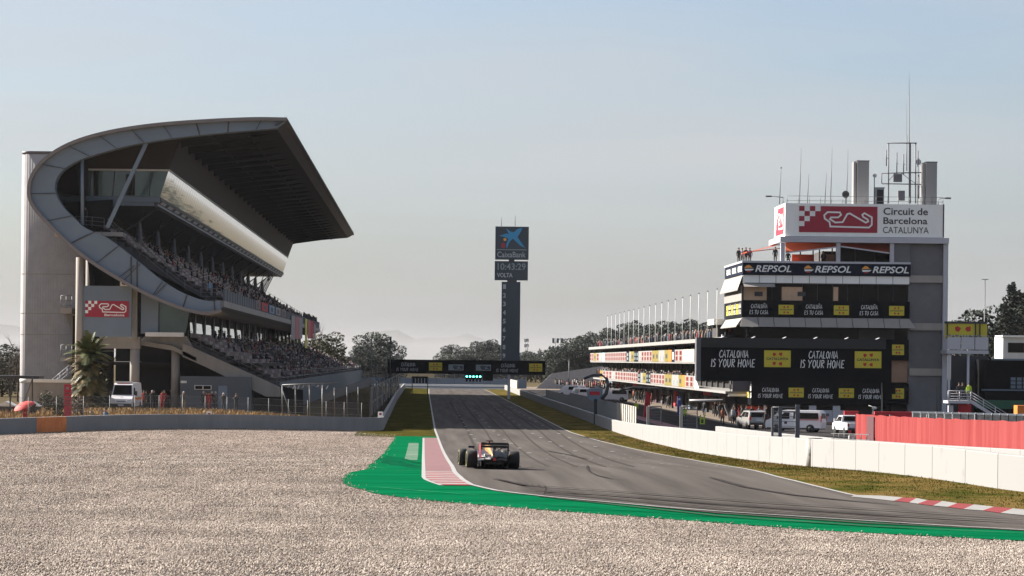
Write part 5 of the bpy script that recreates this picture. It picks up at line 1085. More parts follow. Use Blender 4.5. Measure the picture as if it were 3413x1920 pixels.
def ex_truck(mb, x0, x1, z0, z1, D):
    mb.box(x0 + .6, x1, D - .25, D - .02, z1 - .08, z1 + .1, 'panelgrey'); mb.box(x0 + 2.6, x1, D - .05, D - .005, z0 + .9, z0 + 2.2, 'dkglass'); mb.box(x0 - 1, x1, D - .06, D - .01, z0 - 1.2, z0 - .3, 'darkgreen'); mb.box(x0 - .4, x1, D - .1, D - .02, z0 + .7, z0 + .85, 'panelgrey')
    for i in range(8):
        for j in range(3): mb.box(x0 + 2.7 + i * .65, x0 + 3.2 + i * .65, D - .08, D - .052, z0 + .95 + j * .42, z0 + 1.28 + j * .42, 'panelgrey')
solid("hospitality_unit", "big black and green paddock hospitality unit with a strip of windows", "hospitality unit", 2478, 905, 2640, 1000, 285, 12, 'blackb', extra=ex_truck)
solid("paddock_unit", "dark grey paddock building with boarded front behind the balcony legs", "building", 2392, 895, 2484, 1000, 290, 8, 'frame')
def ex_hut(mb, x0, x1, z0, z1, D):
    mb.box(x0 + .6, x0 + 2.6, D - .03, D - .004, z1 - 1.9, z1 - .7, 'dkglass'); mb.box(x0 - .15, x1 + .1, D - .3, D + 4, z1 - .02, z1 + .2, 'white'); mb.box(x0 + 2.7, x0 + 2.9, D - .06, D - .004, z0 - 1, z1, 'white')
solid("cabin", "pale cabin on the raised deck behind the black hospitality unit", "cabin", 2523, 848, 2600, 905, 330, 5, 'pale', extra=ex_hut)
def ex_cart(mb, x0, x1, z0, z1, D): mb.box(x0 - .05, x1, D - .05, D - .004, z0 + .2, z0 + .45, 'white')
solid("orange_crate", "bright orange crate with a pale stripe beside the stair foot", "crate", 2559, 1020, 2590, 1055, 250, 1.5, 'orange', extra=ex_cart)
for u0, v0, u1, v1, lab in ((2412, 1017, 2443, 1042, "dark red printed cover under the metal stair landing"),):
    solid("printed_cover", lab, "cover", u0, v0, u1, v1, 263, .3, 'cloth_red', False)
for k_, u in enumerate((2306, 2340)):
    solid("cooling_unit", ("low cooling unit at the tower foot, the one nearer the screen pole", "low cooling unit at the tower foot, the one nearer the corner pilaster")[k_], "cooling unit", u, 1046, u + 18, 1062, 272, 1.2, 'panelgrey2', True, lambda mb, x0, x1, z0, z1, D: mb.tube([((x0 + x1) / 2, D - .02, (z0 + z1) / 2), ((x0 + x1) / 2, D - .004, (z0 + z1) / 2)], .25, 'dark', 10))
mb = MB(); p = W(2357, 1060, 268); mb.tube([(p.x, 268, gz(p.x, 268)), (p.x, 268, W(0, 948, 268).z)], .09, 'frame', 6, .06); tag(mb.build("lamp_pole"), "slim dark pole standing in front of the grey tower bay", "pole")

# ------------------------------------------------------------------ red cloth fence, mesh barriers, fences by the pit wall
rf = thing("red_fence", (23.4, 130, gz(23.4, 130)), "long fence covered in red cloth behind the white walls", "fence")
q0 = [(23.35, 147.0), (23.6, 128), (23.9, 107), (24.6, 92), (26, 80)]
pr_ = [interp([(80, 2.05), (107, 2.05), (147, 2.45)], y) for x, y in q0]
mb = MB(); pts = []
for (xa_, ya_), (xb_, yb_) in zip(q0, q0[1:]):
    n = 18
    for i in range(n): t = i / n; pts.append((xa_ + (xb_ - xa_) * t, ya_ + (yb_ - ya_) * t))
pts.append(q0[-1]); vv = []
for i, (x, y) in enumerate(pts):
    sag = .035 * abs(math.sin(i * .9)) + .02 * math.sin(i * 2.3); wv = .05 * math.sin(i * 1.7); h = interp([(80, 2.05), (107, 2.05), (147, 2.45)], y)
    vv += [(x + wv, y, gz(x, y) + .35), (x - wv * .6, y, gz(x, y) + h * .55), (x, y, gz(x, y) + h - sag)]
mb.add(vv, [(3 * i + j, 3 * i + 3 + j, 3 * i + 4 + j, 3 * i + 1 + j) for i in range(len(pts) - 1) for j in (0, 1)], 'redcloth', True)
cl_ = mb.build("cloth", rf)
mb = MB(); mb.quad((23.33, 143.2, gz(23.4, 143) + .35), (23.36, 141.2, gz(23.4, 141) + .35), (23.36, 141.2, gz(23.4, 141) + 2.3), (23.33, 143.2, gz(23.4, 143) + 2.3), "maroon"); mb.build("cloth_patch", rf)
mb = MB(); x, y = pts[0]; mb.box(x - .02, x + 1.8, y + .02, y + .06, gz(x, y) + .2, gz(x, y) + 2.4, 'redcloth'); mb.build("cloth_end", rf)
for i in range(0, len(pts), 9): x, y = pts[i]; mb = MB(); mb.tube([(x + .1, y, gz(x, y)), (x + .1, y, gz(x, y) + 2.4)], .035, 'wire', 6); mb.build("post", rf)
bar = thing("mesh_barrier", (W(2400, 1050, 160).x, 160, gz(28, 160)), "row of pale wire mesh barriers with dark posts behind the red fence", "barrier")
for i in range(15):
    u = 2296 + i * 20; D = 165 - i * 1.5; v = 1037 + i * .5; a, b, c, d = RW(u, v, u + 19, v + 26, D)
    mb = MB(); mb.box(a, b, D, D + .05, gz(a, D) + .4, d, 'stone'); mb.build("panel", bar)
    mb = MB(); mb.box(a - .05, b, D - .03, D, d - .05, d + .05, 'white'); mb.box(a - .03, a + .03, D - .03, D, gz(a, D), d, 'frame' if i > 5 else 'white'); mb.build("panel_frame", bar)
for u0, v0, u1, v1, D, lab in ((2200, 1036, 2295, 1062, 190, "red water filled barrier behind the red fence below the screen"), (2350, 1056, 2440, 1066, 168, "low red barrier in front of the wire mesh barriers"), (2124, 1034, 2160, 1062, 236, "red banner hanging behind the white pickup")):
    solid("red_barrier", lab, "barrier", u0, v0, u1, v1, D, .4, 'cloth_red')
# panels and frames along the pit wall
pf = thing("panel_fence", (17.2, 240, gz(17, 240)), "grey solid panel fence along the top of the pit wall", "fence")
ysF = [u_y(u, 17.2) for u in (2058, 2008, 1968, 1936, 1900, 1868, 1842, 1820)]
for i, (a, b) in enumerate(zip(ysF, ysF[1:])):
    mb = MB(); mb.box(17.2, 17.25, a + .05, b - .05, gz(17, a) + .6, gz(17, a) + (2.35 if i < 4 else 2.0), 'greypanel'); mb.build("panel", pf)
mb = MB()
ya, yb = u_y(2122, 17.2), u_y(2057, 17.2); mb.box(17.2, 17.25, ya, yb, gz(17, 225) + .7, gz(17, 225) + 2.35, 'litpanel')  # paler than the grey panels: sunlight past the shadow put into colour
for i in range(9): y = ya + (yb - ya) * (i + .5) / 9; mb.box(17.12, 17.2, y, y + .25, gz(17, 225) + .7, gz(17, 225) + 2.35, 'concrete_lt')
tag(mb.build("slat_fence"), "sunlit pale slatted fence panel on the pit wall", "fence")
for k_, (u0, u1, D, v0, lab) in enumerate(((2160, 2204, 212, 1018, "open wire mesh gate frame on the pit wall next to the slatted panel"), (2271, 2324, 186, 1018, "open wire mesh gate frame on the pit wall in front of the pit crews"), (1943, 2002, 142, 1025, "tall steel mesh gate frame in front of the white van"))):
    a, b, c, d = RW(u0 if k_ == 2 else u0 * 1.0, v0, u1, 1085, D)
    if k_ < 2: a, b = P(u0 * 1.0, 1350, D).x, P(u1 * 1.0, 1350, D).x; d = P(u0, 1354, D).z; 
    base = gz(a, D) + .7
    o = thing("mesh_gate", ((a + b) / 2, D, base), lab, "gate", "mesh gate frames on the walls")
    m_ = 'litpanel' if k_ < 2 else 'wire'  # pale left posts carry the sunlight in their colour
    for x_, w_ in ((a, .22 if k_ < 2 else .12), (b, .07)): mb = MB(); mb.box(x_ - w_ / 2, x_ + w_ / 2, D - .04, D + .04, base - .6, d, 'greypanel' if k_ == 2 else m_ if x_ == a else 'steel'); mb.build("post", o)
    if k_ == 2: mb = MB(); xm = a + (b - a) * .33; mb.box(xm - .09, xm + .09, D - .06, D + .06, base - .6, d + .05, 'kiosk'); mb.box(b - .02, b + .2, D - .06, D + .06, base - .6, d + .15, 'kiosk'); mb.build("post", o)
    mb = MB()
    for j in range(8): z = base - .1 + (d - base) * (j + .5) / 8; mb.tube([(a, D, z), (b, D, z)], .018 if j < 7 else .05, 'steel', 4)
    mb.tube([(a, D, d), (b, D, d)], .04, 'steel', 5); mb.build("rail", o)
    mb = MB(); mb.quad((a, D + .01, base - .5), (b if k_ < 2 else a + (b - a) * .33, D + .01, base - .5), (b if k_ < 2 else a + (b - a) * .33, D + .01, d), (a, D + .01, d), 'mesh2' if k_ == 2 else 'mesh'); mb.build("wire_mesh", o)
# curved advertising hoop and the small kit beside the pit wall
hp_ = thing("curved_sign_hoop", (P(2000, 1330, 262).x, 262, gz(17, 262)), "dark curved hoop frame with a red lettered sign at the pit wall", "sign")
D = 262
mb = MB(); pts = [P(u, v, D) for u, v in ((1946, 1262), (1975, 1251), (2005, 1250), (2022, 1262), (2027, 1285), (2020, 1312), (2005, 1330))]; mb.tube(pts, .13, 'dksteel', 6, .2); mb.build("hoop", hp_)
mb = MB(); mb.prism([P(u, v, D) for u, v in ((1954, 1298), (2010, 1293), (2006, 1330), (1985, 1342), (1960, 1330))][::-1], (0, .2, 0), 'panelgrey'); sgn = mb.build("sign_panel", hp_)
mb = MB(); a, b, c, d = R(1965, 1305, 1999, 1317, D - .02); text(mb, "PADDOCK", (a, D - .03, c), EX, EZ, b - a, d - c, 'brick', bold=.02) if False else mb.box(a, b, D - .03, D - .005, c, d, 'cloth_red'); mb.build("sign_print", sgn)
mb = MB(); p = P(1985, 1340, D); mb.box(p.x - .15, p.x + .15, D, D + .2, gz(17, D), p.z + .3, 'dksteel'); mb.build("support", hp_)
# timing scoreboard tower
BD = 525.0
sb = thing("scoreboard_tower", (W(1285, 940, BD).x, BD, gz(16, BD)), "tall dark scoreboard tower with a bank sign, a clock and a column of numbers", "scoreboard")
def sbx(name, u0, v0, u1, v1, m, D=BD, th=1.2): mb = MB(); x0, x1, z0, z1 = RW(u0, v0, u1, v1, D); mb.box(x0, x1, D, D + th, z0, z1, m); return mb.build(name, sb), (x0, x1, z0, z1)
M['sbnavy'] = mat("scoreboard_navy", (0.018, 0.032, 0.05), 0.5, 0.08, 1)
top, e1 = sbx("bank_sign", 1246, 570, 1330, 653, 'sbnavy'); clk, e2 = sbx("clock_panel", 1244.5, 657, 1328, 705, 'sbnavy'); sh, e3 = sbx("lap_column", 1261, 709, 1308, 945, 'sbnavy')
sbx("neck", 1280, 652, 1294, 658, 'dksteel', BD + .3, .6); sbx("neck", 1276, 704, 1300, 710, 'dksteel', BD + .3, .6)
mb = MB()
def S(u, v, D=BD - .03): p = W(u, v, D); return Vector((p.x, D, p.z))
def cp(x, y): return S(1244 + (x - 230) / 2.3375 / 1.325 + 1, 568 + (y - 122) / 2.3375 / 1.325)     # from the enlarged view
star = [(262, 200), (320, 182), (338, 188), (318, 142), (352, 168), (378, 172), (405, 148), (441, 138), (438, 158), (405, 210), (465, 295), (425, 275), (370, 222), (345, 245), (322, 300), (318, 270), (335, 222), (300, 208)]
mb.add([cp(*p) for p in star], [tuple(range(len(star)))], 'star')
mb.add([cp(308 + 12 * math.cos(t), 229 + 12 * math.sin(t)) for t in [i * .63 for i in range(10)]], [tuple(range(10))], 'orange_logo')
mb.add([cp(294 + 18 * math.cos(t), 275 + 24 * math.sin(t)) for t in [i * .63 for i in range(10)]], [tuple(range(10))], 'logored')
a, b = cp(248, 367), cp(470, 325); text(mb, "CaixaBank", a, EX, EZ, b.x - a.x, b.z - a.z, 'dimletter', bold=.01); a, b = cp(244, 311), cp(476, 308); mb.box(a.x, b.x, BD - .04, BD - .02, a.z, b.z + .03, 'dgrey'); mb.build("bank_print", top)
mb = MB(); a, b = cp(250, 466), cp(470, 415); text(mb, "10:43:29", a, EX, EZ, b.x - a.x, b.z - a.z, 'dgrey', bold=.02)
a, b = cp(245, 523), cp(368, 490); text(mb, "VOLTA", a, EX, EZ, b.x - a.x, b.z - a.z, 'dimletter', bold=.03); mb.build("clock_digits", clk)
for i in range(9):
    mb = MB(); y = 596 + i * 67.3; a, b = cp(293 - i * .5, y + 18), cp(316 - i * .5, y - 18); text(mb, str(i + 1), a, EX, EZ, b.x - a.x, b.z - a.z, 'dimletter', bold=.03); mb.build("numeral", sh)
for k_, (x, yt) in enumerate(((281, 55), (388, 42))):
    mb = MB(); a, b = cp(x, 124), cp(x, yt); mb.tube([a + Vector((0, .5, 0)), b + Vector((0, .5, 0))], .06, 'wire', 5); mb.build("whip", sb)
# start gantry over the straight
GD = 430.0
ga = thing("start_gantry", (P(1555, 1240, GD).x, GD, gz(6, GD)), "black start gantry spanning the straight with slogan boards and start lights", "gantry")
x0, x1, z0, z1 = RW(975, 906, 1372, 941, GD)
mb = MB(); mb.box(x0, x1, GD, GD + 1.2, z0, z1, 'blackb'); bm_ = mb.build("beam", ga); k_ = (x1 - x0) / 397
mb = MB()
for u in (997, 1248): ox = x0 + (u - 975) * k_; mb = MB(); brush(mb, "CATALONIA", (ox + 12 * k_, GD - .03, z0 + 18 * k_), EX, EZ, 36 * k_, 9 * k_, 'dimletter', .12); brush(mb, "IS YOUR HOME", (ox, GD - .03, z0 + 6 * k_), EX, EZ, 56 * k_, 8 * k_, 'dimletter', .12); mb.build("slogan", bm_)
for u in (1079, 1331): mb = MB(); cat_logo(mb, (x0 + (u - 975) * k_, GD - .03, z0 + 8 * k_), EX, EZ, 33 * k_, 20 * k_); mb.build("yellow_logo", bm_)
for u in (1128, 1197):
    mb = MB(); o = Vector((x0 + (u - 975) * k_, GD - .03, z0 + 9 * k_)); mb.quad(o, o + EX * 38 * k_, o + EX * 38 * k_ + EZ * 15 * k_, o + EZ * 15 * k_, 'dgrey')
    mb.strip([((668 - 668 + (x - 668) * 38 / 557) * k_, ((1187 - y) / 194) * 15 * k_) for x, y in TRK], .14, o - Vector((0, .01, 0)), EX, EZ, 'ink', closed=True); mb.build("grey_logo", bm_)
for u, v in ((982, 1000), (1280, 985)): mb = MB(); p = W(u, v, GD + .3); mb.box(p.x - .22, p.x + .22, GD + .3, GD + .8, gz(p.x, GD), z0 + .05, 'dksteel' if u < 1100 else 'wmetal'); mb.build("leg", ga)
mb = MB(); a, b, c, d = RW(1170, 941, 1212, 960, GD); mb.box(a, b, GD + .1, GD + .5, c + .35, d, 'blackb')
for i in range(5): xx = a + (b - a) * (i + .5) / 5; mb.box(xx - .16, xx + .16, GD + .1, GD + .4, c, c + .4, 'blackb')
hl = mb.build("light_board", ga)
for i in range(5): xx = a + (b - a) * (i + .5) / 5; mb = MB(); mb.tube([(xx, GD + .09, d - .4), (xx, GD + .05, d - .4)], .13, 'green_lamp', 10); mb.build("start_light", hl)
mb = MB(); a, b, c, d = RW(1214, 940, 1240, 958, GD); mb.box(a, b, GD + .1, GD + .5, c, d, 'blackb'); mb.build("light_board", ga)
mb = MB(); a, b, c, d = RW(1037, 947, 1076, 964, GD + 40); mb.box(a, b, GD + 40, GD + 40.4, d - .3, d, 'blackb')
for i in range(5): xx = a + (b - a) * (i + .5) / 5; mb.box(xx - .17, xx + .17, GD + 40, GD + 40.4, c, d, 'blackb')
for s_ in (a, b): mb.box(s_ - .08, s_ + .08, GD + 40, GD + 40.3, gz(-4, GD), d, 'dksteel')
tag(mb.build("light_rack"), "black rack of five signal lights standing beyond the gantry by the left wall", "signal lights")
# end of the straight: low white barrier, tyre fence, catch fence
mb = MB(); mb.box(-30, 17, 576, 577, gz(0, 576) - .2, gz(0, 576) + .95, 'white'); mb.box(-30, 17, 575.95, 576, gz(0, 576) + .3, gz(0, 576) + .5, 'panelgrey'); tag(mb.build("end_barrier"), "low white barrier across the end of the straight", "barrier")
cf = thing("catch_fence", (0, 600, gz(0, 600)), "tall blue grey catch fence beyond the end of the straight", "fence")
for i in range(14): x = -34 + i * 4; mb = MB(); mb.quad((x, 600, gz(0, 600)), (x + 3.96, 600, gz(0, 600)), (x + 3.96, 600, gz(0, 600) + 2.1), (x, 600, gz(0, 600) + 2.1), 'panelgrey'); mb.build("panel", cf)
for i in range(15): x = -34 + i * 4; mb = MB(); mb.box(x - .05, x + .05, 599.9, 600, gz(0, 600), gz(0, 600) + 4.2, 'steel'); mb.build("post", cf)
mb = MB(); mb.quad((-34, 600.1, gz(0, 600) + 2.1), (22, 600.1, gz(0, 600) + 2.1), (22, 600.1, gz(0, 600) + 4.6), (-34, 600.1, gz(0, 600) + 4.6), 'mesh2'); mb.build("wire_mesh", cf)
mb = MB(); p = [P(u, v, 600) for u, v in ((1770, 1310), (1840, 1245), (2010, 1220), (2010, 1330))]
mb.prism(p[::-1], (0, .3, 0), 'greyblk'); tag(mb.build("spectator_bank"), "grey mesh covered bank rising beside the far pit exit", "bank")
mb = MB(); x = 16.6; mb.box(x, x + .3, 500, 545, gz(16, 500) + .8, gz(16, 500) + 2.4, 'litpanel'); tag(mb.build("pit_exit_wall"), "pale raised wall panel at the far end of the pit wall", "wall")
# dark catch fence along the left wall of the straight
df = thing("debris_fence", (-4.9, 235, gz(-4, 235)), "dark mesh debris fence standing along the grey wall of the straight", "fence")
for i in range(18):
    y = 236 + i * 14; mb = MB(); mb.quad((-5.0, y, gz(-5, y) + .9), (-5.0, y + 13.8, gz(-5, y) + .9), (-5.0, y + 13.8, gz(-5, y) + 3.4), (-5.0, y, gz(-5, y) + 3.4), 'dksteel' if i % 2 == 0 else 'mesh2'); mb.build("panel", df)
    mb = MB(); mb.bar((-5.0, y, gz(-5, y)), (-5.0, y, gz(-5, y) + 3.9), .1, 'dksteel'); mb.build("post", df)
    mb = MB(); mb.box(-5.04, -4.96, y, y + 13.8, gz(-5, y) + 3.36, gz(-5, y) + 3.48, 'dksteel'); mb.box(-5.04, -4.96, y, y + 13.8, gz(-5, y) + 2.0, gz(-5, y) + 2.1, 'dksteel'); mb.build("rail", df)
for k_, (u, v0, v1, D, lab) in enumerate(((1239, 1112, 1285, 420, "tall pale lighting mast standing beside the lower seats"), (1302, 1122, 1300, 425, "tall dark mast at the end of the start gantry"), (1257, 1215, 1285, 430, "shorter pale mast between the two tall masts"), (1287, 1190, 1290, 432, "slim grey mast close to the gantry end"))):
    p = P(u, v0, D); mb = MB(); mb.tube([(p.x, D, gz(p.x, D)), (p.x, D, p.z)], .12, 'steel' if k_ != 1 else 'dksteel', 6, .07)
    if k_ == 1: mb.box(p.x - .15, p.x + .15, D - .1, D + .1, p.z - 1.2, p.z, 'dksteel')
    tag(mb.build("lighting_mast"), lab, "mast")
# grey ramp shelter at the end of the lower seats
rs = thing("ramp_shelter", (P(1150, 1385, 240).x, 240, gz(-8, 240)), "grey sloping ramp roof on steel posts beside the lower seats", "shelter")
D = 240
mb = MB(); pp = [P(u, v, D) for u, v in ((1072, 1315), (1235, 1258), (1260, 1275), (1072, 1345))]; mb.prism(pp[::-1], (0, 2, 0), 'kiosk'); mb.build("roof", rs)
mb = MB(); pp = [P(u, v, D + .1) for u, v in ((1072, 1345), (1170, 1308), (1200, 1385), (1072, 1385))]; mb.prism(pp[::-1], (0, .2, 0), 'garage'); mb.build("side_wall", rs)
for u in (1074, 1115, 1157, 1194): mb = MB(); a = P(u, 1290, D - .2); b = P(u, 1392, D - .2); mb.tube([b, a], .06, 'steel', 6); mb.build("post", rs)
cg = thing("wire_cage", (P(1010, 1385, 236).x, 236, gz(-10, 236)), "open steel frame cage with sagging net on the grassy bank", "cage")
D = 236
for u in (941, 985, 1032, 1075): mb = MB(); mb.tube([P(u, 1392, D), P(u, 1283, D)], .055, 'steel', 6); mb.build("post", cg)
mb = MB(); mb.tube([P(941, 1283, D), P(1130, 1275, D)], .05, 'steel', 5); mb.tube([P(941, 1300, D), P(970, 1385, D)], .05, 'steel', 5); mb.tube([P(941, 1283, D + 4), P(1130, 1275, D + 4)], .05, 'steel', 5); mb.build("top_bar", cg)
mb = MB()
for i in range(9): u = 950 + i * 16; mb.tube([P(u, 1284, D), P(u + 10, 1292 + 6 * math.sin(i), D + 2), P(u + 16, 1284, D + 4)], .025, 'steel', 4)
mb.build("net", cg)
# post and wire fence behind the left wall
wf_ = thing("wire_fence", (-18, 195, gz(-18, 195)), "thin post and wire mesh fence behind the grey perimeter wall", "fence")
pts = []
for i in range(26):
    t = i / 25; x = -39.5 + (t * 34.5); y = 142.5 + (x + 39.5) / 34.5 * 86; pts.append((x - .55, y + .9))
for x, y in pts: mb = MB(); mb.tube([(x, y, gz(x, y) - .1), (x, y, gz(x, y) + 2.25)], .022, 'dksteel' if False else 'steel', 5); mb.build("post", wf_)
mb = MB()
for h in (1.2, 1.7, 2.2): mb.tube([(x, y, gz(x, y) + h) for x, y in pts], .01, 'steel', 4)
mb.build("wire", wf_)
mb = MB(); vv = []
for x, y in pts: vv += [(x, y, gz(x, y) + .5), (x, y, gz(x, y) + 2.2)]
mb.add(vv, [(2 * i, 2 * i + 2, 2 * i + 3, 2 * i + 1) for i in range(len(pts) - 1)], 'mesh'); mb.build("wire_mesh", wf_)

# ------------------------------------------------------------------ people
_pm = {}
def person_mesh(pose):
    if pose in _pm: return _pm[pose]
    J, E, MT = [], [], []
    def j(p, r): J.append((Vector(p), r)); return len(J) - 1
    def e(a, b, m): E.append((a, b)); MT.append(m)
    sit = pose == 'sit'; dz = -.42 if sit else 0
    pel = j((0, 0, .93 + dz), .135); sp_ = j((0, 0, 1.15 + dz), .125); ch = j((0, .01, 1.36 + dz), .145); nk = j((0, .01, 1.50 + dz), .055); h0 = j((0, .03, 1.58 + dz), .08); h1 = j((0, .02, 1.68 + dz), .088); h2 = j((0, .015, 1.75 + dz), .05)
    no = j((0, .12, 1.63 + dz), .018)
    e(pel, sp_, 1); e(sp_, ch, 1); e(ch, nk, 1); e(nk, h0, 0); e(h0, h1, 0); e(h1, h2, 0); e(h1, no, 0)
    for s in (-1, 1):
        f = .18 * s if pose == 'walk' else 0
        hp = j((.095 * s, 0, .88 + dz), .088)
        if sit: kn = j((.12 * s, .42, .50), .062); an = j((.12 * s, .42, .09), .043); to = j((.13 * s, .58, .04), .036)
        else: kn = j((.10 * s, .03 + f * .6, .50), .062); an = j((.10 * s, f, .09), .043); to = j((.12 * s, .15 + f, .04), .036)
        e(pel, hp, 2); e(hp, kn, 2); e(kn, an, 2); e(an, to, 3)
        sh = j((.185 * s, 0, 1.43 + dz), .062)
        if pose == 'photo': el = j((.30 * s, .16, 1.24), .044); wr = j((.10 * s, .28, 1.52), .031); pa = j((.07 * s, .29, 1.59), .03)
        elif sit: el = j((.25 * s, .05, 1.12 + dz), .044); wr = j((.14 * s, .26, .98 + dz), .031); pa = j((.11 * s, .33, .97 + dz), .03)
        else: el = j((.25 * s, -.03 - f * .4, 1.14), .044); wr = j((.25 * s, .05 - f, .90), .031); pa = j((.25 * s, .08 - f, .83), .03)
        e(ch, sh, 1); e(sh, el, 1); e(el, wr, 1); e(wr, pa, 0)
        d = (J[pa][0] - J[wr][0]).normalized(); sd_ = Vector((0, 1, 0)) if abs(d.y) < .8 else Vector((1, 0, 0))
        for k_, (o_, l_) in enumerate(((-.027, .068), (-.009, .08), (.009, .075), (.027, .06))):
            a = j(J[pa][0] + sd_ * o_ + d * .035, .0095); b = j(J[pa][0] + sd_ * o_ * 1.1 + d * (.035 + l_ * .55) + Vector((-s * .012, 0, 0)), .0085); c = j(J[pa][0] + sd_ * o_ * 1.1 + d * (.03 + l_) + Vector((-s * .03, 0, 0)), .0075)
            e(pa, a, 0); e(a, b, 0); e(b, c, 0)
        t1 = j(J[wr][0] + d * .03 + sd_ * .04, .011); t2 = j(J[wr][0] + d * .075 + sd_ * .06, .009); e(wr, t1, 0); e(t1, t2, 0)
    me = bpy.data.meshes.new("body"); me.from_pydata([tuple(p) for p, _ in J], E, [])
    ob = bpy.data.objects.new("body", me); C.objects.link(ob)
    sk = ob.modifiers.new("skin", 'SKIN'); ss = ob.modifiers.new("sub", 'SUBSURF'); ss.levels = 1; ss.render_levels = 1
    for i, (_, r) in enumerate(J): v_ = me.skin_vertices[0].data[i]; v_.radius = (r, r); v_.use_root = (i == pel)
    dg = bpy.context.evaluated_depsgraph_get(); out = bpy.data.meshes.new_from_object(ob.evaluated_get(dg)); bpy.data.objects.remove(ob)
    out.name = "person"; out.materials.clear()
    for m_ in ('skin', 'cl_dark', 'cl_jean', 'bumper'): out.materials.append(M[m_])
    for f in out.polygons:
        c = f.center; best = 9; bm = 1
        for (a, b), m_ in zip(E, MT):
            A, B = J[a][0], J[b][0]; t = max(0, min(1, (c - A).dot(B - A) / max(1e-9, (B - A).length_squared))); dd = (A + (B - A) * t - c).length - (J[a][1] * (1 - t) + J[b][1] * t)
            if dd < best: best, bm = dd, m_
        f.material_index = bm; f.use_smooth = True
    mb = MB(); mb.ell((0, .0, 1.70 + dz), (.098, .108, .095), 'hair', 10, 8)
    hair = mb.build("hair"); hm = hair.data; bpy.data.objects.remove(hair)
    _pm[pose] = (out, hm); return _pm[pose]
for nm, cl_ in dict(skin=(.30, .18, .13), cl_dark=(.01, .011, .015), cl_jean=(.015, .02, .035), hair=(.03, .02, .015), cl_red=(.22, .015, .02), cl_white=(.30, .30, .31), cl_blue=(.03, .06, .13), cl_grey=(.07, .07, .075), cl_khaki=(.2, .15, .09), cl_orange=(.22, .07, .03), cl_lblue=(.16, .24, .33), cap_white=(.38, .38, .38)).items(): M[nm] = mat(nm, cl_, .8, .1, 6)
def person(x, y, z, rot, pose, top, legs, label, group=None, hair='hair', sc_=1.0):
    bmesh_, hm = person_mesh(pose)
    o = bpy.data.objects.new("person", bmesh_); C.objects.link(o); o.location = (x, y, z); o.rotation_euler = (0, 0, rot); o.scale = (sc_,) * 3
    for i, m_ in ((1, top), (2, legs)): o.material_slots[i].link = 'OBJECT'; o.material_slots[i].material = M[m_]
    h = bpy.data.objects.new("hair", hm); C.objects.link(h); h.parent = o
    h.material_slots[0].link = 'OBJECT'; h.material_slots[0].material = M[hair]
    return tag(o, label, "person", group)
def gp(u, v, D): p = P(u, v, D); return p.x, D, gz(p.x, D)
for (u, D, rot, pose, top, legs, hr, lab) in (
        (479, 258, 3.0, 'stand', 'cl_red', 'cl_dark', 'hair', "person in a red jacket standing just beside the ambulance"), (487, 256, 2.5, 'walk', 'cl_dark', 'cl_dark', 'hair', "person in dark clothes walking close behind the red jacket by the ambulance"),
        (507, 258, 3.3, 'photo', 'cl_dark', 'cl_jean', 'cap_white', "person in dark coat and pale cap between the ambulance and the concrete column"), (514, 262, 3.0, 'stand', 'cl_dark', 'cl_dark', 'hair', "person in black standing between the two concrete columns"),
        (541, 258, 3.0, 'walk', 'cl_red', 'cl_red', 'hair', "person dressed all in red walking before the dark undercroft"), (548, 260, 3.4, 'stand', 'cl_red', 'cl_dark', 'hair', "person in a red top and black trousers under the stand"), (571, 262, 3.1, 'stand', 'cl_dark', 'cl_grey', 'cap_white', "person with a white cap leaning near the square column"),
        (612, 252, 3.1, 'photo', 'cl_grey', 'cl_khaki', 'cap_white', "photographer in grey with white cap at the kiosk wall corner"), (678, 254, 3.2, 'stand', 'cl_dark', 'cl_jean', 'cap_white', "person in black with pale cap under the kiosk strip window"), (688, 254, 2.8, 'stand', 'cl_red', 'cl_dark', 'hair', "person in red hoodie beside the kiosk strip window"),
        (697, 253, 3.3, 'walk', 'cl_red', 'cl_red', 'hair', "person in red overalls walking along the kiosk wall"), (706, 255, 3.1, 'photo', 'cl_dark', 'cl_dark', 'cap_white', "person in black photographing next to the red overalls"), (718, 256, 3.0, 'stand', 'cl_grey', 'cl_dark', 'cap_white', "person in grey jacket close to the kiosk door"),
        (745, 250, 3.1, 'photo', 'cl_dark', 'cl_dark', 'cap_white', "photographer in black with white cap in front of the kiosk door"), (787, 250, 3.2, 'photo', 'cl_dark', 'cl_dark', 'hair', "photographer in black standing alone beyond the kiosk door"),
        (305, 196, 3.0, 'stand', 'cl_khaki', 'cl_grey', 'cl_khaki', "person in khaki behind the wire fence under the palm"), (352, 196, 2.6, 'walk', 'cl_blue', 'cl_dark', 'hair', "person in a blue jacket behind the fence by the ambulance"), (84, 186, 3.0, 'stand', 'cl_red', 'cl_red', 'hair', "person in red sheltering under the red umbrella")):
    x, y, z = gp(u, 1350, D); person(x, y, z - (.55 if D == 196 else 0), rot, pose, top, legs, lab, hair=hr)
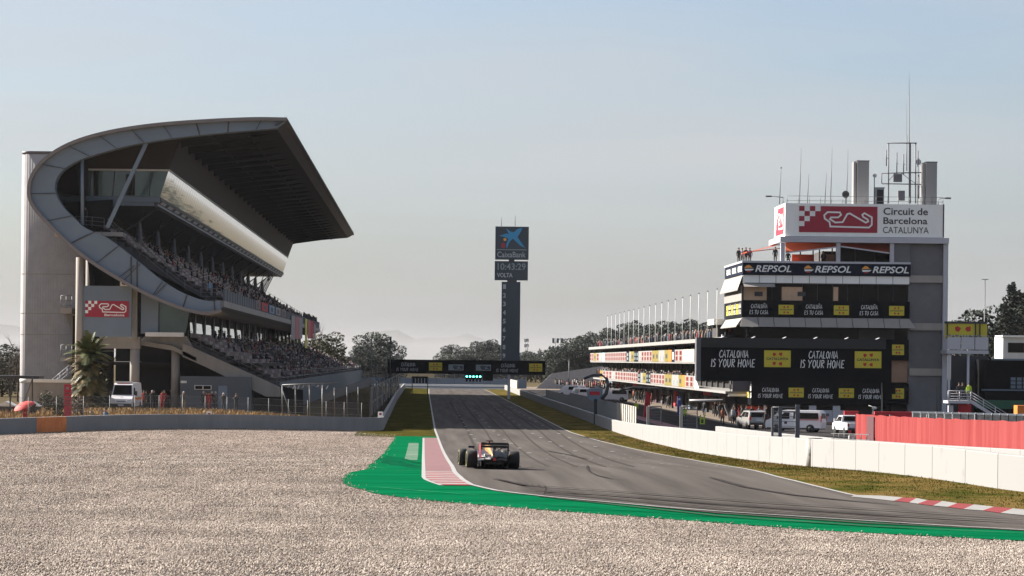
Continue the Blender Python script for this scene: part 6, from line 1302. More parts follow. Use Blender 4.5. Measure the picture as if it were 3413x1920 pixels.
# tower terrace, annex landing, stand landings
for (u, v, D, rot, pose, top, lab) in (
        (1858, 656, TY + 9, 3.6, 'stand', 'cl_dark', "person in dark coat at the outer corner of the tower terrace"), (1867, 656, TY + 10, 2.9, 'stand', 'cl_white', "person in a pale top on the tower terrace between dark coats"), (1876, 656, TY + 8, 3.4, 'stand', 'cl_dark', "person in black looking over the terrace rail above the brand board"), (1886, 656, TY + 9, 2.7, 'stand', 'cl_blue', "person in a blue jacket on the tower terrace nearest the awning"),
        (1950, 656, TY + 2, 3.1, 'stand', 'cl_dark', "person in black under the awning beside the first terrace column"), (1982, 657, TY + 1.2, 3.1, 'sit', 'cl_dark', "person seated behind the terrace board under the awning"), (2071, 657, TY + 1.2, 3.1, 'sit', 'cl_dark', "person seated by the tan blind on the terrace")):
    p = W(u, v, D); person(p.x, D, W(2000, 662, TY).z - .05 if D < TY + 4 else W(2000, 659, TY).z, rot, pose, top, 'cl_dark', lab)
for (u, v, D, top, lab) in ((2412, 1010, 263, 'cl_dark', "person in black on the white metal stair landing"), (2421, 1010, 263.6, 'cl_dark', "second person in dark clothes behind the landing handrail"), (2437, 1010, 263, 'hivis', "marshal in a yellow hi-vis vest at the top of the metal stair")):
    p = W(u, v, D); person(p.x, D, W(2412, 1009, 262).z, 3.1, 'stand', top, 'cl_dark', lab)
for (u, v, D, top, lab, lg) in ((215, 568, 261, 'cl_dark', "person in black on the top landing beside the thin column", 'cl_jean'), (528, 752, SY0 + 3.2, 'cl_lblue', "person in a light blue top at the end of the upper balcony", 'cl_jean'), (540, 752, SY0 + 3.4, 'cl_dark', "person in black next to the light blue top on the balcony end", 'cl_dark'), (514, 752, SY0 + 3.6, 'cl_grey', "person in grey near the upper balcony corner rail", 'cl_dark')):
    p = W(u, v, D); person(p.x, D, p.z + .05, 2.6, 'stand', top, lg, lab)
# pit lane crews and marshals
tops = ['cl_dark'] * 12 + ['cl_red', 'cl_white', 'cl_grey', 'cl_blue', 'cl_red', 'cl_orange']  # mostly dark tops, which also stand in for shade over the crews
for i in range(44):
    x, y = uni(31.2, 34.4), 270 + 170 * rnd() ** 1.2
    tp = tops[i % len(tops)]
    nm_ = {'cl_dark': 'dark team clothing', 'cl_red': 'red overalls', 'cl_white': 'a white shirt', 'cl_grey': 'grey clothing', 'cl_blue': 'blue team clothing', 'cl_orange': 'orange overalls'}[tp]
    person(x, y, gz(x, y) + .03, uni(0, 6.28), ('stand', 'walk', 'stand')[i % 3], tp, 'cl_red' if tp == 'cl_red' else 'cl_dark', "crew member in " + nm_ + " standing in front of the pit garages", "pit crews in " + nm_ + " by the garages")
for (u, v, D, top, lab) in ((2120, 1345, 300, 'hivis', "marshal in hi-vis jacket standing on the pit lane beside the far crew"), (2282, 1346, 270, 'hivis', "marshal in yellow jacket behind the second mesh gate frame"), (2408, 1390, 262, 'cl_orange', "person in orange and black walking to the silver car"), (2442, 1400, 266, 'cl_white', "mechanic with white top under the grey pit boom end"), (2449, 1400, 268, 'cl_dark', "mechanic in black close to the grey pit boom end"), (2552, 1430, 248, 'cl_dark', "person in black between the silver car and the white van")):
    x, y, z = gp(u, v, D); person(x, y, z, 2.8, 'walk' if 'walking' in lab else 'stand', top, 'cl_dark', lab)
# spectators in the stand: near ones one by one, the rest as a crowd
cc = ['cl_dark'] * 20 + ['cl_jean', 'cl_grey', 'cl_red', 'cl_white', 'cl_blue', 'cl_khaki', 'cl_orange', 'cl_red']
def tier_pos(t, row, y):
    if t == 'u': f = (row + .55) / NR; return UX0 + (UX1 - UX0) * f - .1, y, UZ0 + (UZ1 - UZ0) * row / NR
    f = (row + .55) / NL; return LX0 + (LX1 - LX0) * f - .1, y, LZ0 + (LZ1 - LZ0) * row / NL
for i in range(110):
    t = 'u' if i % 2 else 'l'; y = SY0 + (6 if t == 'u' else 22) + 70 * rnd() ** .9; row = random.randrange(NR if t == 'u' else NL)
    x, y, z = tier_pos(t, row, y); tp = random.choice(cc)
    person(x, y, z, -1.57 + uni(-.3, .3), 'sit', tp, 'cl_jean', "spectator seated among empty red seats in the %s tier of the grandstand" % ('upper' if t == 'u' else 'lower'), "spectators in the %s tier" % ('upper' if t == 'u' else 'lower'))
def spect(mb, x, y, z, m, hm='skin'):
    a = uni(.22, .27); h = uni(.5, .62) * (1 if rnd() < .7 else 1.5)
    lv = [(x - .15, .12, .4), (x - .1, a, .42 + h * .8), (x - .08, a * .7, .42 + h)]
    vs_ = []
    for cx, r_, zz in lv: vs_ += [(cx + r_ * .55 * math.cos(t_), y + r_ * math.sin(t_), z + zz) for t_ in (0, 1.05, 2.1, 3.14, 4.19, 5.24)]
    mb.add(vs_, [(6 * k_ + i, 6 * k_ + (i + 1) % 6, 6 * k_ + 6 + (i + 1) % 6, 6 * k_ + 6 + i) for k_ in (0, 1) for i in range(6)] + [tuple(range(12, 18))], m)
    mb.box(x - .05, x + .35, y - .18, y + .18, z + .38, z + .55, 'cl_jean')
    mb.ell((x - .06, y, z + .42 + h + .13), (.1, .09, .125), hm, 6, 4)
mb = MB()
for i in range(900):
    y = 300 + 292 * rnd() ** .8; row = random.randrange(NL); x, y, z = tier_pos('l', row, y); spect(mb, x, y, z, random.choice(cc), random.choice(['hair', 'hair', 'skin', 'cl_dark', 'cap_white']))
for i in range(500):
    y = 330 + 160 * rnd() ** .7; row = int(NR * rnd() ** 1.5); x, y, z = tier_pos('u', row, y); spect(mb, x, y, z, random.choice(cc), random.choice(['hair', 'hair', 'skin', 'cl_dark']))
for i in range(80): spect(mb, -20.2, 440 + 52 * rnd(), 10.1, 'cl_dark', 'hair')
o = mb.build("stand_crowd"); o['kind'] = 'stuff'; o['label'] = "dense dark crowd of spectators filling the far end of the grandstand"; o['category'] = "crowd"
mb = MB()
for i in range(430):
    y = 290 + 226 * rnd(); spect(mb, 31.9 + 1.6 * rnd(), y, 6.3 + .35 * rnd(), random.choice(cc), random.choice(['hair', 'skin', 'cl_dark', 'cap_white']))
for i in range(260): spect(mb, 31.3 + 1.2 * rnd(), uni(322, 500), 1.45, random.choice(cc), random.choice(['hair', 'skin', 'cl_dark', 'cap_white']))
for i in range(120): spect(mb, 32.0 + 1.2 * rnd(), uni(300, 510), 4.65, random.choice(cc), 'hair')
o = mb.build("pit_crowd"); o['kind'] = 'stuff'; o['label'] = "crowd of spectators lining the roof and balconies of the pit building"; o['category'] = "crowd"
mb = MB()
for i in range(120): x = uni(26, 36); y = uni(470, 560); spect(mb, x, y, gz(x, y) + 1.0 + uni(0, .4), random.choice(['cl_white', 'cl_khaki', 'cl_dark', 'cl_orange', 'cl_red']), 'hair')
o = mb.build("pit_exit_crowd"); o['kind'] = 'stuff'; o['label'] = "distant crowd of people standing at the far pit exit bank"; o['category'] = "crowd"
# flags and banners hung from the upper balcony
for (u0, u1, v0, v1, cs, lab) in ((971, 1007, 1050, 1132, ['seatw', 'logored', 'seatw'], "red and white banner hanging from the upper balcony"), (1017, 1024, 1062, 1160, ['yellow'], "narrow yellow banner hanging down beside the red and white one"), (1026, 1044, 1066, 1128, ['logored', 'cloth_red'], "deep red banner hanging beyond the yellow strip"), (1046, 1052, 1080, 1130, ['seatw'], "small white banner hanging at the far balcony end")):
    ya, yb = -19.72 / ray(u1, 1090)[0], -19.72 / ray(u0, 1090)[0]
    ya, yb = max(ya, yb), min(ya, yb); zt_ = P(u0, v0, yb).z; zb_ = P(u0, v1, yb).z; mb = MB(); n = len(cs)
    for j in range(n): a = yb + (ya - yb) * j / n; b = yb + (ya - yb) * (j + 1) / n; mb.box(-19.75 + .02 * j, -19.70 + .02 * j, a, b, zb_ + .2 * j, zt_, cs[j])
    tag(mb.build("hanging_banner"), lab, "banner")
for k_, (u0, u1, cs) in enumerate(((852, 868, 'seatr'), (872, 893, 'cloth_red'), (898, 916, 'cl_lblue'), (920, 936, 'seatw'), (938, 954, 'seatr'))):
    ya, yb = -19.75 / ray(u0, 1030)[0], -19.75 / ray(u1, 1030)[0]; mb = MB(); mb.box(-19.79, -19.76, ya, yb, 9.7, 10.7, cs); mb.box(-19.76, -19.755, ya + (yb - ya) * .3, ya + (yb - ya) * .7, 9.9, 10.4, 'cl_grey')
    tag(mb.build("fan_banner"), "%s fan banner tied along the upper balcony parapet" % ("faded red", "bright red", "light blue", "off white", "second faded red")[k_], "banner", "fan banners on the parapet")

# ------------------------------------------------------------------ vehicles (front towards local +Y)
def wheel(parent, x, y, r, wd, inner='rim', band=None):
    mb = MB(); n = 20; prof = [(-wd / 2, r * .62), (-wd / 2, r * .9), (-wd * .38, r), (wd * .38, r), (wd / 2, r * .9), (wd / 2, r * .62)]
    vs_ = [(x + a, y + rr * math.cos(6.2832 * j / n), r + rr * math.sin(6.2832 * j / n)) for a, rr in prof for j in range(n)]
    mb.add(vs_, [(i * n + j, i * n + (j + 1) % n, (i + 1) * n + (j + 1) % n, (i + 1) * n + j) for i in range(5) for j in range(n)] , 'tyre', True)
    tv = mb.build("wheel", parent, True)
    mb = MB()
    for s in (-1, 1):
        xx = x + s * wd * .44
        mb.add([(xx, y + r * .63 * math.cos(6.2832 * j / n), r + r * .63 * math.sin(6.2832 * j / n)) for j in range(n)], [tuple(range(n))], inner)
        for j in range(5): a = 6.2832 * j / 5; mb.bar((xx + s * .012, y, r), (xx + s * .012, y + r * .58 * math.cos(a), r + r * .58 * math.sin(a)), r * .14, 'steel' if inner == 'rim' else 'carbon', .02)
        if band:
            q1 = [(x + s * (wd / 2 + .004), y + r * f * math.cos(6.2832 * j / n), r + r * f * math.sin(6.2832 * j / n)) for f in (.74, .85) for j in range(n)]
            mb.add(q1, [(j, (j + 1) % n, n + (j + 1) % n, n + j) for j in range(n)], band)
    mb.build("rim", tv, True); return tv
def vehicle(name, label, cat, loc, rotz, Wd, prof, belt, top_f, paint, wheels, r, side_win, rear_win=None, wind=None, extra=None):
    o = thing(name, loc, label, cat); o.rotation_euler = (0, 0, rotz); zt = max(z for y, z in prof)
    def hw(z): return Wd / 2 * (1 - (1 - top_f) * max(0, (z - belt) / (zt - belt))) * (1 - .06 * max(0, (.45 - z) / .45))
    mb = MB(); n = len(prof); vs_ = [(-hw(z), y, z) for y, z in prof] + [(hw(z), y, z) for y, z in prof]
    mb.add(vs_, [(i, (i + 1) % n, n + (i + 1) % n, n + i) for i in range(n)], paint)
    c_ = len(mb.v)
    mb.add(vs_[:n], [tuple(range(n))[::-1]], paint); mb.add(vs_[n:], [tuple(range(n))], paint)
    b = mb.build("body", o, True)
    bv = b.modifiers.new("soft", 'BEVEL'); bv.width = .05; bv.segments = 2; bv.limit_method = 'ANGLE'; bv.angle_limit = .5
    for w_ in side_win:
        for s in (-1, 1): mb = MB(); mb.prism([(s * (hw(z) - .01), y, z) for y, z in w_], (s * .025, 0, 0), 'dkglass'); mb.build("side_window", o, True)
    for nm_, w_ in (("rear_window", rear_win), ("windscreen", wind)):
        if w_:
            (ya, za), (yb, zb_), ins = w_; s = -1 if nm_ == "rear_window" else 1; mb = MB()
            mb.quad((-hw(za) + ins, ya + s * .015, za), (hw(za) - ins, ya + s * .015, za), (hw(zb_) - ins, yb + s * .015, zb_), (-hw(zb_) + ins, yb + s * .015, zb_), 'dkglass'); mb.build(nm_, o, True)
    for (y, xx) in wheels:
        for s in (-1, 1):
            mb = MB(); mb.tube([(s * (Wd / 2 - .25), y, r + .01), (s * (Wd / 2 + .006), y, r + .01)], r * 1.14, 'bumper', 18); mb.build("wheel_arch", o, True); wheel(o, s * (Wd / 2 - .10), y, r, .22)
    if extra: extra(o, hw)
    return o
def lamp(o, nm, x0, x1, y0, y1, z0, z1, m): mb = MB(); mb.box(x0, x1, y0, y1, z0, z1, m); return mb.build(nm, o, True)
vanp = [(-2.5, .35), (-2.55, .9), (-2.48, 1.75), (-2.3, 1.95), (.9, 1.97), (1.35, 1.85), (1.95, 1.28), (2.45, 1.05), (2.55, .75), (2.5, .35)]
def van_x(o, hw):
    for s in (-1, 1): lamp(o, "tail_light", s * .95 - .06, s * .95 + .02, -2.58, -2.5, .95, 1.5, 'lampred'); lamp(o, "headlight", s * .72 - .17, s * .72 + .17, 2.38, 2.52, .8, 1.0, 'lampwhite'); lamp(o, "mirror", s * 1.08 - .1, s * 1.08 + .1, 1.35, 1.45, 1.2, 1.45, 'bumper')
    lamp(o, "sill", -1.0, 1.0, -2.45, 2.4, .28, .42, 'bumper'); lamp(o, "emblem", -.985, -.975, .55, .8, .75, .98, 'bumper'); lamp(o, "side_stripe", -.992, -.984, -2.3, -.6, 1.12, 1.17, 'lampred')
x, y, z = gp(2652, 1440, 241)
vehicle("van", "white passenger van parked behind the tall mesh gate frame", "van", (x, y, z), rad(68), 1.95, vanp, 1.15, .84, 'carwhite', ((-1.55, 0), (1.6, 0)), .34, ([(-2.3, 1.22), (-2.22, 1.75), (.0, 1.77), (.0, 1.22)], [(.35, 1.2), (.35, 1.75), (.85, 1.75), (1.5, 1.22)]), ((-2.53, 1.25), (-2.48, 1.72), .2), ((1.93, 1.33), (1.4, 1.83), .12), van_x)
suvp = [(-2.0, .4), (-2.1, .65), (-2.05, 1.05), (-1.75, 1.62), (-1.4, 1.70), (.3, 1.68), (.95, 1.15), (1.95, 1.02), (2.1, .75), (2.05, .4)]
def suv_x(o, hw):
    for s in (-1, 1): lamp(o, "tail_light", s * .82 - .07, s * .82 + .07, -2.10, -1.98, .85, 1.18, 'lampred'); lamp(o, "headlight", s * .68 - .15, s * .68 + .15, 1.98, 2.1, .78, .95, 'lampwhite'); lamp(o, "mirror", s * 1.0 - .1, s * 1.0 + .1, .5, .6, 1.05, 1.22, 'bumper')
    lamp(o, "number_plate", -.26, .26, -2.13, -2.08, .78, .90, 'plate'); lamp(o, "bumper", -.86, .86, -2.16, -2.0, .4, .62, 'bumper')
    for s in (-1, 1): lamp(o, "roof_bar", s * .62 - .03, s * .62 + .03, -1.4, .2, 1.70, 1.77, 'bumper')
x, y, z = gp(2507, 1430, 252)
vehicle("car", "silver five door car seen from behind, parked by the pit garages", "car", (x, y, z), rad(10), 1.85, suvp, 1.05, .80, 'silver', ((-1.3, 0), (1.3, 0)), .35, ([(-1.6, 1.12), (-1.45, 1.55), (-.55, 1.6), (-.55, 1.12)], [(-.45, 1.12), (-.45, 1.6), (.25, 1.58), (.7, 1.14)]), ((-2.02, 1.12), (-1.78, 1.56), .14), ((.92, 1.2), (.36, 1.62), .12), suv_x)
pkp = [(-2.5, .5), (-2.55, .7), (-2.5, 1.1), (-.7, 1.1), (-.6, 1.15), (-.45, 1.70), (.75, 1.70), (1.35, 1.15), (2.35, 1.02), (2.5, .75), (2.45, .45)]
def pk_x(o, hw):
    for s in (-1, 1): lamp(o, "tail_light", s * .78 - .06, s * .78 + .06, -2.56, -2.46, .75, 1.05, 'lampred'); lamp(o, "headlight", s * .68 - .14, s * .68 + .14, 2.36, 2.5, .75, .92, 'lampwhite'); lamp(o, "mirror", s * 1.02 - .12, s * 1.02 + .12, .95, 1.05, 1.15, 1.4, 'carwhite')
    lamp(o, "load_bed", -.75, .75, -2.4, -.75, 1.105, 1.12, 'bumper'); lamp(o, "bumper", -.85, .85, -2.68, -2.5, .48, .66, 'bumper'); lamp(o, "tail_gate", -.72, .72, -2.56, -2.51, .7, 1.08, 'carwhite'); lamp(o, "number_plate", -.25, .25, -2.70, -2.67, .52, .63, 'plate')
x, y, z = gp(2832, 1452, 232)
vehicle("pickup_truck", "white pickup truck half hidden by the red cloth fence", "pickup truck", (x, y, z), rad(6), 1.8, pkp, 1.12, .84, 'carwhite', ((-1.55, 0), (1.6, 0)), .36, ([(-.5, 1.2), (-.38, 1.6), (.7, 1.6), (1.15, 1.2)],), ((-.62, 1.22), (-.48, 1.62), .15), ((1.32, 1.2), (.8, 1.64), .12), pk_x)
amp = [(-2.7, .4), (-2.75, 1.0), (-2.7, 2.4), (-2.5, 2.5), (1.2, 2.5), (1.55, 2.35), (2.1, 1.35), (2.6, 1.05), (2.75, .75), (2.7, .35)]
def am_x(o, hw):
    for s in (-1, 1): lamp(o, "headlight", s * .72 - .16, s * .72 + .16, 2.58, 2.72, .78, 1.0, 'lampwhite'); lamp(o, "mirror", s * 1.16 - .12, s * 1.16 + .12, 1.5, 1.62, 1.35, 1.75, 'bumper'); lamp(o, "tail_light", s * .9 - .08, s * .9 + .08, -2.78, -2.7, 1.0, 1.5, 'lampred')
    lamp(o, "light_bar", -.8, .8, 1.05, 1.3, 2.505, 2.64, 'lampwhite'); lamp(o, "grille", -.42, .42, 2.62, 2.73, .66, .86, 'bumper'); lamp(o, "bumper", -.97, .97, 2.55, 2.8, .32, .6, 'bumper'); lamp(o, "number_plate", -.26, .26, 2.80, 2.82, .42, .54, 'plate'); lamp(o, "cross_mark", -.12, .12, 2.32, 2.36, 1.14, 1.22, 'lampred')
    lamp(o, "roof_lettering", -.6, .6, 1.31, 1.42, 2.36, 2.46, 'lampred')
    for s in (-1, 1): lamp(o, "side_stripe", s * 1.0 - .012, s * 1.0 + .012, -2.5, 1.6, .95, 1.15, 'orange')
x, y, z = gp(421, 1365, 250)
vehicle("ambulance", "white ambulance van facing the track beside the palm tree", "ambulance", (x, y, z + .05), rad(176), 2.0, amp, 1.3, .86, 'carwhite', ((-1.7, 0), (1.75, 0)), .36, ([(.75, 1.35), (.75, 2.05), (1.3, 2.05), (1.75, 1.38)],), ((-2.74, 1.4), (-2.71, 2.1), .3), ((2.08, 1.42), (1.58, 2.3), .1), am_x)
for k_, (u, D, lab) in enumerate(((1935, 430, "small white van far up the pit lane before the hoop sign"), (1908, 470, "white van parked by the far pit exit crowd"), (2046, 415, "white car parked under the far lower banners"))):
    x, y, z = gp(u, 1320, D); o = vehicle("van", lab, "van", (x, y, z), rad(10 + 30 * k_), 1.95, vanp, 1.15, .84, 'carwhite', ((-1.55, 0), (1.6, 0)), .34, ([(-2.3, 1.22), (-2.22, 1.75), (.0, 1.77), (.0, 1.22)],), ((-2.53, 1.25), (-2.48, 1.72), .2), ((1.93, 1.33), (1.4, 1.83), .12))

# ------------------------------------------------------------------ the racing car
cx_, cy_ = G(1641, 1566); 
car = thing("racing_car", (cx_, cy_, gz(cx_, cy_) + .06), "dark open wheel racing car with yellow banded tyres driving away along the straight", "racing car"); car.rotation_euler = (rad(-.9), rad(.8), rad(3.8))
for s in (-1, 1):
    wheel(car, s * .80, 0, .335, .405, 'carbon', 'tyreyel'); wheel(car, s * .85, 3.65, .335, .305, 'carbon', 'tyreyel')
def loft(mb, secs, m, n=12, mf=None):
    vs_ = []
    for (y, hw_, zb_, zt_) in secs:
        zc, hh = (zb_ + zt_) / 2, (zt_ - zb_) / 2
        for j in range(n):
            a = 6.2832 * j / n; ca, sa = math.cos(a), math.sin(a); k_ = .62
            vs_.append((hw_ * math.copysign(abs(ca) ** k_, ca), y, zc + hh * math.copysign(abs(sa) ** k_, sa)))
    mb.add(vs_, [(i * n + j, i * n + (j + 1) % n, (i + 1) * n + (j + 1) % n, (i + 1) * n + j) for i in range(len(secs) - 1) for j in range(n)] + [tuple(range(n))[::-1], tuple(range((len(secs) - 1) * n, len(secs) * n))], m, True)
mb = MB(); loft(mb, [(-.45, .12, .18, .40), (0, .2, .14, .46), (.5, .46, .1, .54), (.9, .64, .08, .60), (1.5, .70, .08, .64), (2.0, .66, .08, .66), (2.25, .40, .10, .66), (2.9, .30, .12, .64), (3.7, .20, .2, .56), (4.3, .13, .2, .40), (4.6, .08, .2, .3)], 'livery'); mb.build("body", car, True)
mb = MB(); loft(mb, [(-.35, .03, .36, .48), (.2, .06, .4, .62), (.9, .12, .5, .84), (1.35, .16, .55, .95), (1.62, .17, .6, .97), (1.72, .14, .66, .94)], 'livyel'); mb.build("engine_cover", car, True)
mb = MB(); mb.prism([(-.012, -.4, .46), (-.012, .9, .80), (-.012, .9, .94), (-.012, .1, .86), (-.012, -.35, .72)], (.024, 0, 0), 'livery'); mb.build("fin", car, True)
mb = MB(); mb.box(-.13, .13, 1.42, 1.54, .995, 1.035, 'maroon'); mb.box(-.03, .03, 1.42, 1.54, .92, .995, 'maroon'); mb.build("camera_bar", car, True)
mb = MB(); mb.box(-.72, .72, .1, 3.0, .035, .06, 'carbon'); mb.build("floor", car, True)
mb = MB(); mb.prism([(-.52, -.72, .30), (.52, -.72, .30), (.52, .1, .05), (-.52, .1, .05)], (0, 0, .02), 'carbon')
for i in range(7): xx = -.5 + i / 6; mb.prism([(xx - .006, -.74, .08), (xx - .006, -.74, .32), (xx - .006, 0, .08)], (.012, 0, 0), 'carbon')
mb.box(-.35, .35, -.6, -.1, .16, .34, 'carbon'); mb.build("diffuser", car, True)
rwg = MB()
for (y0, z0, y1, z1) in ((-.28, .80, -.62, .84), (-.58, .88, -.80, .955)):
    rwg.prism([(-.505, y0, z0), (-.505, y0, z0 + .02), (-.505, y1, z1 + .03), (-.505, y1, z1 - .055)], (1.01, 0, 0), 'carbon')
rwo = rwg.build("rear_wing", car, True)
for s in (-1, 1):
    mb = MB(); mb.prism([(s * .515, -.2, .42), (s * .515, -.2, .92), (s * .515, -.82, .96), (s * .515, -.84, .56), (s * .47, -.6, .40)], (s * .018, 0, 0), 'livred' if s < 0 else 'livery'); mb.build("endplate", rwo, True)  # right plate navy instead of red: its shade is put into the colour
mb = MB(); mb.bar((0, -.3, .4), (0, -.5, .82), .05, 'carbon'); mb.tube([(0, -.62, .44), (0, -.3, .44)], .06, 'steel', 8); mb.build("wing_pylon", rwo, True)
mb = MB(); mb.box(-.05, .05, -.78, -.74, .30, .40, 'lampred'); mb.build("rear_light", car, True)
mb = MB(); mb.box(-1.0, 1.0, 4.25, 4.75, .09, .12, 'carbon')
for s in (-1, 1): mb.box(s * .985 - .015, s * .985 + .015, 4.15, 4.8, .07, .32, 'carbon')
mb.box(-.95, .95, 4.1, 4.3, .2, .22, 'carbon'); mb.build("front_wing", car, True)
for s in (-1, 1):
    for (y_r, xw) in ((0, .62), (3.65, .72)):
        mb = MB()
        for zz, dy in ((.42, .35), (.42, -.2), (.24, .35), (.24, -.2)): mb.bar((s * .18, y_r + dy, zz), (s * xw, y_r, .3 + (zz - .3) * .6), .035, 'carbon')
        mb.build("suspension", car, True)
    mb = MB(); mb.box(s * .62 - .12, s * .62 + .12, 2.35, 2.43, .72, .80, 'livery'); mb.bar((s * .4, 2.4, .62), (s * .6, 2.4, .74), .025, 'carbon'); mb.build("mirror", car, True)
    mb = MB(); mb.box(s * .28 - .02, s * .28 + .3, .15, .35, .46, .53, 'letter') if s < 0 else mb.box(.22, .45, .1, .3, .44, .5, 'dgrey'); mb.build("print_patch", car, True)
mb = MB(); pts = [(.26, 1.75, .70), (.30, 2.1, .84), (.22, 2.5, .88), (0, 2.75, .86), (-.22, 2.5, .88), (-.30, 2.1, .84), (-.26, 1.75, .70)]; mb.tube(pts, .032, 'carbon', 8); mb.tube([(0, 2.74, .86), (0, 2.95, .64)], .03, 'carbon', 6); mb.build("halo", car, True)
mb = MB(); mb.ell((0, 2.0, .80), (.13, .16, .15), 'livred', 12, 8); tag(mb.build("person_helmet", car, True)); bpy.data.objects["person_helmet"].name = "driver_helmet"

# ------------------------------------------------------------------ trees and plants
def leafcloud(mb, c, r, n, s, m, flat=1.0):
    for _ in range(n):
        while True:
            p = Vector((uni(-1, 1), uni(-1, 1), uni(-1, 1)))
            if .15 < p.length < 1: break
        p = p.normalized() * (p.length ** .4); q = Vector(c) + Vector((p.x * r[0], p.y * r[1], p.z * r[2]))
        a = Vector((uni(-1, 1), uni(-1, 1), uni(-1, 1) * flat)).normalized(); b = a.orthogonal().normalized(); ss = s * uni(.6, 1.4)
        b = Matrix.Rotation(uni(0, 6.28), 3, a) @ b
        mb.add([q + a * ss, q + b * ss * .55, q - a * ss, q - b * ss * .55], [(0, 1, 2, 3)], m)
def make_tree(name, h, kind, leaf, seed):
    random.seed(seed); root = bpy.data.objects.new(name, None); C.objects.link(root); root['kind'] = 'thing'
    tr = MB(); cr_ = MB()
    if kind == 'pine':
        top = h * .72; lean = uni(-.05, .05) * h; tr.tube([(0, 0, -.3), (lean * .4, 0, h * .3), (lean, 0, top)], h * .022, 'bark', 7, h * .010)
        for i in range(15):
            t = .32 + .62 * i / 14; a = i * 2.4 + uni(-.4, .4); rr = h * .30 * math.sin(math.pi * min(1, (t - .22) * 1.15)) ** .7 * uni(.6, 1.1); z = h * t
            e_ = Vector((lean * t + rr * math.cos(a), rr * math.sin(a), z + h * .05))
            tr.tube([(lean * t, 0, z - h * .10), tuple(e_)], h * .008, 'bark', 5, h * .003)
            leafcloud(cr_, e_, (h * .13 * uni(.8, 1.3), h * .13 * uni(.8, 1.3), h * .085 * uni(.8, 1.3)), 190, h * .020, leaf)
        leafcloud(cr_, (lean, 0, h * .88), (h * .15, h * .15, h * .10), 240, h * .020, leaf)
    elif kind == 'bushy':
        tr.tube([(0, 0, -.3), (0, 0, h * .8)], h * .025, 'bark', 6, h * .008)
        for i in range(22):
            a = i * 2.4; t = .12 + .78 * i / 21; rr = h * .3 * math.sin(math.pi * (t * .9 + .08)) ** .6 * uni(.5, 1.05)
            tr.tube([(0, 0, h * t * .8), (rr * math.cos(a), rr * math.sin(a), h * t)], h * .006, 'bark', 4, h * .003)
            leafcloud(cr_, (rr * math.cos(a), rr * math.sin(a), h * t), (h * .14, h * .14, h * .10), 150, h * .020, leaf)
    elif kind == 'cypress':
        tr.tube([(0, 0, -.3), (0, 0, h * .95)], h * .018, 'bark', 6, h * .004)
        for i in range(34):
            t = .08 + .92 * i / 33; a = i * 2.4; rr = h * .13 * (1 - t) ** .6 + .1
            q_ = (rr * math.cos(a) * .7, rr * math.sin(a) * .7, h * t); tr.tube([(0, 0, h * t), q_], h * .004, 'bark', 4)
            leafcloud(cr_, q_, (rr * .75 + .12, rr * .75 + .12, h * .045), 55, h * .016, leaf)
    elif kind == 'bare':
        def br(p, d, l, r, k_):
            q_ = p + d * l; tr.tube([p, p + d * l * .5 + Vector((uni(-1, 1), uni(-1, 1), 0)) * l * .05, q_], r, 'twig', 4 if k_ > 1 else 6, r * .6)
            if k_ >= 4: return
            for i in range(3 if k_ else 5):
                dd = (d + Vector((uni(-1, 1), uni(-1, 1), uni(-.1, .6))) * .62).normalized(); br(p + d * l * uni(.45, 1.0), dd, l * uni(.55, .75), r * .55, k_ + 1)
        br(Vector((0, 0, -.2)), Vector((0, 0, 1)), h * .34, h * .013, 0)
    tr.build("trunk" if kind != 'bare' else "branches", root, True)
    if cr_.v: cr_.build("crown", root, True)
    return root
TPL = {}
def tree(name, u, vt, D, kind, leaf, label, group, var=0, wide=1.0):
    p = P(u, vt, D); z = gz(p.x, D); h = p.z - z; key = (kind, leaf, var)
    if key not in TPL: o = TPL[key] = [make_tree(name, 12.0, kind, leaf, 40 + var * 7 + len(TPL)), False]
    if not TPL[key][1]: o = TPL[key][0]; TPL[key][1] = True
    else: o = dup(TPL[key][0])
    o.location = (p.x, D, z); o.rotation_euler = (0, 0, (u * 1.7) % 6.28); o.scale = (h / 12 * wide, h / 12 * wide, h / 12); o.name = name
    o['label'] = label; o['category'] = "tree"; o['kind'] = 'thing'
    if group: o['group'] = group
    return o
rs_ = random.getstate()
mb = MB(); random.seed(91)
for i in range(75):  # tall row hidden from view, added to be reflected in the glass band
    x = 36 + i * 2.1 + uni(-1, 1); hh = min(22.5, 8 + (x - 30) * .17) * uni(.72, 1.05)
    leafcloud(mb, (x, 1500 + uni(-25, 25), -2 + hh * .38), (2.6, 2.6, hh * .42), 60, .9, 'pine'); leafcloud(mb, (x, 1500, -2 + hh * .8), (1.2, 1.2, hh * .2), 26, .7, 'pine')
for i in range(110):
    x = -330 + i * 7 + uni(-3, 3); y = 1250 + uni(-60, 60); hh = uni(4.5, 8.0) * (1.25 if x > 120 or x < -60 else .8)
    leafcloud(mb, (x, y, -2 + hh * .5), (5.5, 5.5, hh * .55), 46, .9, 'pine')
o = mb.build("distant_woodland"); o['kind'] = 'stuff'; o['label'] = "low hazy belt of distant woodland along the horizon with a hidden tree row added for reflections"; o['category'] = "woodland"
L1 = "dark hazy pine tree rising behind the far end of the grandstand and the gantry"
for i, (u, v, D, w_) in enumerate(((1252, 1118, 620, 1.2), (1205, 1160, 600, 1.1), (1296, 1146, 640, 1.1), (1170, 1190, 590, 1.0), (1225, 1150, 660, 1.1), (1275, 1165, 600, 1.0))): tree("pine_tree", u, v, D, 'pine', 'pine', L1, "pines behind the gantry end", i % 3, w_)
L2 = "pale hazy pine tree on the skyline around the foot of the scoreboard tower"
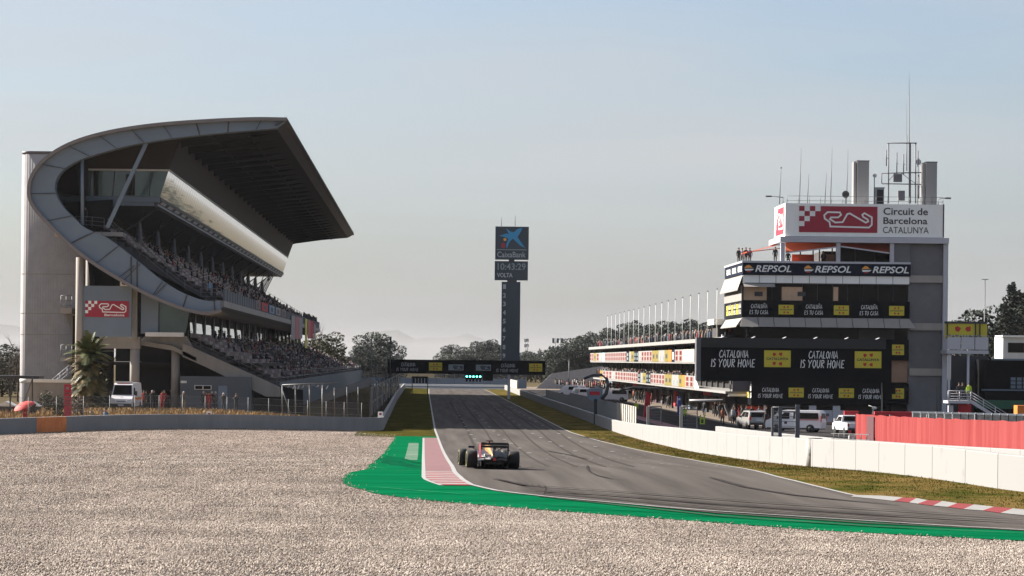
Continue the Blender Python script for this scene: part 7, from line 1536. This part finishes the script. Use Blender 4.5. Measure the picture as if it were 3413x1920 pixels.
for i, (u, v, D, w_) in enumerate(((1505, 1156, 800, 1.3), (1570, 1165, 820, 1.2), (1600, 1148, 800, 1.3), (1632, 1140, 840, 1.2), (1655, 1152, 800, 1.1), (1760, 1176, 820, 1.3), (1785, 1180, 780, 1.2), (1735, 1186, 800, 1.1))): tree("pine_tree", u, v, D, 'pine', 'pine', L2, "pines around the scoreboard foot", i % 3, w_)
for i, (u, v) in enumerate(((1182, 1196), (1232, 1178), (1262, 1170), (1318, 1186), (1216, 1172))): tree("pine_tree", u, v, 600 + 12 * i, 'bushy', 'pine', L1, "pines behind the gantry end", i % 2, 1.25)
for i, (u, v) in enumerate(((1482, 1178), (1530, 1172), (1552, 1180), (1588, 1172), (1618, 1168), (1672, 1176), (1712, 1190), (1770, 1186), (1806, 1190))): tree("pine_tree", u, v, 790, 'bushy', 'pine', L2, "pines around the scoreboard foot", i % 2, 1.35)
L3 = "dark hazy pine in the dense row behind the pit building flagpoles"
us = [(1845, 1170), (1868, 1160), (1900, 1150), (1935, 1128), (1958, 1136), (1985, 1120), (2008, 1128), (2033, 1106), (2055, 1110), (2078, 1130), (2110, 1092), (2128, 1085), (2150, 1098), (2172, 1106), (2196, 1100), (2222, 1092), (2243, 1084), (2265, 1090), (2290, 1092), (2310, 1079), (2332, 1090), (2358, 1094), (2380, 1088), (2405, 1092), (2440, 1100)]
for i, (u, v) in enumerate(us): tree("pine_tree", u, v, 640 + (i % 4) * 25, 'pine', 'pine', L3, "pines behind the pit building", i % 3, 1.15)
for i in range(18): tree("pine_tree", 1850 + i * 32 + (i * 13) % 20, 1158 - (i * 7) % 22 - i * 1.5, 610, 'bushy', 'pine', L3, "pines behind the pit building", i % 2, 1.1)
tree("pine_tree", 1086, 1106, 520, 'bushy', 'pine2', "brown green tree standing beside the far end of the stand roof", None, 0, 1.25); tree("pine_tree", 1052, 1128, 530, 'bushy', 'pine2', "second brown green tree half hidden behind the hanging banners", None, 1, 1.2); tree("pine_tree", 1112, 1150, 530, 'bushy', 'pine2', "lower olive tree beside the end of the lower seats", None, 0, 1.1)
tree("bare_tree", 1042, 1020, 540, 'bare', 'x', "bare pale tree rising behind the crowd at the stand end", None, 0, .9)
for i, (u, v, D) in enumerate(((62, 1046, 296), (36, 1095, 300), (88, 1120, 290))): tree("bare_tree", u, v, D, 'bare', 'x', ("tall bare winter tree beside the pale access tower", "smaller bare tree left of the tall bare one", "low bare tree against the foot of the access tower")[i], None, i, 1.0)
for i, (u, v, D) in enumerate(((8, 1145, 330), (34, 1175, 335))): tree("dark_tree", u, v, D, 'bushy', 'pine', ("dark evergreen at the very edge behind the bare tree", "smaller dark evergreen behind the bare tree foot")[i], None, i, 1.3)
for i, (u, v, D) in enumerate(((3374, 957, 430), (3398, 982, 440), (3348, 1020, 425), (3412, 990, 425), (3440, 970, 430))): tree("conifer_tree", u, v, D, 'cypress', 'conifer', ("tallest dark pointed conifer behind the pale cabin", "narrow dark conifer right behind the tallest one", "short dark conifer in front of the bare trees", "dark conifer cut by the picture edge", "dark conifer beyond the picture edge")[i], "conifers behind the cabin", i % 2, 1.2)
tree("pine_tree", 3262, 1018, 430, 'bushy', 'conifer', "round dark green pine behind the yellow balcony banner", None, 2, 1.1)
for i, u in enumerate((3172, 3196, 3212, 3290, 3305, 3322, 3338, 3240)): tree("bare_tree", u, (992, 998, 1010, 1040, 1055, 1048, 1060, 1030)[i], 440, 'bare', 'x', "bare winter tree in the thicket behind the balcony annex", "bare trees behind the annex", i % 3, 1.0)
for i, u in enumerate((3285, 3310, 3335, 3360, 3390, 3410)): tree("shrub_tree", u, 1085 + (i * 17) % 30, 438, 'bushy', 'bush', "dull brown scrub tree at the foot of the conifers", "scrub below the conifers", i % 2, 1.3)
random.setstate(rs_)
# palm
x, y, z = gp(292, 1330, 246); palm = thing("palm_tree", (x, y, z), "bushy palm tree with dry hanging fronds in front of the grandstand columns", "tree")
mb = MB(); mb.tube([(x, y, z - .2), (x + .1, y, z + 5.2)], .32, 'bark', 8, .25); mb.build("trunk", palm)
def frond(mb, base, a, el, l, droop, m):
    d = Vector((math.cos(a) * math.cos(el), math.sin(a) * math.cos(el), math.sin(el))); sd = Vector((-math.sin(a), math.cos(a), 0)); pts = []
    for i in range(8): t = i / 7; pts.append(base + d * l * t + Vector((0, 0, -droop * l * t * t)))
    for i in range(1, 8):
        p = pts[i]; dd = (pts[i] - pts[i - 1]).normalized()
        for s in (-1, 1):
            for k_ in (0, .5):
                pp = pts[i - 1] + (p - pts[i - 1]) * k_; ll = l * .34 * math.sin(math.pi * (.15 + .8 * (i - 1 + k_) / 7)); tip = pp + sd * s * ll * .8 + dd * ll * .6 + Vector((0, 0, -.12 * ll)); mb.add([pp, pp + dd * .17, tip], [(0, 1, 2)], m)
    mb.tube(pts, .02, m, 4, .006)
gr, dr_ = MB(), MB()
for i in range(64): frond(gr, Vector((x + .1, y, z + 5.1 + uni(-.2, .3))), i * 2.4, uni(.1, 1.4), uni(1.9, 2.7), uni(.15, .5), 'palm')
for i in range(190): frond(dr_, Vector((x + uni(-.2, .3), y + uni(-.2, .2), z + uni(.9, 4.9))), i * 2.4, uni(-.5, .7), uni(1.4, 2.1), uni(.3, .7), ('palmdry', 'palm', 'pine2', 'palmdry')[i % 4])
gr.build("crown", palm); dr_.build("hanging_fronds", palm)
def shrub(u, v0, wpx, hpx, D, m, label, n=260):
    p = P(u, v0, D); s = D / FPX; mb = MB(); r = wpx * s / 2; h = hpx * s; z = gz(p.x, D)
    for i in range(6): leafcloud(mb, (p.x + uni(-.5, .5) * r, D + uni(-.5, .5) * r, z + h * uni(.3, .72)), (r * .6, r * .6, h * .36), n // 6, .14, m)
    mb.tube([(p.x, D, z - .1), (p.x, D, z + h * .5)], .05, 'bark', 5); tag(mb.build("shrub"), label, "shrub")
shrub(156, 1350, 62, 75, 236, 'bush', "round dark shrub between the wire fence and the access tower"); shrub(188, 1380, 70, 75, 215, 'pine2', "greyish shrub beside the red sign post"); shrub(258, 1380, 70, 72, 214, 'twig', "reddish brown shrub under the palm tree"); shrub(108, 1370, 40, 50, 222, 'bush', "low dark shrub behind the red umbrella"); shrub(300, 1340, 118, 190, 247, 'pine2', "thick olive shrub around the foot of the palm", 900)

# ------------------------------------------------------------------ small things on the left bank
D = 186
um = thing("umbrella", (P(74, 1385, D).x, D, gz(-30, D)), "open red umbrella tilted over a person behind the wire fence", "umbrella")
c_ = P(76, 1340, D); mb = MB(); n = 12; vv = [c_]
ax = Vector((-.35, -.2, 1)).normalized(); e1_ = ax.orthogonal().normalized(); e2_ = ax.cross(e1_)
for rr, dz_ in ((.35, -.06), (.68, -.22), (.78, -.36)): vv += [c_ + (e1_ * math.cos(6.2832 * j / n) + e2_ * math.sin(6.2832 * j / n)) * rr + ax * dz_ for j in range(n)]
mb.add(vv, [(0, 1 + j, 1 + (j + 1) % n) for j in range(n)] + [(1 + k_ * n + j, 1 + (k_ + 1) * n + j, 1 + (k_ + 1) * n + (j + 1) % n, 1 + k_ * n + (j + 1) % n) for k_ in (0, 1) for j in range(n)], 'umbrella', True); mb.build("canopy", um)
mb = MB(); mb.tube([c_ + ax * .08, c_ - ax * 1.1], .015, 'wire', 5); mb.build("shaft", um)
D = 206
sp2 = thing("sign_post", (P(225, 1385, D).x, D, gz(-27, D)), "tall red sign post with white marks between the shrubs", "sign")
mb = MB(); a, b, c, d = R(213, 1281, 237, 1388, D); mb.box(a, b, D, D + .15, gz(a, D) - .1, d, 'logored'); pn = mb.build("panel", sp2)
mb = MB(); cx2 = (a + b) / 2; mb.add([(cx2 + .13 * math.cos(t_), D - .01, d - .3 + .13 * math.sin(t_)) for t_ in [i * .785 for i in range(8)]], [tuple(range(8))], 'seatw')
mb.build("emblem", pn)
for j in range(4): mb = MB(); mb.box(cx2 - .16, cx2 + .16, D - .012, D - .002, d - .72 - j * .3, d - .62 - j * .3, 'seatr'); mb.build("print", pn)
D = 216
cn = thing("canopy_frame", (P(70, 1385, D).x, D, gz(-33, D)), "thin dark canopy roof on leaning posts beside the access tower", "canopy")
mb = MB(); a, b, c, d = R(-60, 1252, 130, 1262, D); mb.box(a, b, D, D + 3, c, d, 'dksteel'); mb.build("roof", cn)
for (u0, u1) in ((62, 110), (34, 34), (108, 108)): mb = MB(); mb.bar(P(u0, 1392, D), P(u1, 1258, D), .1, 'steel' if u0 == 62 else 'dksteel'); mb.build("post", cn)
for k_, (u, wpx) in enumerate(((18, 70), (100, 60))):
    D = 232; a, b, c, d = R(u - wpx / 2, 1337, u + wpx / 2, 1372, D); mb = MB(); mb.box(a + .1, b - .1, D, D + 2, gz(a, D), d - .45, 'bumper'); mb.prism([(a, D - .1, d - .45), ((a + b) / 2, D - .1, d), (b, D - .1, d - .45)], (0, 2.2, 0), 'pale')
    tag(mb.build("market_tent"), ("small pale topped tent at the picture edge behind the fence", "small pale topped tent just behind the red umbrella")[k_], "tent")
D = 256
mb = MB(); a, b, c, d = R(60, 1268, 235, 1340, D); mb.box(a, b, D + 6, D + 7, gz(a, D), d, 'concrete'); mb.box(a, b, D + 5.9, D + 6, d - .25, d + .05, 'pale'); tag(mb.build("low_wall"), "low concrete wall at the foot of the access tower", "wall")
for k_, (u, D, lab) in enumerate(((697, 213, "small white board with a red mark on the dry grass bank"), (1268, 231, "small white board on the grey wall corner at the straight"))):
    p = P(u, 1378 if k_ == 0 else 1375, D); mb = MB(); zz = gz(p.x, D) + (1.05 if k_ else .35); mb.box(p.x - .22, p.x + .22, D, D + .05, zz, zz + .5, 'white'); mb.box(p.x - .1, p.x + .1, D - .01, D - .002, zz + .2, zz + .38, 'logored'); mb.box(p.x - .03, p.x + .03, D + .01, D + .04, zz - .4, zz, 'steel')
    tag(mb.build("marker_board"), lab, "board")
# marks of the pit lane: booms, screens, boards
def pipe(name, label, cat, pts, r, m): mb = MB(); mb.tube(pts, r, m, 8); return tag(mb.build(name), label, cat)
D = 284
pipe("pit_boom", "thick grey pit boom arm bending down to the pit lane", "boom", [P(2298, 1336, D), P(2408, 1335, D), P(2418, 1352, D), P(2430, 1385, D), (P(2432, 1400, D).x, D, gz(32, D))], .16, 'vent')
D = 360
pipe("pit_boom", "long dark overhead boom reaching over the pit lane", "boom", [P(2066, 1301, D), P(2110, 1292, D), P(2190, 1295, D), P(2240, 1302, D), (P(2242, 1340, D).x, D, gz(33, D))], .14, 'dksteel')
D = 310
a, b, c, d = R(2258, 1322, 2270, 1372, D); mb = MB(); mb.box(a, b, D, D + .2, gz(a, D), d, 'blue'); mb.box(a + .1, b - .1, D - .02, D - .005, d - .4, d - .2, 'white'); tag(mb.build("blue_board"), "upright blue board standing in front of the pit garages", "board")
D = 268
a, b, c, d = R(2333, 1372, 2349, 1402, D); z_ = gz(a, D); mb = MB()
for xx in (a, b - .1): mb.box(xx, xx + .12, D, D + .1, z_, z_ + .95, 'hivis')
mb.box(a + .12, b - .1, D, D + .1, z_, z_ + .12, 'hivis'); mb.box(a + .12, b - .1, D, D + .1, z_ + .5, z_ + .6, 'hivis'); tag(mb.build("pit_trolley"), "bright yellow green trolley frame standing on the pit lane", "trolley")
D = 300
mb = MB(); a, b, c, d = R(2146, 1305, 2170, 1350, D); mb.prism([(a, D, gz(a, D)), (b, D, gz(a, D)), (b - .15, D, d - .2), (a + .3, D, d)], (0, 1, 0), 'cloth_red'); tag(mb.build("covered_equipment"), "red covered equipment stack standing among the pit crews", "equipment")
D = 250
mb = MB(); p = P(2554, 1432, D); mb.tube([(p.x, D, gz(p.x, D)), (p.x, D, gz(p.x, D) + .75)], .17, 'brick', 8, .04); mb.tube([(p.x, D, gz(p.x, D) + .3), (p.x, D, gz(p.x, D) + .5)], .135, 'white', 8, .10); tag(mb.build("traffic_cone"), "red and white traffic cone between silver car and van", "cone")
D = 222
p = P(2905, 1372, D); mb = MB(); mb.tube([(p.x, D, gz(p.x, D)), (p.x, D, P(0, 1366, D).z), P(2912, 1356, D), P(2895, 1352, D)], .05, 'pale', 5); mb.ell(tuple(P(2914, 1360, D)), (.22, .1, .12), 'pale'); tag(mb.build("bent_lamp"), "small bent pale lamp post just behind the red fence", "lamp")
# dark bump mark and the ladder on the wall top
o = thing("wall_buffer", (P(2690, 1570, 117).x - .2, 117, gz(16.8, 117)), "rounded scuffed buffer standing proud of the white wall", "buffer")
px_ = XW(117.5) - .06
M['scuff'] = two_tone("scuffed_wall_paint", (.06, .06, .065), (.30, .295, .285), 1.6, (.36, .52), .7, stretch=(1, 1, .5))
mb = MB(); mb.tube([(px_ + .3, 117.5, gz(px_, 117) - .1), (px_ + .3, 117.5, gz(px_, 117) + 1.235)], .36, 'scuff', 20); mb.build("drum", o)
mb = MB(); mb.tube([(px_ + .3, 117.5, gz(px_, 117) + 1.236), (px_ + .3, 117.5, gz(px_, 117) + 1.25)], .30, 'frame', 20); mb.build("cap", o)
o = thing("ladder", (17.4, 112, gz(17.4, 112) + 1.2), "small grey metal ladder lying along the top of the white wall", "ladder")
mb = MB(); _t = lambda y, h: Vector((XW(y) + .1, y, gz(XW(y), y) + interp([(85, 1.15), (118, 1.23), (164, 1.37)], y) + h)); a, b, a2, b2 = _t(113.5, .26), _t(106.5, .26), _t(113.5, .04), _t(106.5, .04); mb.bar(a, b, .03, 'steel'); mb.bar(a2, b2, .03, 'steel'); mb.build("rail", o)
for i in range(7): t = (i + .5) / 7; mb = MB(); mb.tube([a + (b - a) * t, a2 + (b2 - a2) * t], .02, 'wire', 5); mb.build("rung", o)
mb = MB(); p = P(2842, 1475, 138); mb.box(p.x - .18, p.x + .18, 138, 138.3, p.z - .4, p.z + .35, 'greyblk'); mb.box(p.x - .05, p.x + .05, 137.98, 138, p.z - .3, p.z + .3, 'pale'); tag(mb.build("wall_box"), "small grey service box on top of the second white wall", "box")
for (u, v0, v1, D, r_, lab) in ((1755, 1128, 1190, 900, .5, "distant thin mast with equipment above the trees by the gantry"), (1859, 1126, 1255, 620, .9, "lattice tower with antenna panels at the edge of the pine row"), (1897, 1195, 1255, 560, .12, "slim pale lamp mast before the pine row"), (3283, 930, 1075, 400, .12, "slim pale mast with a small crosspiece behind the balcony annex")):
    p = P(u, v0, D); zb_ = gz(p.x, D); mb = MB()
    if r_ > .3:
        for sx in (-1, 1): mb.tube([(p.x + sx * r_, D, zb_), (p.x + sx * r_ * .6, D, p.z)], .10, 'steel', 5)
        nn_ = 9
        for i in range(nn_): za, zb2 = zb_ + (p.z - zb_) * i / nn_, zb_ + (p.z - zb_) * (i + 1) / nn_; mb.tube([(p.x - r_ * .9, D, za), (p.x + r_ * .8, D, zb2)], .06, 'steel', 4)
        for i in range(6): mb.box(p.x + r_ * (-1.4 + (i % 3) * 1.1), p.x + r_ * (-.8 + (i % 3) * 1.1), D - .3, D - .1, p.z - 1.2 - 1.8 * (i // 3), p.z - .1 - 1.8 * (i // 3), 'steel')
    else: mb.tube([(p.x, D, zb_), (p.x, D, p.z)], r_, 'steel', 6, r_ * .6); mb.box(p.x - .5, p.x + .5, D - .05, D + .05, p.z - .1, p.z, 'steel')
    tag(mb.build("mast"), lab, "mast")
#HAZE
hz = bpy.data.materials.new("haze"); hz.use_nodes = True
t = hz.node_tree; t.nodes.remove(t.nodes["Principled BSDF"])
pv = t.nodes.new("ShaderNodeVolumePrincipled"); pv.inputs["Color"].default_value = (0.53, 0.53, 0.55, 1)
pv.inputs["Density"].default_value = 0.00004; pv.inputs["Anisotropy"].default_value = 0.2
t.links.new(pv.outputs[0], t.nodes["Material Output"].inputs["Volume"])
M['haze'] = hz
mb = MB(); mb.box(-12000, 12000, -200, 36000, -6.0, 175, 'haze'); o = mb.build("haze"); o['kind'] = 'stuff'; o['label'] = "thin pale winter haze filling the air over the whole circuit"; o['category'] = "haze"
